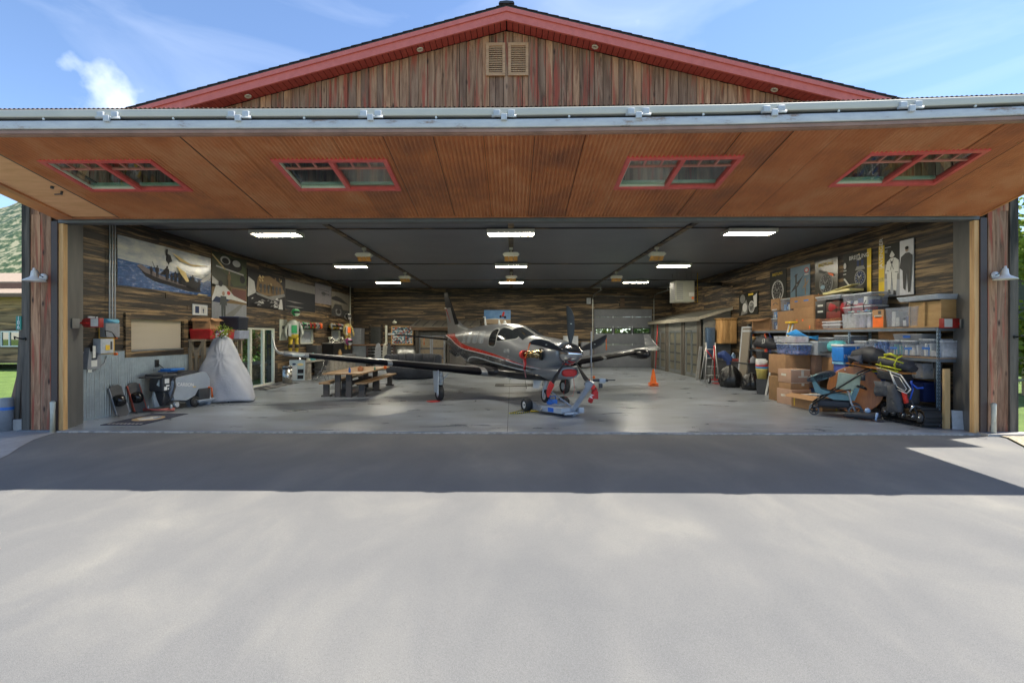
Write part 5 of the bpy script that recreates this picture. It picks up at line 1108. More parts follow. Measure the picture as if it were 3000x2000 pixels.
p.poly([(0, .25), (.02, .8), (.16, .7), (.2, .4)], cloudw); p.poly([(.2, .45), (.25, .85), (.55, .95), (.85, .8), (.98, .55), (.9, .4), (.4, .35)], brn)
random.seed(3)
for i in range(26): x, y = pick(.24, .88), pick(.5, .88); p.poly([(x, y), (x + pick(.02, .06), y + pick(-.03, .05)), (x + pick(-.02, .03), y + .09)], gold if i % 2 else brn)
for x in (.3, .4, .5, .62, .72, .82): p.man(x, .42, .3, dark2, brn, w=1.3)
p.poly([(.14, .42), (.5, .33), (.95, .5), (.97, .42), (.6, .24), (.2, .34)], grey2)
for i in range(22): x = pick(.02, .75); y = pick(.02, .26); p.poly([(x, y), (x + pick(.04, .16), y + .015), (x + .05, y + pick(.03, .09))], grey2 if i % 2 else cloudw)
p.poly([(.75, .0), (.88, .0), (.85, .3), (.8, .3)], cloudw); p.done()
p = lpic('grey_sea_poster', 835, 922, 818, 905, pm('pale_grey_sky', (.24, .23, .21), .5), 'faded poster of a grey sea under a pale sky, left of the helicopter print')
p.rect(0, 0, 1, .7, pm('storm_sea', (.035, .037, .042), .5)); p.poly([(0, .3), (.3, .24), (.6, .27), (.3, .3)], grey2); p.poly([(0, .1), (.4, .08), (.6, .12), (.2, .14)], grey2); p.done()
p = lpic('helicopter_poster', 922.5, 970, 828, 886, pm('print_paper_grey', (.2, .19, .2), .6), 'small grey print of a flying helicopter hanging over two posters')
p.ell(.5, .55, .14, .09, dark2); p.line((.5, .55), (.85, .55), .04, dark2); p.line((.2, .72), (.85, .7), .025, dark2); p.line((.82, .5), (.86, .64), .03, dark2); p.line((.4, .42), (.6, .42), .02, dark2); p.done()
p = lpic('jeep_poster', 971, 1024, 852, 925, pm('dusty_tan', (.22, .2, .16), .6), 'dim tan poster of a hill and a wheeled vehicle next to the corner pipe')
p.poly([(0, .75), (.2, .84), (.5, .78), (.95, .55), (.4, .62), (0, .66)], dark2); p.rect(0, 0, 1, .3, dark2); p.ell(.35, .2, .16, .17, grey2); p.ell(.35, .2, .1, .1, dark2); p.poly([(.05, .3), (.6, .3), (.5, .5), (.15, .5)], dark2); p.done()
p = lpic('framed_certificate', 563, 607, 889.7, 922, K['lgrey'], 'small pale framed pair of pictures above the open cardboard box', cat='picture frame')
p.rect(.06, .08, .94, .92, wht); p.rect(.16, .18, .42, .82, dkb); p.rect(.54, .18, .86, .82, cloudw); p.man(.7, .2, .5, dkb, pm('skin', (.4, .26, .18))); p.done()
p = lpic('wall_calendar', 818, 840.6, 935, 997, pm('green_grey_paper', (.36, .38, .32), .6), 'tall pale printed chart on the wall right of the sliding door', cat='chart')
p.rect(.3, .55, .7, .7, dark2)
for k in range(9): p.rect(.12, .06 + k * .05, .88, .065 + k * .05, grey2)
for k in range(3): p.rect(.2, .8 + k * .05, .8, .81 + k * .05, grey2)
p.done()
# electrical gear
cp = thing('conduit_pipes', 'three pale conduit pipes running from the ceiling down to the dark junction box', 'pipes', Lp(329, 920))
for k, dx in enumerate((320, 328, 336)):
    a = Lp(dx, 900, -9.5); mb = MB(); mb.tube([(-9.49, a.y, 4.75), (-9.49, a.y, 2.2)], .015, n=8); mb.build('conduit', M('galvanised_conduit', (.6, .63, .66), .45, metal=.2), cp)
def lbox(name, x0, x1, yt, yb, d, m, label=None, cat=None, parent=None, bev=.01, X=XL):
    a, b = Lp(x0, yt, X + d), Lp(x1, yt, X + d); t_, l_ = Lp(x0, yt, X + d), Lp(x0, yb, X + d); mb = MB(); mb.box((X, a.y, l_.z), (X + d, b.y, t_.z), bev=bev); return mb.build(name, m, parent, label=label, cat=cat)
lbox('junction_box', 310, 351, 946, 988, .16, K['grey'], 'dark grey electrical box at the foot of the conduit pipes', 'electrical box')
bb = lbox('backing_board', 291, 336, 940, 1038, .02, M('yellow_painted_board', (.62, .36, .02), .5, var=.1), 'yellow painted board behind the grey switch box', 'board')
sw = lbox('switch_box', 295, 333, 992, 1036, .18, K['lgrey'], 'light grey switch box with a yellow sticker on the yellow board', 'electrical box')
a = Lp(309, 1018, XL + .18); mb = MB(); mb.box((XL + .18, a.y, a.z - .06), (XL + .184, a.y + .12, a.z + .06), 0); mb.box((XL + .18, a.y + .14, a.z - .05), (XL + .184, a.y + .19, a.z + .14), 1); mb.build('sticker', [K['yellow'], K['dark']], sw)
mb = MB(); a = Lp(337, 1000, XL + .1); mb.tube([(XL + .1, a.y, a.z + .1), (XL + .1, a.y + .05, a.z + .08)], .03, n=8); mb.tube([(XL + .1, a.y, a.z - .3), (XL + .1, a.y + .05, a.z - .3)], .035, n=8); mb.build('orange_knob', K['orange'], sw)
mb = MB(); a = Lp(300, 1000, XL + .15); mb.tube([a + Vector((0, .1, .1)), a + Vector((.02, .05, .25)), a + Vector((0, .25, .22)), a + Vector((.02, .35, .1))], .014, n=6); mb.tube([a + Vector((-.05, -.1, .25)), a + Vector((-.06, -.12, .55)), a + Vector((-.1, .1, .7))], .008, n=5); mb.build('cable', K['black'], sw)
mb = MB(); a = Lp(308, 940, XL + .07); mb.tube([a + Vector((0, 0, 0)), a + Vector((0, .34, 0))], .06, n=14); mb.build('blue_roll', M('pale_blue_plastic', (.12, .38, .55), .4), label='pale blue roll lying across the top of the yellow board', cat='roll')
fh = thing('document_holder', 'grey wire document holder with papers on the corrugated wall', 'document holder', Lp(270, 1080))
a, b = Lp(250, 1082, XL + .1), Lp(290, 1018, XL + .1)
mb = MB(); mb.prism([(XL + .02, a.y, a.z), (XL + .02, b.y, a.z), (XL + .02, b.y, b.z), (XL + .02, b.y - .12, b.z - .3), (XL + .02, a.y + .12, b.z - .3), (XL + .02, a.y + .06, b.z)], (.12, 0, 0)); mb.tube([(XL + .1, a.y, a.z + .1), (XL + .12, a.y + .2, a.z - .06), (XL + .1, b.y + .15, a.z + .1), (XL + .1, b.y + .2, b.z - .2)], .012, n=6); mb.build('holder', K['grey'], fh)
mb = MB(); mb.box((XL + .142, a.y + .1, a.z + .05), (XL + .146, b.y - .1, a.z + .2)); mb.box((XL + .142, a.y + .14, a.z + .25), (XL + .146, b.y - .14, a.z + .52)); mb.box((XL + .142, a.y + .02, a.z - .07), (XL + .146, a.y + .12, a.z - .01)); mb.build('papers', K['paper'], fh)
# red door-lock boxes on the two jambs
for s, lab in ((-1, 'red metal lock box with a paper notice beside the left door jamb'), (1, 'red metal lock box with a paper notice beside the right door jamb')):
    t_ = thing('door_lock_box', lab, 'lock box', (s * 9.2, 10.3, 2.1))
    if s < 0: xa, xb, xc, y = -9.52, -9.08, -8.97, 10.55
    else: xa, xb, xc, y = 9.36, 8.92, 8.8, 10.35
    zt, zb = 2.27, 2.08
    x0, x1 = (-9.14, -9.5) if s < 0 else (9.37, 9.0)
    z0, z1 = (2.08, 2.29)
    mb = MB(); c = .5 * (x0 + x1)
    if s < 0: mb.box((-9.15, 10.3, 2.08), (-8.86, 10.42, 2.28), bev=.01); mb.prism([(-9.15, 10.3, 2.08), (-9.15, 10.3, 2.28), (-9.22, 10.3, 2.25), (-9.25, 10.3, 2.18), (-9.22, 10.3, 2.11)], (0, .1, 0))
    else: mb.box((9.25, 10.2, 2.06), (8.93, 10.32, 2.26), bev=.01); mb.prism([(9.25, 10.2, 2.06), (9.25, 10.2, 2.26), (9.35, 10.2, 2.23), (9.38, 10.2, 2.16), (9.35, 10.2, 2.09)], (0, .1, 0))
    mb.build('box_body', M('dull_red_enamel', (.35, .03, .025), .4), t_)
    mb = MB(); 
    if s < 0: mb.box((-9.04, 10.294, 2.1), (-8.88, 10.299, 2.27))
    else: mb.box((8.94, 10.194, 2.08), (9.1, 10.199, 2.25))
    mb.build('notice', K['paper'], t_)
    mb = MB()
    if s < 0: mb.box((-9.24, 10.24, 2.155), (-9.08, 10.299, 2.19)); mb.box((-9.13, 9.93, 2.06), (-9.1, 10.1, 2.26), 1)
    else: mb.box((9.38, 10.18, 2.13), (9.2, 10.05, 2.165)); mb.box((9.12, 10.03, 2.06), (9.32, 10.05, 2.24), 1)
    mb.build('arm', [K['flag'], GALV], t_)
mb = MB(); mb.box((XL, 10.78, 2.12), (XL + .03, 11.03, 2.34), bev=.005); mb.build('grey_wall_box', K['lgrey'], label='small light grey wall box above the yellow board', cat='wall box')
mb = MB(); a = Lp(461, 1064, XL + .03); mb.box((XL, a.y - .07, a.z - .1), (XL + .03, a.y + .07, a.z + .1), bev=.005); mb.tube([a, a + Vector((.05, .1, -.1)), a + Vector((.1, .4, -.35))], .01, n=5); mb.build('power_outlet', K['black'], label='black power outlet with a plugged cord on the corrugated wall', cat='outlet')
# floor mat with an emblem, near the opening
mt = thing('door_mat', 'dark blue floor mat with a tan and white oval emblem just inside the opening', 'mat', (-8.3, 10.95, 0))
mb = MB(); mb.box((-8.75, 10.2, .002), (-7.88, 11.72, .012)); mb.build('mat', M('navy_carpet', (.03, .035, .06), .95), mt)
mb = MB()
def flat(mb, pts, z, m): mb.f([(x, y, z) for x, y in pts], m)
el = lambda cx, cy, rx, ry, n=28: [(cx + rx * math.cos(6.2832 * k / n), cy + ry * math.sin(6.2832 * k / n)) for k in range(n)]
flat(mb, el(-8.31, 11.0, .3, .34), .0135, 0); flat(mb, el(-8.31, 11.08, .2, .2), .015, 2); flat(mb, [(-8.55, 10.95), (-8.3, 10.72), (-8.05, 10.95), (-8.2, 10.98), (-8.3, 11.12), (-8.42, 10.98)], .0165, 1); flat(mb, el(-8.31, 11.16, .08, .07), .0165, 1)
for k in range(9): flat(mb, [(-8.68 + k * .085, 10.29), (-8.63 + k * .085, 10.29), (-8.63 + k * .085, 10.37), (-8.68 + k * .085, 10.37)], .0135, 1)
mb.build('emblem', [M('mat_tan', (.45, .32, .16), .9), M('mat_white', (.55, .53, .5), .9), M('mat_sky', (.2, .27, .36), .9)], mt, recalc=False)
# two one-wheel boards leaning against the wall
for yc, xb, strip, lab in ((11.38, -9.2, K['grey'], 'one-wheeled electric skateboard with grey rails leaning nearest the opening'), (11.95, -9.22, M('rust_red_rail', (.4, .07, .04), .5), 'one-wheeled electric skateboard with red rails leaning beside the floor scrubber')):
    t_ = thing('one_wheel_board', lab, 'electric skateboard', (xb, yc, 0), 'one-wheeled boards leaning on the corrugated wall')
    B = Matrix.Translation((xb, yc, .0)) @ Matrix.Rotation(R(-17), 4, 'Y') @ Matrix.Rotation(R(-28), 4, 'Z')
    for z0, z1, n_ in ((.0, .26, 'footpad'), (.5, .76, 'footpad')):
        mb = MB(); mb.prism([(-.02, -.12, z0 + (.06 if z0 == 0 else 0)), (-.02, -.07, z0), (-.02, .07, z0), (-.02, .12, z0 + (.06 if z0 == 0 else 0)), (-.02, .12, z1 - (.06 if z0 else 0)), (-.02, .07, z1), (-.02, -.07, z1), (-.02, -.12, z1 - (.06 if z0 else 0))], (.045, 0, 0)); mb.build(n_, M('grip_grey', (.09, .085, .08), .9), t_, tf=B)
    for s in (-1, 1): mb = MB(); mb.box((-.04, s * .13 - .012, .05), (.03, s * .13 + .012, .71), bev=.008); mb.build('rail', strip, t_, tf=B)
    mb = MB(); mb.lathe([(.06, -.08), (.12, -.09), (.14, -.05), (.145, 0), (.14, .05), (.12, .09), (.06, .08)], (.02, 0, .38), n=22, axis='y'); mb.lathe([(.001, -.06), (.07, -.07), (.07, .07), (.001, .06)], (.02, 0, .38), m=1, n=14, axis='y'); mb.build('wheel', [M('glossy_rubber', (.012, .012, .013), .2), K['dark']], t_, tf=B)
# floor scrubber
SC = Matrix.Translation((-8.88, 12.35, 0)) @ Matrix.Rotation(R(-12), 4, 'Z')    # local y: away from the squeegee; local +x faces the aisle
sc = thing('floor_scrubber', 'walk-behind floor scrubber machine with a grey tank and red squeegee', 'floor scrubber', (-8.88, 12.35, 0))
SG = M('scrubber_grey', (.3, .34, .4), .4, var=.06)
def sprof(o): return [(-.02 + o, .25 - o * .2), (.35, .2), (.62, .3), (.72, .45), (1.0, .45), (1.13, .5), (1.12, .72), (1.0, .9), (.9, .92), (.05 + o, .82), (-.05 + o, .72), (-.09 + o, .5)]
mb = MB(); rg = []
for x, k in ((-.3, .04), (-.27, 0), (.22, 0), (.27, .03)):
    cx, cz = .5, .55; rg.append([Vector((x, cx + (y - cx) * (1 - k), cz + (z - cz) * (1 - k))) for y, z in sprof(0)])
mb.loft(rg, smooth=False); mb.build('tank', SG, sc, tf=SC)
mb = MB(); mb.prism([(-.28, .05, .82), (-.28, .85, .925), (-.28, .75, .96), (-.28, .5, .97), (-.28, .1, .87)], (.5, 0, 0)); mb.box((-.3, -.32, .86), (.25, .08, .93), bev=.015); mb.tube([(-.28, -.32, .88), (-.28, -.48, .86), (.2, -.48, .86), (.22, -.32, .88)], .02, n=8); mb.build('control_deck', K['dark'], sc, tf=SC)
mb = MB(); mb.box((-.22, -.28, .5), (.2, .02, .87), bev=.03); mb.box((-.2, -.2, .12), (.16, .06, .5), bev=.03); mb.prism([(.0, -.34, .12), (.0, -.4, .35), (.0, -.36, .5), (.0, -.3, .3), (.0, -.22, .12)], (.05, 0, 0), 1); mb.prism([(.1, -.3, .63), (.1, -.3, .8), (.1, -.36, .68)], (.03, 0, 0), 1); mb.build('rear_panel', [K['dark'], M('pale_grey_tube', (.35, .4, .43), .4)], sc, tf=SC)
mb = MB()
for y, z, a, b in ((-.22, .7, .12, .12), (-.18, .62, .09, .04), (-.24, .53, .08, .09), (-.08, .56, .06, .05), (-.14, .54, .04, .04)): mb.box((.201, y, z), (.206, y + a, z + b))
mb.build('label_sheet', K['white'], sc, tf=SC)
mb = MB(); mb.tube([(.24, .02, .82), (.3, -.02, .6), (.3, -.12, .35), (.26, -.22, .18), (.2, -.27, .2), (.18, -.24, .45)], .028, n=10); mb.tube([(.2, -.05, .8), (.26, -.1, .55), (.2, -.2, .4)], .012, n=6); mb.build('hose', K['dark'], sc, tf=SC)
mb = MB(); mb.tube([(-.42, -.3, .06), (-.2, -.42, .06), (.1, -.42, .06), (.45, -.18, .06)], [(.045, .03)] * 4, n=8); mb.build('squeegee', M('dull_red_squeegee', (.3, .07, .06), .5), sc, tf=SC)
mb = MB(); mb.ball((.4, -.22, .13), .03, 0, 8, 6, sc=(1, 1, 2)); mb.ball((-.05, -.44, .13), .02, 0, 8, 6, sc=(1, 1, 2)); mb.tube([(.36, -.1, .16), (.44, -.08, .16)], .07, n=14); mb.build('squeegee_knob', K['lgrey'], sc, tf=SC)
wheel(Vector((.26, .62, .14)), .14, .07, sc, K['dark'], SC); bpy.data.objects
mb = MB(); mb.box((-.22, .72, .16), (.3, 1.08, .47), bev=.02); mb.build('brush_deck', K['dark'], sc, tf=SC)
mb = MB(); mb.tube([(.05, .66, .12), (.12, 1.2, .12)], [.15, .15], n=8); mb.box((-.3, .68, .1), (.34, 1.2, .17), 0, bev=.02); mb.tube([(-.1, 1.1, .05), (.3, 1.05, .05)], .05, n=10); mb.build('brush_housing', SG, sc, tf=SC)
mb = MB(); mb.tube([(.3, 1.02, .48), (.33, 1.1, .46), (.34, 1.12, .2)], [(.02, .03)] * 3, n=8); mb.build('orange_guard', K['orange'], sc, tf=SC)
mb = MB(); mb.box((-.2, .0, 1.0), (.15, .42, 1.05), bev=.02); mb.box((-.24, -.02, .97), (.1, .25, 1.0), bev=.01); mb.build('blue_cloth', M('blue_cloth', (.02, .14, .45), .8), label='folded blue cloth lying on top of the floor scrubber', cat='cloth', tf=SC)
text('CARBON', .125, K['white'], sc, SC @ Vector((.2755, .31, .62)), SC.to_3x3() @ Vector((0, 1, -.12)), (0, 0, 1), 'lettering', shear=.2)
mb = MB(); mb.box((.272, .55, .53), (.2755, .64, .55)); mb.build('yellow_stripe', K['yellow'], sc, tf=SC)
# the orange canister beside it
mb = MB(); p = Vector((-8.9, 13.3, 0)); mb.lathe([(.05, .09), (.055, .1), (.055, .28), (.04, .29), (.02, .31)], p, n=14); mb.lathe([(.08, 0), (.07, .04), (.05, .09)], p, m=1, n=14); mb.build('orange_canister', [K['orange'], K['dark']], label='orange canister on the floor between the scrubber and the white draped cover', cat='canister')
# timber rack with bins
RK = (-9.5, -9.05, 14.15, 16.2)
rk = thing('timber_rack', 'chest-high bare timber rack carrying the red bins', 'rack', (-9.0, 15, 0)); TW = mapmat('rough_timber', [(.3, (.2, .16, .11)), (.7, (.36, .29, .2))], 4, (4, 4, .6))
for x in (RK[0], RK[1] - .09):
    for y in (RK[2], (RK[2] + RK[3]) / 2, RK[3] - .09): mb = MB(); mb.box((x, y, 0), (x + .09, y + .09, 1.74)); mb.build('post', TW, rk)
mb = MB(); mb.box((RK[0] - .05, RK[2] - .03, 1.74), (RK[1] + .05, RK[3], 1.8)); mb.build('top', TW, rk)
for z in (.35, .8, 1.25):
    mb = MB(); mb.box((RK[0], RK[2] + .02, z), (RK[1], RK[3] - .02, z + .04)); mb.build('shelf', M('orange_shelf_board', (.42, .25, .12), .8), rk)
xm = (RK[0] + RK[1]) / 2; mb = MB(); mb.box((xm - .045, RK[2] - .01, 0), (xm + .045, RK[2] + .05, 1.5))
for s in (-1, 1): mb.prism([(xm, RK[2] - .015, 1.4), (xm + s * .05, RK[2] - .015, 1.4), (xm + s * .22, RK[2] - .015, 1.68), (xm + s * .15, RK[2] - .015, 1.7)], (0, .03, 0))
mb.build('brace', TW, rk)
def tub(name, lo, hi, m, label, cat='bin', lid=None, contents=None, group=None, taper=.93, rim=True, tape=None, parent_cat=None):
    """open-topped or lidded tapered plastic bin"""
    lo, hi = Vector(lo), Vector(hi); c = (lo + hi) / 2; h = hi.z - lo.z
    t_ = thing(name, label, cat, (c.x, c.y, lo.z), group)
    def ring(z, k, r=.03):
        ax, ay = (hi.x - lo.x) / 2 * k, (hi.y - lo.y) / 2 * k; r = min(r, ax * .4, ay * .4); o = []
        for sx, sy in ((1, 1), (-1, 1), (-1, -1), (1, -1)):
            a0 = math.atan2(sy, sx) - R(45)
            for i in range(4): a = a0 + R(30) * i; o.append(Vector((c.x + sx * (ax - r) + math.cos(a) * r, c.y + sy * (ay - r) + math.sin(a) * r, z)))
        return o
    mb = MB(); rg = [ring(lo.z + .001, taper * .97), ring(lo.z + .02, taper), ring(hi.z - .035, .985)]
    if rim: rg += [ring(hi.z - .03, 1.0), ring(hi.z - .008, 1.0)]
    if not lid: rg += [ring(hi.z - .008, .96), ring(lo.z + .05, taper * .95)]
    mb.loft(rg); mb.build('bin_body', m, t_)
    if lid: mb = MB(); mb.loft([ring(hi.z - .007, 1.02), ring(hi.z + .004, 1.03), ring(hi.z + .014, 1.02), ring(hi.z + .018, .93), ring(hi.z + .014, .9)]); mb.build('lid', lid, t_)
    if contents:
        mb = MB(); random.seed(int(lo.y * 97 + lo.z * 31)); k = 0; n = 7
        for i in range(n):
            ax, ay = (hi.x - lo.x) * .42 * taper, (hi.y - lo.y) * .42 * taper
            y0 = c.y - ay + 2 * ay * i / n; w = 2 * ay / n; d = ax * pick(.7, 1.0); z1 = lo.z + .02 + (h - .08) * pick(.35, .95)
            rot = Matrix.Translation((c.x - (ax - d) * (1 if c.x > 0 else -1) * -0 , y0 + w / 2, lo.z + .03)) @ Matrix.Rotation(pick(-.12, .12), 4, 'X')
            mb.box((-d, -w * .55, 0), (d, w * .5, z1 - lo.z - .03), k % len(contents), mat=rot, bev=.01); k += random.choice((1, 1, 2))
        mb.build('contents', contents, t_)
    if tape: mb = MB(); tx = lo.x + (hi.x - lo.x) * (1 - taper) * .22 if c.x > 0 else hi.x; mb.box((tx - .012, c.y - .1, c.z - .02), (tx - .004, c.y + .1, c.z + .03)); mb.build('tape_label', tape, t_)
    return t_
def carton(name, lo, hi, m, label, cat='cardboard box', open_=False, tape=None, group=None, rot=0, marks=None, flapm=None):
    lo, hi = Vector(lo), Vector(hi); c = Vector(((lo.x + hi.x) / 2, (lo.y + hi.y) / 2, lo.z)); T_ = Matrix.Translation(c) @ Matrix.Rotation(rot, 4, 'Z')
    w, d, h = (hi.x - lo.x) / 2, (hi.y - lo.y) / 2, hi.z - lo.z; t_ = thing(name, label, cat, c, group); mb = MB()
    if open_:
        for a in ((-w, -d, .001, -w + .006, d, h), (w - .006, -d, .001, w, d, h), (-w + .007, -d, .001, w - .007, -d + .006, h), (-w + .007, d - .006, .001, w - .007, d, h), (-w + .01, -d + .01, .001, w - .01, d - .01, .01)): mb.box(a[:3], a[3:])
    else: mb.box((-w, -d, .001), (w, d, h), bev=.006)
    mb.build('carton', m, t_, tf=T_)
    if open_:
        for s in (-1, 1):
            mb = MB(); mb.prism([(s * w, -d, h - .002), (s * w, d, h - .002), (s * (w + d * .55), d * .97, h - .07), (s * (w + d * .55), -d * .97, h - .09)], (0, 0, .005)); mb.build('flap', flapm or m, t_, tf=T_)
            mb = MB(); mb.prism([(-w, s * d, h - .002), (w, s * d, h - .002), (w * .97, s * (d + w * .35), h - .1), (-w * .97, s * (d + w * .35), h - .08)], (0, 0, .005)); mb.build('flap', flapm or m, t_, tf=T_)
    if tape:
        mb = MB(); mb.box((-w - .002, -.03, h * .72), (-w - .0005, .03, h)); mb.box((-w, -.03, h + .0005), (w, .03, h + .0025)); mb.box((-.03, -d - .002, h * .7), (.03, -d - .0005, h)); mb.build('tape', tape, t_, tf=T_)
    if marks:
        mb = MB()
        for (face, u, v, a, b, mi) in marks[1]:
            if face == 'x': mb.box((-w - .003, d * u - a, h * v), (-w - .001, d * u + a, h * v + b), mi)
            else: mb.box((w * u - a, -d - .003, h * v), (w * u + a, -d - .001, h * v + b), mi)
        mb.build('marking', marks[0], t_, tf=T_)
    return t_
tub('red_tote', (-9.5, 14.15, 1.8), (-8.86, 14.75, 2.1), K['red'], 'bright red plastic tote at the front of the timber rack', lid=None)
tub('red_tote', (-9.5, 14.85, 1.8), (-8.84, 15.4, 2.1), K['red'], 'second red plastic tote behind the front one on the timber rack')
carton('open_carton', (-9.42, 14.2, 2.1), (-8.9, 14.68, 2.42), K['card'], 'open cardboard box with spread flaps on top of the front red tote', open_=True)
text('GVGRNG', .09, K['dark'], bpy.data.objects['open_carton'], (-9.16, 14.195, 2.3), (1, 0, 0), (0, 0, 1), 'printing')
mb = MB(); mb.box((-9.22, 14.195, 2.2), (-9.09, 14.198, 2.206)); mb.box((-9.25, 14.195, 2.18), (-9.06, 14.198, 2.185)); mb.build('printing', K['dark'], bpy.data.objects['open_carton'])
tub('pale_tote', (-9.4, 15.5, 1.8), (-8.75, 16.1, 2.08), M('pale_blue_tub', (.4, .44, .55), .4), 'pale lilac tote at the far end of the timber rack')
tub('black_tote', (-9.4, 15.45, 2.1), (-8.75, 16.05, 2.5), M('blue_black_tub', (.025, .03, .045), .4), 'blue-black tote with ribs stacked on the pale tote on the timber rack', lid=K['navy'])
# white draped cover and the bouquet on top
dc = thing('draped_tree', 'tall cone shape wrapped in a white sheet with a bouquet on top', 'draped object', (-8.38, 14.1, 0))
dcx, dcy = -8.46, 14.1
mb = MB(); rg = []; NZ, NA = 40, 120; random.seed(12); ph = [random.random() * 6.28 for _ in range(12)]
for j in range(NZ + 1):
    f = j / NZ; z = .05 + 1.86 * f; r0 = .88 * (1 - f) ** .85 + .16 - .08 * (f > .97); rr = []
    if f < .3: r0 *= 1 - .25 * (.3 - f) ** 1.3
    for i in range(NA):
        a = 2 * math.pi * i / NA
        w = (.06 * (1 - f) * math.sin(3 * a + ph[0] + f * 2.3) + .03 * math.sin(5 * a + ph[1] + f * 6) * (1 - f * .4) + .022 * math.sin(4 * a + ph[2] - 11 * f) + .008 * math.sin(14 * a + ph[3] + 15 * f) * (1 - f))
        # a sheet tucked at one knot: folds run towards it
        da = (a - 4.9 + math.pi) % (2 * math.pi) - math.pi; dz = f - .68; dk = math.hypot(da * .8, dz * 2); w += .03 * math.exp(-dk * 2.2) * math.sin(11 * math.atan2(dz * 2, da * .8)) - .05 * math.exp(-dk * 9)
        rr.append(Vector((dcx + (r0 + w) * math.cos(a) * .95 + .04 * (1 - f) , dcy + (r0 + w) * math.sin(a) * .62, z + .02 * math.sin(5 * a) * (1 - f))))
    rg.append(rr)
rg.append([Vector((dcx, dcy, 1.93)) + (p - Vector((dcx, dcy, 1.9))) * .2 for p in rg[-1]])
mb.loft(rg, caps=True); mb.build('sheet', M('white_cotton_sheet', (.37, .38, .42), .85, var=.06, sc=3, bmp=.5), dc)
mb = MB()
for s in (-1, 1): mb.tube([(dcx - .35 + s * .05, dcy - .5, 0), (dcx - .35, dcy - .46, .2)], .015, n=6)
mb.tube([(dcx + .45 - .05, dcy - .42, 0), (dcx + .45, dcy - .38, .15)], .015, n=6); mb.build('stand_foot', K['black'], dc)
bq = thing('bouquet', 'leafy bouquet of white and red flowers on top of the white draped cone', 'flowers', (dcx, dcy, 1.9))
mb = MB(); random.seed(4)
for i in range(260):
    d = Vector((random.gauss(0, 1), random.gauss(0, 1), random.gauss(.3, .7))).normalized(); p = Vector((dcx + .02, dcy - .05, 1.98)) + Vector((d.x * .3, d.y * .24, d.z * .24)) * pick(.3, 1.15); u = Vector((random.gauss(0, 1), random.gauss(0, 1), random.gauss(0, 1))).normalized(); v = u.cross(d).normalized()
    mb.f([p - u * .05, p - v * .015, p + u * .06, p + v * .015], 0, random.random())
mb.build('leaves', LEAF, bq, recalc=False)
mb = MB()
for i in range(22):
    a = pick(3.3, 6.1); p = Vector((dcx + .02 + math.cos(a) * .17 * pick(.3, 1.1), dcy - .1 + math.sin(a) * .13, 1.95 + pick(-.07, .12))); mb.ball(p, pick(.018, .03), random.choice((0, 0, 1, 2)), 7, 5)
mb.build('blossoms', [K['white'], M('red_petal', (.6, .06, .03), .6), M('lilac_petal', (.3, .15, .4), .6)], bq)
# mat before the glass door, bin, leaning frame, desk, chair, cupboards
mb = MB(); mb.box((-9.35, 16.9, .002), (-8.6, 19.6, .012)); mb.build('entry_mat', mapmat('patterned_mat', [(.45, (.02, .02, .022)), (.55, (.22, .21, .19))], 2.5, rough=.95, detail=2), label='long patterned black and grey mat in front of the glass door', cat='mat')
sb = thing('trash_bin', 'round brushed steel trash bin with a black collar by the glass door', 'trash bin', (-9.05, 19.45, 0))
mb = MB(); mb.lathe([(.17, .02), (.185, .03), (.185, .58)], (-9.05, 19.45, 0), n=24); mb.build('bin_body', M('brushed_steel', (.5, .49, .46), .28, metal=1.0, var=.05), sb)
mb = MB(); mb.lathe([(.19, .58), (.195, .59), (.195, .64), (.185, .645)], (-9.05, 19.45, 0), n=24, cap=False); mb.lathe([(.19, 0), (.19, .02), (.001, .02)], (-9.05, 19.45, 0), n=24); mb.build('collar', K['black'], sb)
mb = MB(); mb.lathe([(.185, .645), (.18, .68), (.1, .71), (.001, .72)], (-9.05, 19.45, 0), n=24); mb.build('lid', K['chrome'], sb)
a = G(835, 1120)
p = Pic('leaning_poster', (-9.3, 20.1, .03), (.97, .24, 0), (0, .1, 1), .62, .86, K['lgrey'], 'framed poster of machines leaning upright beside the steel bin', thick=.03)
p.rect(.03, .02, .97, .98, pm('print_pale_blue', (.3, .38, .42))); p.ell(.7, .78, .2, .06, gold); p.ell(.3, .8, .12, .05, dkb); p.rect(.55, .35, .92, .55, ink); p.rect(.55, .08, .92, .26, ink); p.rect(.06, .06, .5, .7, pm('print_white2', (.45, .47, .48))); p.done()
dk = thing('desk', 'pale wooden desk against the left wall behind the leaning poster', 'desk', (-9.2, 22, 0)); DW = mapmat('washed_wood', [(.3, (.22, .2, .17)), (.7, (.36, .34, .3))], 5, (1, 1, 5))
mb = MB(); mb.box((-9.5, 20.6, .74), (-8.75, 23.2, .79), bev=.01); mb.build('desk_top', DW, dk); mb = MB(); mb.box((-9.45, 20.7, 0), (-8.8, 21.2, .74)); mb.build('drawer_unit', DW, dk)
for z in (.08, .3, .52): mb = MB(); mb.box((-8.8, 20.74, z), (-8.78, 21.16, z + .19), bev=.005); mb.box((-9.4, 20.685, z), (-8.85, 20.7, z + .19), bev=.005); mb.build('drawer_front', DW, dk)
ch_ = thing('chair', 'chrome-framed chair with black padding at the desk on the left wall', 'chair', (-8.3, 20.9, 0))
mb = MB()
for s in (-.2, .2): 
    mb.tube([(-8.5, 20.9 + s, 0), (-8.15, 20.9 + s, .45), (-8.02, 20.9 + s, .95)], .012, n=6); mb.tube([(-7.98, 20.9 + s, 0), (-8.15, 20.9 + s, .45)], .012, n=6)
mb.tube([(-8.4, 20.7, .1), (-8.4, 21.1, .1)], .01, n=6); mb.build('frame', K['chrome'], ch_)
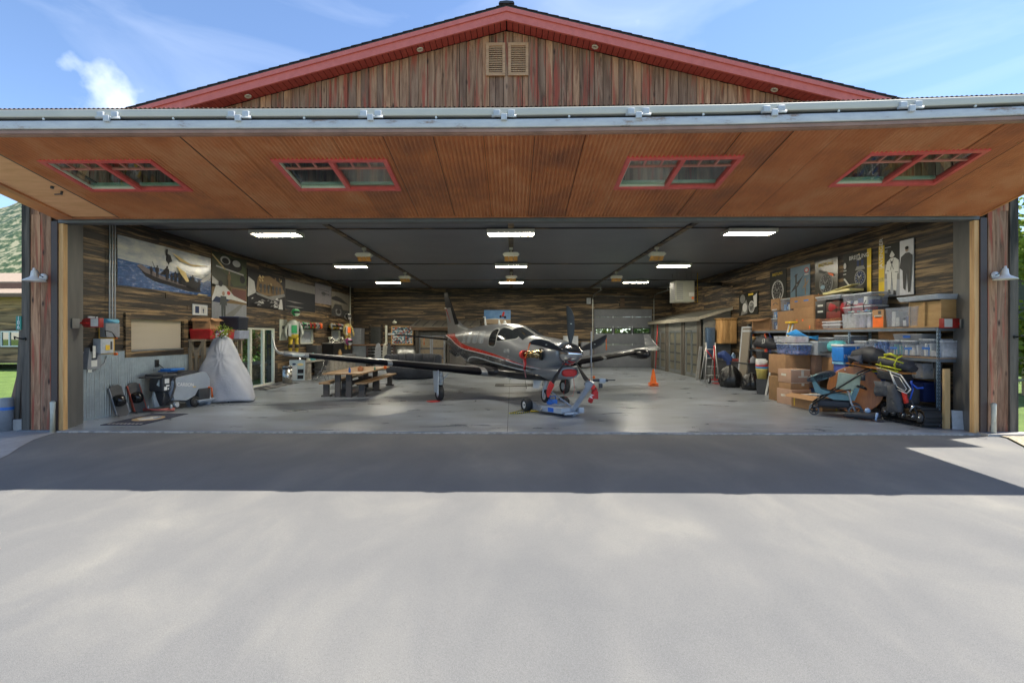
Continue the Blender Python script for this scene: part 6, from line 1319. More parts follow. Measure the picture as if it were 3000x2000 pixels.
mb = MB(); mb.box((-8.52, 20.7, .43), (-8.12, 21.1, .49), bev=.02); mb.build('seat', K['black'], ch_)
mb = MB(); mb.prism([(-8.12, 20.7, .6), (-8.12, 21.1, .6), (-8.03, 21.1, .95), (-8.03, 20.7, .95)], (.04, 0, 0)); mb.build('backrest', K['black'], ch_)
cb = thing('base_cupboard', 'run of pale grey panelled cupboards with a dark top along the left wall', 'cupboard', (-9.2, 25, 0))
mb = MB(); mb.box((-9.5, 23.25, .1), (-8.75, 27.6, .86)); mb.box((-9.5, 23.25, 0), (-8.85, 27.6, .1)); mb.build('carcass', DW, cb)
for k in range(8): mb = MB(); y = 23.3 + k * .54; mb.box((-8.75, y, .13), (-8.73, y + .5, .83), bev=.006); mb.box((-8.732, y + .08, .2), (-8.722, y + .42, .76), bev=.004); mb.build('cupboard_door', DW, cb)
mb = MB(); mb.box((-9.52, 23.2, .86), (-8.68, 27.7, .91), bev=.01); mb.build('worktop', K['grey'], cb)
# racing suits and helmets
def suit(x, y, ztop, cols, label, yaw=0, h=1.6):
    t_ = thing('racing_suit', label, 'racing suit', (x, y, ztop - h)); T_ = Matrix.Translation((x, y, ztop - h)) @ Matrix.Rotation(yaw, 4, 'Z'); k = h / 1.6
    def S(pts): return [Vector(p) * k for p in pts]
    for s in (-1, 1):
        mb = MB(); mb.tube(S([(s * .1, 0, .72), (s * .12, -.03, .4), (s * .11, .02, .12), (s * .11, -.04, .06)]), [(.1, .1), (.085, .08), (.07, .07), (.05, .05)], n=12, m=0); mb.tube(S([(s * .12, -.03, .46), (s * .115, -.04, .34)]), .092 * k, n=12, m=1); mb.build('trouser_leg', [cols[1], K['black']], t_, tf=T_)
        mb = MB(); mb.tube(S([(s * .17, 0, 1.3), (s * .27, -.03, 1.1), (s * .3, -.1, .9), (s * .26, -.16, .72)]), [.075 * k, .062 * k, .055 * k, .04 * k], n=12); mb.build('sleeve', cols[0], t_, tf=T_)
    mb = MB(); mb.loft([oval2(z * k, w * k, d * k) for z, w, d in ((.68, .17, .12), (.85, .18, .12), (1.1, .2, .13), (1.3, .22, .12), (1.37, .12, .09), (1.4, .07, .07))], mfun=lambda i, j: 0 if i > 0 else 1); mb.build('jacket', [cols[0], cols[1]], t_, tf=T_)
    mb = MB(); mb.box(Vector((-.1, -.14, .9)) * k, Vector((.1, -.125, 1.2)) * k, bev=.005); mb.box(Vector((-.2, -.12, .78)) * k, Vector((-.1, -.1, 1.25)) * k, 1); mb.build('suit_panel', [cols[2], cols[3]], t_, tf=T_)
    return t_
def oval2(z, w, d, n=20): return [Vector((w * math.cos(6.2832 * k / n), d * math.sin(6.2832 * k / n), z)) for k in range(n)]
def helmet(x, y, z, c1, c2, label, r_=.14, group=None, yaw=0):
    t_ = thing('helmet', label, 'helmet', (x, y, z), group); T_ = Matrix.Translation((x, y, z)) @ Matrix.Rotation(yaw, 4, 'Z'); k = r_ / .14
    mb = MB(); rg = []
    for i in range(11):
        a = math.pi * i / 10; rr = .14 * k * math.sin(a) ** .85 if 0 < i < 10 else .01; rr = max(rr, .07 * k) if i < 3 else rr; zz = .13 * k - .13 * k * math.cos(a); rg.append([Vector((rr * math.cos(t), rr * 1.12 * math.sin(t) - (.02 * k if i < 4 else 0), zz)) for t in [6.2832 * j / 18 for j in range(18)]])
    mb.loft(rg, mfun=lambda i, j: 1 if (j in (2, 3, 9, 10, 16) or i in (6,)) else 0); mb.build('shell', [c1, c2], t_, tf=T_)
    mb = MB(); mb.loft([[Vector((.146 * k * math.cos(t), .163 * k * math.sin(t), z_)) for t in [math.pi * (1.15 + .7 * j / 12) for j in range(13)]] for z_ in (.09 * k, .13 * k, .17 * k)], closed=False, caps=False); mb.build('visor', K['black'], t_, tf=T_)
    return t_
WH, GR_, RD, YE, OR_ = M('helmet_white', (.42, .43, .42), .4), M('racing_green', (.03, .3, .1), .35), M('racing_red', (.42, .03, .02), .35), M('racing_yellow', (.45, .3, .03), .4), K['orange']
SW = M('suit_white', (.34, .36, .32), .5)
a = Lp(860, 965, -9.15)
suit(a.x, a.y, 2.78, [SW, M('suit_yellow', (.5, .36, .03), .5), GR_, WH], 'white and green racing suit with yellow trousers hanging by the glass door', R(35), 1.75)
helmet(a.x + .1, a.y - .05, 2.72, M('pale_green_shell', (.4, .55, .4), .35), GR_, 'pale green and white helmet hung above the near racing suit', .17, yaw=R(60))
def shelfL(x0, x1, yy, label):
    a, b = Lp(x0, yy, -9.3), Lp(x1, yy, -9.3); mb = MB(); mb.box((-9.54, a.y, a.z - .03), (-9.15, b.y, a.z)); mb.build('helmet_shelf', K['black'], label=label, cat='shelf'); return a, b
a, b = shelfL(875, 940, 961, 'black wall shelf under the near row of seven helmets')
cols = [(RD, WH), (WH, GR_), (GR_, WH), (GR_, RD), (YE, RD), (WH, K['grey']), (RD, OR_)]
nm = ['red helmet with white band at the near end', 'white helmet with green stripes, second in the near row', 'green helmet with white stripes, third in the near row', 'green helmet with red band in the middle of the near row', 'yellow helmet with red band in the near row', 'white helmet with grey band in the near row', 'orange-red helmet at the far end of the near row']
for k, (c, n_) in enumerate(zip(cols, nm)): y = a.y + .1 + (b.y - a.y - .2) * k / 6; helmet(-9.33, y, a.z + .001, c[0], c[1], n_, .155, 'helmets on the near wall shelf', R(90 + 8 * k))
a, b = shelfL(972, 1012, 964, 'black wall shelf under the far row of helmets')
for k, (c, n_) in enumerate(zip([(YE, WH), (YE, K['dark']), (WH, RD), (K['grey'], WH), (OR_, K['dark'])], ['yellow and white helmet at the near end of the far row', 'yellow and black helmet of the far row', 'white and red helmet in the middle of the far row', 'grey helmet of the far row', 'orange helmet at the far end of the far row'])): y = a.y + .15 + (b.y - a.y - .3) * k / 4; helmet(-9.33, y, a.z + .001, c[0], c[1], n_, .17, 'helmets on the far wall shelf', R(80))
a = Lp(1018, 960, -8.6); suit(a.x, a.y, 2.75, [M('suit_olive', (.3, .24, .08), .6), M('suit_tan', (.35, .24, .05), .6), OR_, WH], 'tan and orange racing suit hanging in the far left corner', R(60), 1.6)
helmet(a.x + .02, a.y, 2.75, WH, K['black'], 'white and black helmet on top of the far racing suit', .17, yaw=R(70))
a = Lp(1018, 1008, -8.5); helmet(a.x + .1, a.y - .2, 1.42, WH, M('blue_red_stripe', (.3, .03, .15), .4), 'white helmet with blue and red stripes low in the far left corner', .2, yaw=R(70))
mb = MB(); mb.box((-8.75, 27.25, 0), (-8.1, 27.9, 1.4), bev=.02); mb.build('black_cabinet', K['black'], label='black cabinet under the white, blue and red helmet', cat='cabinet')
mb = MB(); mb.tube([(-9.46, 28.3, 4.75), (-9.46, 28.3, 2.0)], .035, n=8); mb.build('corner_pipe', K['cream'], label='pale vertical pipe in the far left corner', cat='pipe')
mb = MB(); mb.box((-9.5, 28.4, .0), (-8.85, 29.1, 2.35), bev=.02); mb.build('grey_locker', K['grey'], label='tall plain grey locker in the far left corner', cat='locker')
# back bar with trophies
bc = thing('bar_cabinet', 'dark bar cabinet with an open black front by the far left windows', 'cabinet', (-8.9, 25.5, .91))
a, b = Lp(930, 1003, -8.95), Lp(1008, 1003, -8.95)
mb = MB(); mb.box((-9.5, 24.2, 1.5), (-8.9, 27.2, 1.56), bev=.01); mb.build('cabinet_top', DW, bc); mb = MB(); mb.box((-9.5, 24.25, .92), (-8.95, 25.6, 1.5)); mb.box((-9.5, 25.62, .92), (-8.95, 27.15, 1.5)); mb.build('cabinet_body', K['black'], bc)
random.seed(8)
for k in range(10):
    y = 24.3 + k * .29; x = pick(-9.2, -9.0); mb = MB(); s = pick(.7, 1.2); mb.lathe([(.06 * s, 0), (.06 * s, .02), (.015, .04), (.015, .1 * s), (.06 * s, .16 * s), (.075 * s, .24 * s), (.07 * s, .24 * s), (.01, .12 * s)], (x, y, 1.56), n=12)
    mb.build('trophy', K['chrome'] if k % 3 else K['cream'], label=f'{"silver" if k % 3 else "cream"} trophy cup, {["nearest", "second", "third", "fourth", "fifth", "sixth", "seventh", "eighth", "ninth", "farthest"][k]} of the row on the bar cabinet', cat='trophy', group='trophies on the bar cabinet')
mb = MB(); mb.lathe([(.09, 0), (.1, .02), (.1, .14), (.07, .2), (.05, .26), (.03, .3)], (-8.75, 24.6, .91), n=16); mb.build('blender_jar', K['tan'], label='tan jar standing on the grey worktop before the dark bar cabinet', cat='jar')
for px, py, s, m_, lab in ((834, 1040, .12, K['chrome'], 'chrome coffee pot on the desk behind the leaning poster'), (914, 1040, .16, K['teal'], 'pale teal box of supplies on the desk'), (900, 1044, .1, K['cream'], 'cream cup on the desk beside the teal box')):
    q = atX(px, py, -9.2); y = q.y; mb = MB(); mb.lathe([(s * .7, 0), (s * .8, .02), (s * .6, s * 1.6), (s * .3, s * 1.9), (s * .1, s * 2.1)], (-9.15, min(max(y, 20.8), 23.0), .79), n=14); mb.build('tabletop_item', m_, label=lab, cat='container')
mb = MB(); mb.box((-9.5, 22.3, .91 - .12), (-9.0, 22.9, 1.45), bev=.02); mb.build('grey_monitor', K['dkgrey'], label='dark grey boxy cabinet standing on the far end of the desk', cat='cabinet')
# ================= MIDDLE AND BACK =================
TOPW = mapmat('oiled_table_wood', [(.3, (.25, .14, .06)), (.7, (.38, .24, .12))], 3, (5, .8, 5), rough=.35); LEGW = M('dark_stained_timber', (.07, .06, .055), .7)
pt = thing('picnic_table', 'long wooden dining table with dark trestle legs behind the airplane wing', 'table', (-5.2, 16.6, 0))
mb = MB()
for k in range(6): mb.box((-5.85 + k * .205, 14.9, .7), (-5.85 + k * .205 + .201, 18.3, .745), rnd=k, bev=.004)
mb.build('tabletop', TOPW, pt)
for y in (15.0, 17.9):
    for x in (-5.4, -5.05): mb = MB(); mb.box((x - .1, y, 0), (x + .07, y + .1, .7)); mb.build('leg', LEGW, pt)
mb = MB(); mb.box((-5.3, 15.1, .3), (-5.18, 17.9, .42)); mb.build('stretcher', LEGW, pt)
for x0, lab in ((-5.98, 'dark-legged wooden bench tucked under the left side of the long table'), (-4.86, 'dark-legged wooden bench on the right side of the long table')):
    bn = thing('bench', lab, 'bench', (x0 + .17, 16.7, 0), 'benches of the long table')
    mb = MB(); mb.box((x0, 14.95, .4), (x0 + .35, 18.9, .445), bev=.004); mb.build('seat', TOPW, bn)
    for y in (15.05, 16.7, 18.5): mb = MB(); mb.box((x0 + .1, y, 0), (x0 + .27, y + .1, .4)); mb.box((x0 + .04, y - .01, 0), (x0 + .33, y + .11, .05)); mb.build('leg', LEGW, bn)
for x, y, r_, h, m, n_, lab in ((-5.1, 15.2, .035, .16, K['blue'], 'bottle', 'small blue and white bottle at the near end of the long table'), (-4.98, 15.9, .09, .16, M('copper', (.4, .16, .07), .4), 'canister', 'copper coloured pot standing on the long table'), (-4.62, 16.3, .03, .12, M('green_glass', (.2, .35, .25), .2), 'jar', 'small green glass jar on the long table'), (-4.42, 16.9, .05, .2, K['orange'], 'candle', 'orange candle holder near the right edge of the long table')):
    mb = MB(); mb.lathe([(r_ * .8, 0), (r_, .01), (r_, h * .7), (r_ * .5, h * .85), (r_ * .4, h)], (x, y, .746), n=14); mb.build(n_, m, label=lab, cat=n_)
# round lounge
rl = thing('round_lounge', 'big round charcoal lounge seat behind the airplane wing', 'lounge seat', (-4.5, 22.1, 0)); FAB = M('charcoal_velvet', (.03, .034, .045), .8, var=.35, sc=3, bmp=.5)
mb = MB(); mb.lathe([(1.0, 0), (1.15, .12), (1.22, .4), (1.2, .6), (1.05, .66), (.6, .62), (.01, .6)], (-4.5, 22.1, 0), n=36); mb.build('seat_base', FAB, rl)
mb = MB()
for k in range(9):
    a0, a1 = R(-10 + k * 22), R(-10 + k * 22 + 21); mb.loft([[Vector((-4.5 + rr * math.cos(a0 + (a1 - a0) * i / 5), 22.1 + rr * math.sin(a0 + (a1 - a0) * i / 5), z)) for rr, z in ((1.28, .45), (1.3, .98), (1.2, 1.05), (1.05, 1.0), (1.0, .62))] for i in range(6)])
mb.build('back_cushion', FAB, rl)
mb = MB(); mb.ball((-4.9, 21.6, .66), .22, sc=(1, .8, .45)); mb.build('scatter_cushion', K['cream'], label='pale cushion lying on the round lounge seat', cat='cushion')
# back wall: door, column, railing with boards, collage, barrel, glazed cupboards under an awning
def back(x, y, Y=29.1): return atY(x, y, Y)
def bbox(name, x0, x1, yt, yb, Y, d, m, label=None, cat=None, parent=None, bev=.01, group=None):
    a, b = back(x0, yb, Y), back(x1, yt, Y); mb = MB(); mb.box((a.x, Y, max(a.z, 0.001)), (b.x, Y + d, b.z), bev=bev); return mb.build(name, m, parent, label=label, cat=cat, group=group)
dd = thing('inner_door', 'dark plain inner door in the back wall left of the white column', 'door', back(1100, 1070, 29.1))
bbox('door_leaf', 1086, 1115, 957, 1072, 29.12, .05, M('dark_green_door', (.04, .042, .038), .5), parent=dd); 
for a_, b_ in ((1081, 1086), (1115, 1121)): bbox('door_trim', a_, b_, 950, 1072, 29.1, .07, CHARX, parent=dd, bev=0)
bbox('white_column', 1128, 1134, 953, 1072, 28.6, .12, K['cream'], 'slim white column at the bar railing in front of the back wall', 'column')
rl2 = thing('bar_railing', 'timber-topped railing with horizontal cables in front of the back wall', 'railing', back(1085, 1075, 27))
mb = MB(); a, b = back(1027, 1008, 27), back(1152, 1008, 27); mb.box((a.x, 26.9, a.z - .09), (b.x, 27.15, a.z), bev=.01); mb.build('top_rail', M('dark_oak_rail', (.16, .09, .05), .5), rl2); zr = a.z - .1
mb = MB(); 
for k in range(7): mb.tube([(a.x + .9, 27, .2 + k * (zr - .3) / 6), (b.x, 27, .2 + k * (zr - .3) / 6)], .016, n=6)
mb.build('cable', K['lgrey'], rl2)
for x in (a.x, a.x + .9, (a.x + b.x) / 2 + .3, b.x): mb = MB(); mb.box((x, 26.95, 0), (x + .08, 27.05, zr)); mb.build('post', K['dkbrown'], rl2)
mb = MB(); corr(mb, lambda u, v, h: (u, 27.02 + h, v), a.x + .1, a.x + .85, .068, .012, .02, zr); mb.build('corrugated_panel', GALV, rl2, recalc=False)
for x0, x1, m, lab in ((1098, 1117, K['grey'], 'grey surfboard leaning on the bar railing, left of the pale one'), (1120, 1134, M('pale_board', (.3, .29, .25), .5), 'pale surfboard leaning on the bar railing'), (1133, 1146, K['dark'], 'dark narrow surfboard leaning right of the pale one')):
    a, b = back(x0, 1050, 26.6), back(x1, 1050, 26.6); c = (a.x + b.x) / 2; w = (b.x - a.x) / 2; mb = MB(); pts = [(c + w * math.copysign(abs(math.cos(t)) ** .8, math.cos(t)), 26.6, .75 + .75 * math.sin(t)) for t in [6.2832 * k / 24 for k in range(24)]]; mb.prism(pts, (0, .06, 0)); mb.build('surfboard', m, label=lab, cat='surfboard')
m, t, b = newmat('sticker_collage'); vo = N(t, 'ShaderNodeTexVoronoi', Scale=11.0); L(t, coords(t, (1, 1, 1.4)), vo.inputs['Vector']); hs = N(t, 'ShaderNodeSeparateColor'); L(t, vo.outputs['Color'], hs.inputs[0])
r = ramp(t, [(0, (.03, .03, .04)), (.25, (.08, .2, .28)), (.45, (.6, .6, .56)), (.65, (.4, .1, .06)), (.8, (.2, .35, .4)), (1, (.7, .65, .5))]); r.color_ramp.interpolation = 'CONSTANT'; L(t, hs.outputs[0], r.inputs['Fac']); L(t, r.outputs[0], b.inputs['Base Color']); b.inputs['Roughness'].default_value = .5
a, b_ = back(1149, 1007, 28.9), back(1208, 958, 28.9); mb = MB(); mb.box((a.x, 28.9, a.z), (b_.x, 28.95, b_.z)); cw = mb.build('collage_board', m, label='framed board covered in small colourful stickers and photos on the back wall', cat='notice board')
mb = MB(); wallcells(0, 28.88, 28.96, a.x - .06, b_.x + .06, a.z - .06, b_.z + .06, [(a.x, b_.x, a.z, b_.z)], mb); mb.build('frame', K['tan'], cw)
a, b_ = back(1158, 1045, 28.4), back(1216, 1007, 28.4); mb = MB(); rr = (b_.x - a.x) / 2
rg = [[Vector(((a.x + b_.x) / 2 + (rr + .02 * math.cos(40 * t)) * math.cos(t), 28.5 + (rr + .02 * math.cos(40 * t)) * math.sin(t) * .6, z)) for t in [6.2832 * k / 240 for k in range(240)]] for z in (.02, a.z + 1.0 if False else 1.3)]
mb.loft(rg); mb.build('corrugated_bar_drum', GALV, label='round corrugated metal drum under the collage board', cat='bar')
aw = thing('bar_awning', 'lean-to metal awning with a timber beam along the back wall', 'awning', back(1300, 960, 29))
a, b_ = back(1200, 958, 28.4), back(1410, 942, 29.0); mb = MB(); mb.prism([(a.x, 28.3, a.z), (b_.x, 28.3, a.z), (b_.x - .1, 29.1, b_.z + .05), (a.x + .35, 29.1, b_.z + .05)], (0, 0, .04)); mb.build('awning_sheet', M('dull_roof_metal', (.14, .13, .11), .5), aw)
mb = MB()
for k in range(8): x = a.x + .25 + k * .55; mb.tube([(x, 28.3, a.z + .06), (x + .3, 29.1, b_.z + .11)], .025, n=4)
mb.build('seam', K['dark'], aw)
c = back(1205, 968, 28.3); mb = MB(); mb.box((c.x, 28.24, c.z), (b_.x, 28.34, a.z - .002)); mb.build('timber_beam', barnwood('beam_wood', 0, [(.3, (.14, .09, .05)), (.7, (.3, .2, .12))]), aw)
for x_ in (1218, 1310): q = back(x_, 1070, 28.35); mb = MB(); mb.box((q.x, 28.35, 0), (q.x + .14, 28.45, c.z)); mb.build('post', GREYW, aw)
gc = thing('glazed_cupboard', 'pair of tall glazed double doors with brown stock inside under the awning', 'cupboard', back(1265, 1078, 28.7))
mb = MB(); a, b_ = back(1222, 1080, 28.7), back(1306, 972, 28.7); mb.box((a.x, 28.75, 0), (b_.x, 29.1, b_.z)); mb.build('carcass', M('weathered_cupboard', (.16, .15, .13), .7), gc)
for x0, x1 in ((1228, 1263), (1265, 1303)):
    p0, p1 = back(x0, 1078, 28.7), back(x1, 982, 28.7); mb = MB(); wallcells(0, 28.68, 28.74, p0.x, p1.x, .05, p1.z, [(p0.x + .07, p1.x - .07, .12, p1.z - .08)], mb); dr = mb.build('door', K['grey'], gc)
    mb = MB(); mb.box((p0.x + .07, 28.71, .12), (p1.x - .07, 28.72, p1.z - .08)); mb.box((p0.x + .07, 28.7, 1.1), (p1.x - .07, 28.709, 1.2), 1); mb.box((p0.x + .07, 28.7, .55), (p1.x - .07, 28.709, .62), 1); mb.build('door_pane', [M('brown_paper_backing', (.2, .15, .09), .3), K['dark']], dr)
mb = MB(); q = back(1335, 1075, 28.9); mb.box((q.x - .4, 28.7, 0), (q.x + 1.2, 29.1, 1.9), bev=.01); mb.build('low_cupboard', M('dim_cupboard', (.12, .11, .1), .6), label='dim wooden cupboard behind the airplane fuselage at the back wall', cat='cupboard')
for x0, x1, m_, lab in ((1652, 1694, K['lgrey'], 'pale cabinet by the back wall, seen between the propeller blades'), (1704, 1728, K['grey'], 'low grey cabinet beside the garage door track')):
    bbox('back_cabinet', x0, x1, 984 if x0 < 1700 else 1002, 1075, 28.5, .5, m_, lab, 'cabinet')
a, b_ = back(1418, 948, 29.1), back(1496, 908, 29.1)
p = Pic('motocross_poster', (a.x, 29.14, a.z), (1, 0, 0), (0, 0, 1), b_.x - a.x, b_.z - a.z, mapmat('print_desert_sky', [(.3, (.05, .16, .42)), (.6, (.14, .3, .55)), (.8, (.5, .5, .45))], 1.2, rough=.25, bmp=.3), 'glossy poster of a motocross rider jumping against a blue sky on the back wall')
sand = pm('sand', (.4, .3, .2)); p.rect(0, 0, 1, .32, sand); p.poly([(0, .32), (.4, .4), (1, .3)], cloudw); p.ell(.62, .52, .045, .1, ink); p.ell(.79, .48, .045, .1, ink); p.line((.62, .55), (.78, .5), .06, ink); p.poly([(.66, .55), (.75, .55), (.78, .85), (.73, .9), (.7, .8)], redp); p.done()
p_ = back(1530, 950, 28.8)
mb = MB(); mb.ball((back(1156, 944, 28.9)), .09, 0, 10, 6, sc=(1.6, .6, 1)); mb.cyl(back(1156, 944, 28.9), back(1156, 938, 29.1), .04); mb.build('security_lamp', K['cream'], label='small white twin spotlight on the back wall above the collage board', cat='spotlight')
q = atX(1725, 882, 4.6); mb = MB(); mb.box((4.45, 29.05, 3.8), (4.7, 29.15, 4.15), bev=.02); mb.build('wall_speaker', K['lgrey'], label='small pale box on the back wall left of the garage door', cat='box')
# cone and red pole
cn = G(1914, 1130); c_ = thing('traffic_cone', 'orange traffic cone standing on the floor before the garage door', 'traffic cone', cn)
mb = MB()
for z in (.0, .05, .09): mb.box((cn.x - .16, cn.y - .16, z), (cn.x + .16, cn.y + .16, z + .03), bev=.012)
mb.build('base', M('cone_orange', (.9, .17, .015), .45), c_); mb = MB(); mb.lathe([(.13, .12), (.12, .14), (.035, .62), (.03, .64), (.001, .64)], cn, n=22); mb.build('cone_body', bpy.data.materials['cone_orange'], c_)
mb = MB(); a = atY(1918, 1077, 27.5); mb.tube([(a.x + .05, 27.5, .02), (a.x + .18, 27.55, 2.6)], .03, n=8); mb.build('red_pole', K['red'], label='thin red pole leaning at the corner of the locker room', cat='pole')
mb = MB(); mb.box((-.65, 18.2, .002), (.95, 19.2, .012)); mb.box((-.3, 18.4, .0125), (.6, 19.0, .014), 1); mb.build('black_mat', [K['rubber'], K['dkgrey']], label='black mat with a pale oval pattern on the floor under the airplane', cat='mat')

# ================= RIGHT SIDE =================
# lean-to locker room
XF = 8.27; lk = thing('locker_room', 'grey lean-to cabin with three glazed double doors along the right wall', 'cabin', (8.9, 24.5, 0))
GB = mapmat('grey_washed_boards', [(.3, (.13, .13, .12)), (.7, (.23, .23, .21))], 4, (1, 1, 5))
hol = [(21.85, 23.3, .08, 2.15), (23.95, 25.75, .08, 2.15), (26.4, 28.3, .08, 2.15)]
mb = MB(); wallcells(1, XF, XF + .06, 21.35, 29.1, 0, 2.62, hol, mb); mb.prism([(XF, 21.35, 0), (9.53, 21.35, 0), (9.53, 21.35, 3.02), (XF, 21.35, 2.62)], (0, .06, 0)); mb.build('wall', GB, lk)
mb = MB(); mb.prism([(XF - .15, 21.2, 2.64), (9.54, 21.2, 3.06), (9.54, 21.2, 3.14), (XF - .15, 21.2, 2.72)], (0, 7.9, 0)); mb.build('roof', M('locker_roof_sheet', (.15, .15, .13), .5), lk)
mb = MB(); mb.prism([(XF - .17, 21.15, 2.6), (9.54, 21.15, 3.02), (9.54, 21.15, 3.15), (XF - .17, 21.15, 2.74)], (0, .045, 0)); mb.box((XF - .19, 21.2, 2.55), (XF - .152, 29.1, 2.72)); mb.build('barge_board', M('pale_barge_board', (.33, .3, .24), .7), lk)
mb = MB()
for y in (21.38, 23.4, 25.85, 28.45): mb.box((XF - .04, y, 0), (XF - .001, y + .42, 2.55), rnd=.4)
mb.build('corner_post', GREYW, lk)
for y0, y1, z0, z1 in hol:
    for a, b in ((y0, (y0 + y1) / 2 - .02), ((y0 + y1) / 2 + .02, y1)):
        mb = MB(); wallcells(1, XF + .005, XF + .045, a, b, z0, z1, [(a + .09, b - .09, z0 + .12, z1 - .1)], mb); d_ = mb.build('door', M('zinc_door_frame', (.2, .22, .23), .4, metal=.4), lk)
        mb = MB(); mb.box((XF + .03, a + .09, z0 + .12), (XF + .035, b - .09, z1 - .1))
        for z in (.55, 1.0, 1.45): mb.box((XF + .02, a + .09, z), (XF + .029, b - .09, z + .08), 1)
        mb.build('door_panel', [M('khaki_panel', (.16, .15, .11), .45), K['dark']], d_)
# posters on the right wall
XR_ = 9.545
def rpic(name, x0, x1, yt, yb, base, label, xr=None, **kw):
    p, q = atX(x0, yt, XR_), atX(x1, yt, XR_); xr = x0 if xr is None else xr; t_, b_ = atX(xr, yt, XR_), atX(xr, yb, XR_)
    return Pic(name, (XR_ - .013, p.y, b_.z), (0, -1, 0), (0, 0, 1), p.y - q.y, t_.z - b_.z, base, label, **kw)
PB = pm('poster_black', (.03, .03, .026)); 
def watch(p, a, b, r_, ring=None, face=None, k=1.0):
    ry = r_ * p.w / p.h; p.ell(a, b, r_, ry, ring or grey2, 26); p.ell(a, b, r_ * .84, ry * .84, face or ink, 26)
    for i in range(12): t_ = i * math.pi / 6; p.ell(a + r_ * .68 * math.cos(t_), b + ry * .68 * math.sin(t_), r_ * .055, ry * .055, cloudw, 6)
    for dx, dy in ((-.3, 0), (.3, 0), (0, -.34)): p.ell(a + dx * r_, b + dy * ry, r_ * .2, ry * .2, grey2, 14); p.ell(a + dx * r_, b + dy * ry, r_ * .13, ry * .13, ink, 12)
    p.line((a, b), (a + r_ * .4, b + ry * .35), .015, cloudw); p.line((a, b), (a - r_ * .3, b + ry * .45), .015, cloudw); p.rect(a + r_, b - ry * .1, a + r_ * 1.12, b + ry * .1, ring or grey2)
p = rpic('small_watch_poster', 2166, 2222, 862, 925, PB, 'small dim poster with pale shapes, farthest on the right wall'); p.ell(.2, .75, .14, .2, grey2); p.poly([(.1, .0), (.25, .5), (.4, .7), (.5, .4), (.45, .1)], grey2); p.ell(.32, .35, .12, .2, cloudw); watch(p, .68, .35, .15, cloudw, grey2); p.poly([(.85, .3), (.8, .8), (.98, .9), (.98, .35)], cloudw); p.rect(.55, .86, .8, .94, yelp); p.done()
p = rpic('chronograph_poster', 2256.6, 2305, 798, 898, PB, 'black poster of one silver watch, left of the blue airplane poster'); watch(p, .48, .42, .36, cloudw, dark2); p.rect(.4, .68, .62, .71, grey2); p.line((.62, .12), (.7, .35), .04, cloudw); o = p.done(); text('BREITLING', .14, yelp, o, p.P(.48, .9, .01), p.u, p.v, 'lettering')
p = rpic('aircraft_poster', 2317, 2374, 786, 890, mapmat('print_blue_haze', [(.3, (.08, .16, .24)), (.7, (.17, .27, .34))], 1.5, rough=.3), 'blue poster of vintage airplanes in flight on the right wall')
for cx, cy, k, m_ in ((.3, .45, 1.0, dark2), (.78, .45, .55, M('print_bronze', (.3, .18, .08), .3))):
    p.poly([(cx - .04 * k, cy + .35 * k), (cx + .04 * k, cy + .35 * k), (cx + .05 * k, cy - .45 * k), (cx - .03 * k, cy - .45 * k)], m_); p.poly([(cx - .3 * k, cy - .15 * k), (cx - .02 * k, cy + .08 * k), (cx + .38 * k, cy + .28 * k), (cx + .1 * k, cy)], m_); p.poly([(cx - .1 * k, cy + .3 * k), (cx + .12 * k, cy + .36 * k), (cx, cy + .26 * k)], m_); p.ell(cx + .05, cy + .05, .04 * k, .03 * k, grey2)
p.ell(.85, .85, .11, .07, redp); p.ell(.85, .85, .07, .045, cloudw); p.rect(.75, .72, .95, .76, cloudw); p.poly([(.5, .0), (.6, .1), (.75, .12), (.95, .08), (1, 0)], dark2); p.done()
p = rpic('dark_watch_poster', 2388.6, 2456, 768, 885, M('print_olive_black', (.055, .05, .035), .25), 'olive black poster with yellow lettering and a tilted watch'); watch(p, .5, .42, .3, grey2, dark2); p.poly([(.62, .68), (.85, .62), (.85, .56), (.66, .62)], K['orange']); p.poly([(.2, .2), (.2, .02), (.42, .02)], K['orange']); p.ell(.4, .34, .1, .05, M('print_light_blue', (.25, .4, .5), .3)); p.poly([(.2, .7), (.2, .78), (.5, .7), (.45, .66)], dark2); o = p.done(); text('BREITLING', .15, yelp, o, p.P(.5, .88, .01), p.u, p.v, 'lettering')
p = rpic('pilot_watch_poster', 2472.7, 2554, 746, 872, PB, 'tall black poster of a blue-faced pilot watch with a yellow edge'); p.rect(.86, 0, 1, 1, yelp); p.rect(.86, .6, 1, .64, gold)
p.rect(.5, .62, .58, .8, dkb); p.rect(.66, .62, .74, .8, dkb); p.poly([(.44, .58), (.5, .66), (.75, .66), (.8, .58)], grey2); watch(p, .62, .4, .2, grey2, dkb); p.poly([(.46, .1), (.46, .2), (.78, .2), (.78, .1), (.7, 0), (.52, 0)], dark2); p.ell(.1, .72, .05, .07, cloudw); p.rect(.05, .6, .16, .62, cloudw); p.rect(.04, .52, .15, .54, cloudw); p.poly([(.05, .42), (.3, .2), (.36, .2), (.1, .44)], cloudw); p.poly([(.3, .05), (.3, .3), (.38, .2), (.42, .0)], grey2)
o = p.done(); text('BREITLING', .16, wht, o, p.P(.58, .87, .012), p.u, p.v, 'lettering'); text('1884', .09, wht, o, p.P(.58, .815, .012), p.u, p.v, 'lettering'); mb = MB(); mb.box(p.P(.57, .915, .01), p.P(.61, .94, .014)); mb.build('emblem', gold, o)
p = rpic('pilots_poster', 2576, 2679, 722, 872, pm('studio_pale_grey', (.36, .37, .41)), 'large poster of two standing people, one in a white flight suit, with a yellow band')
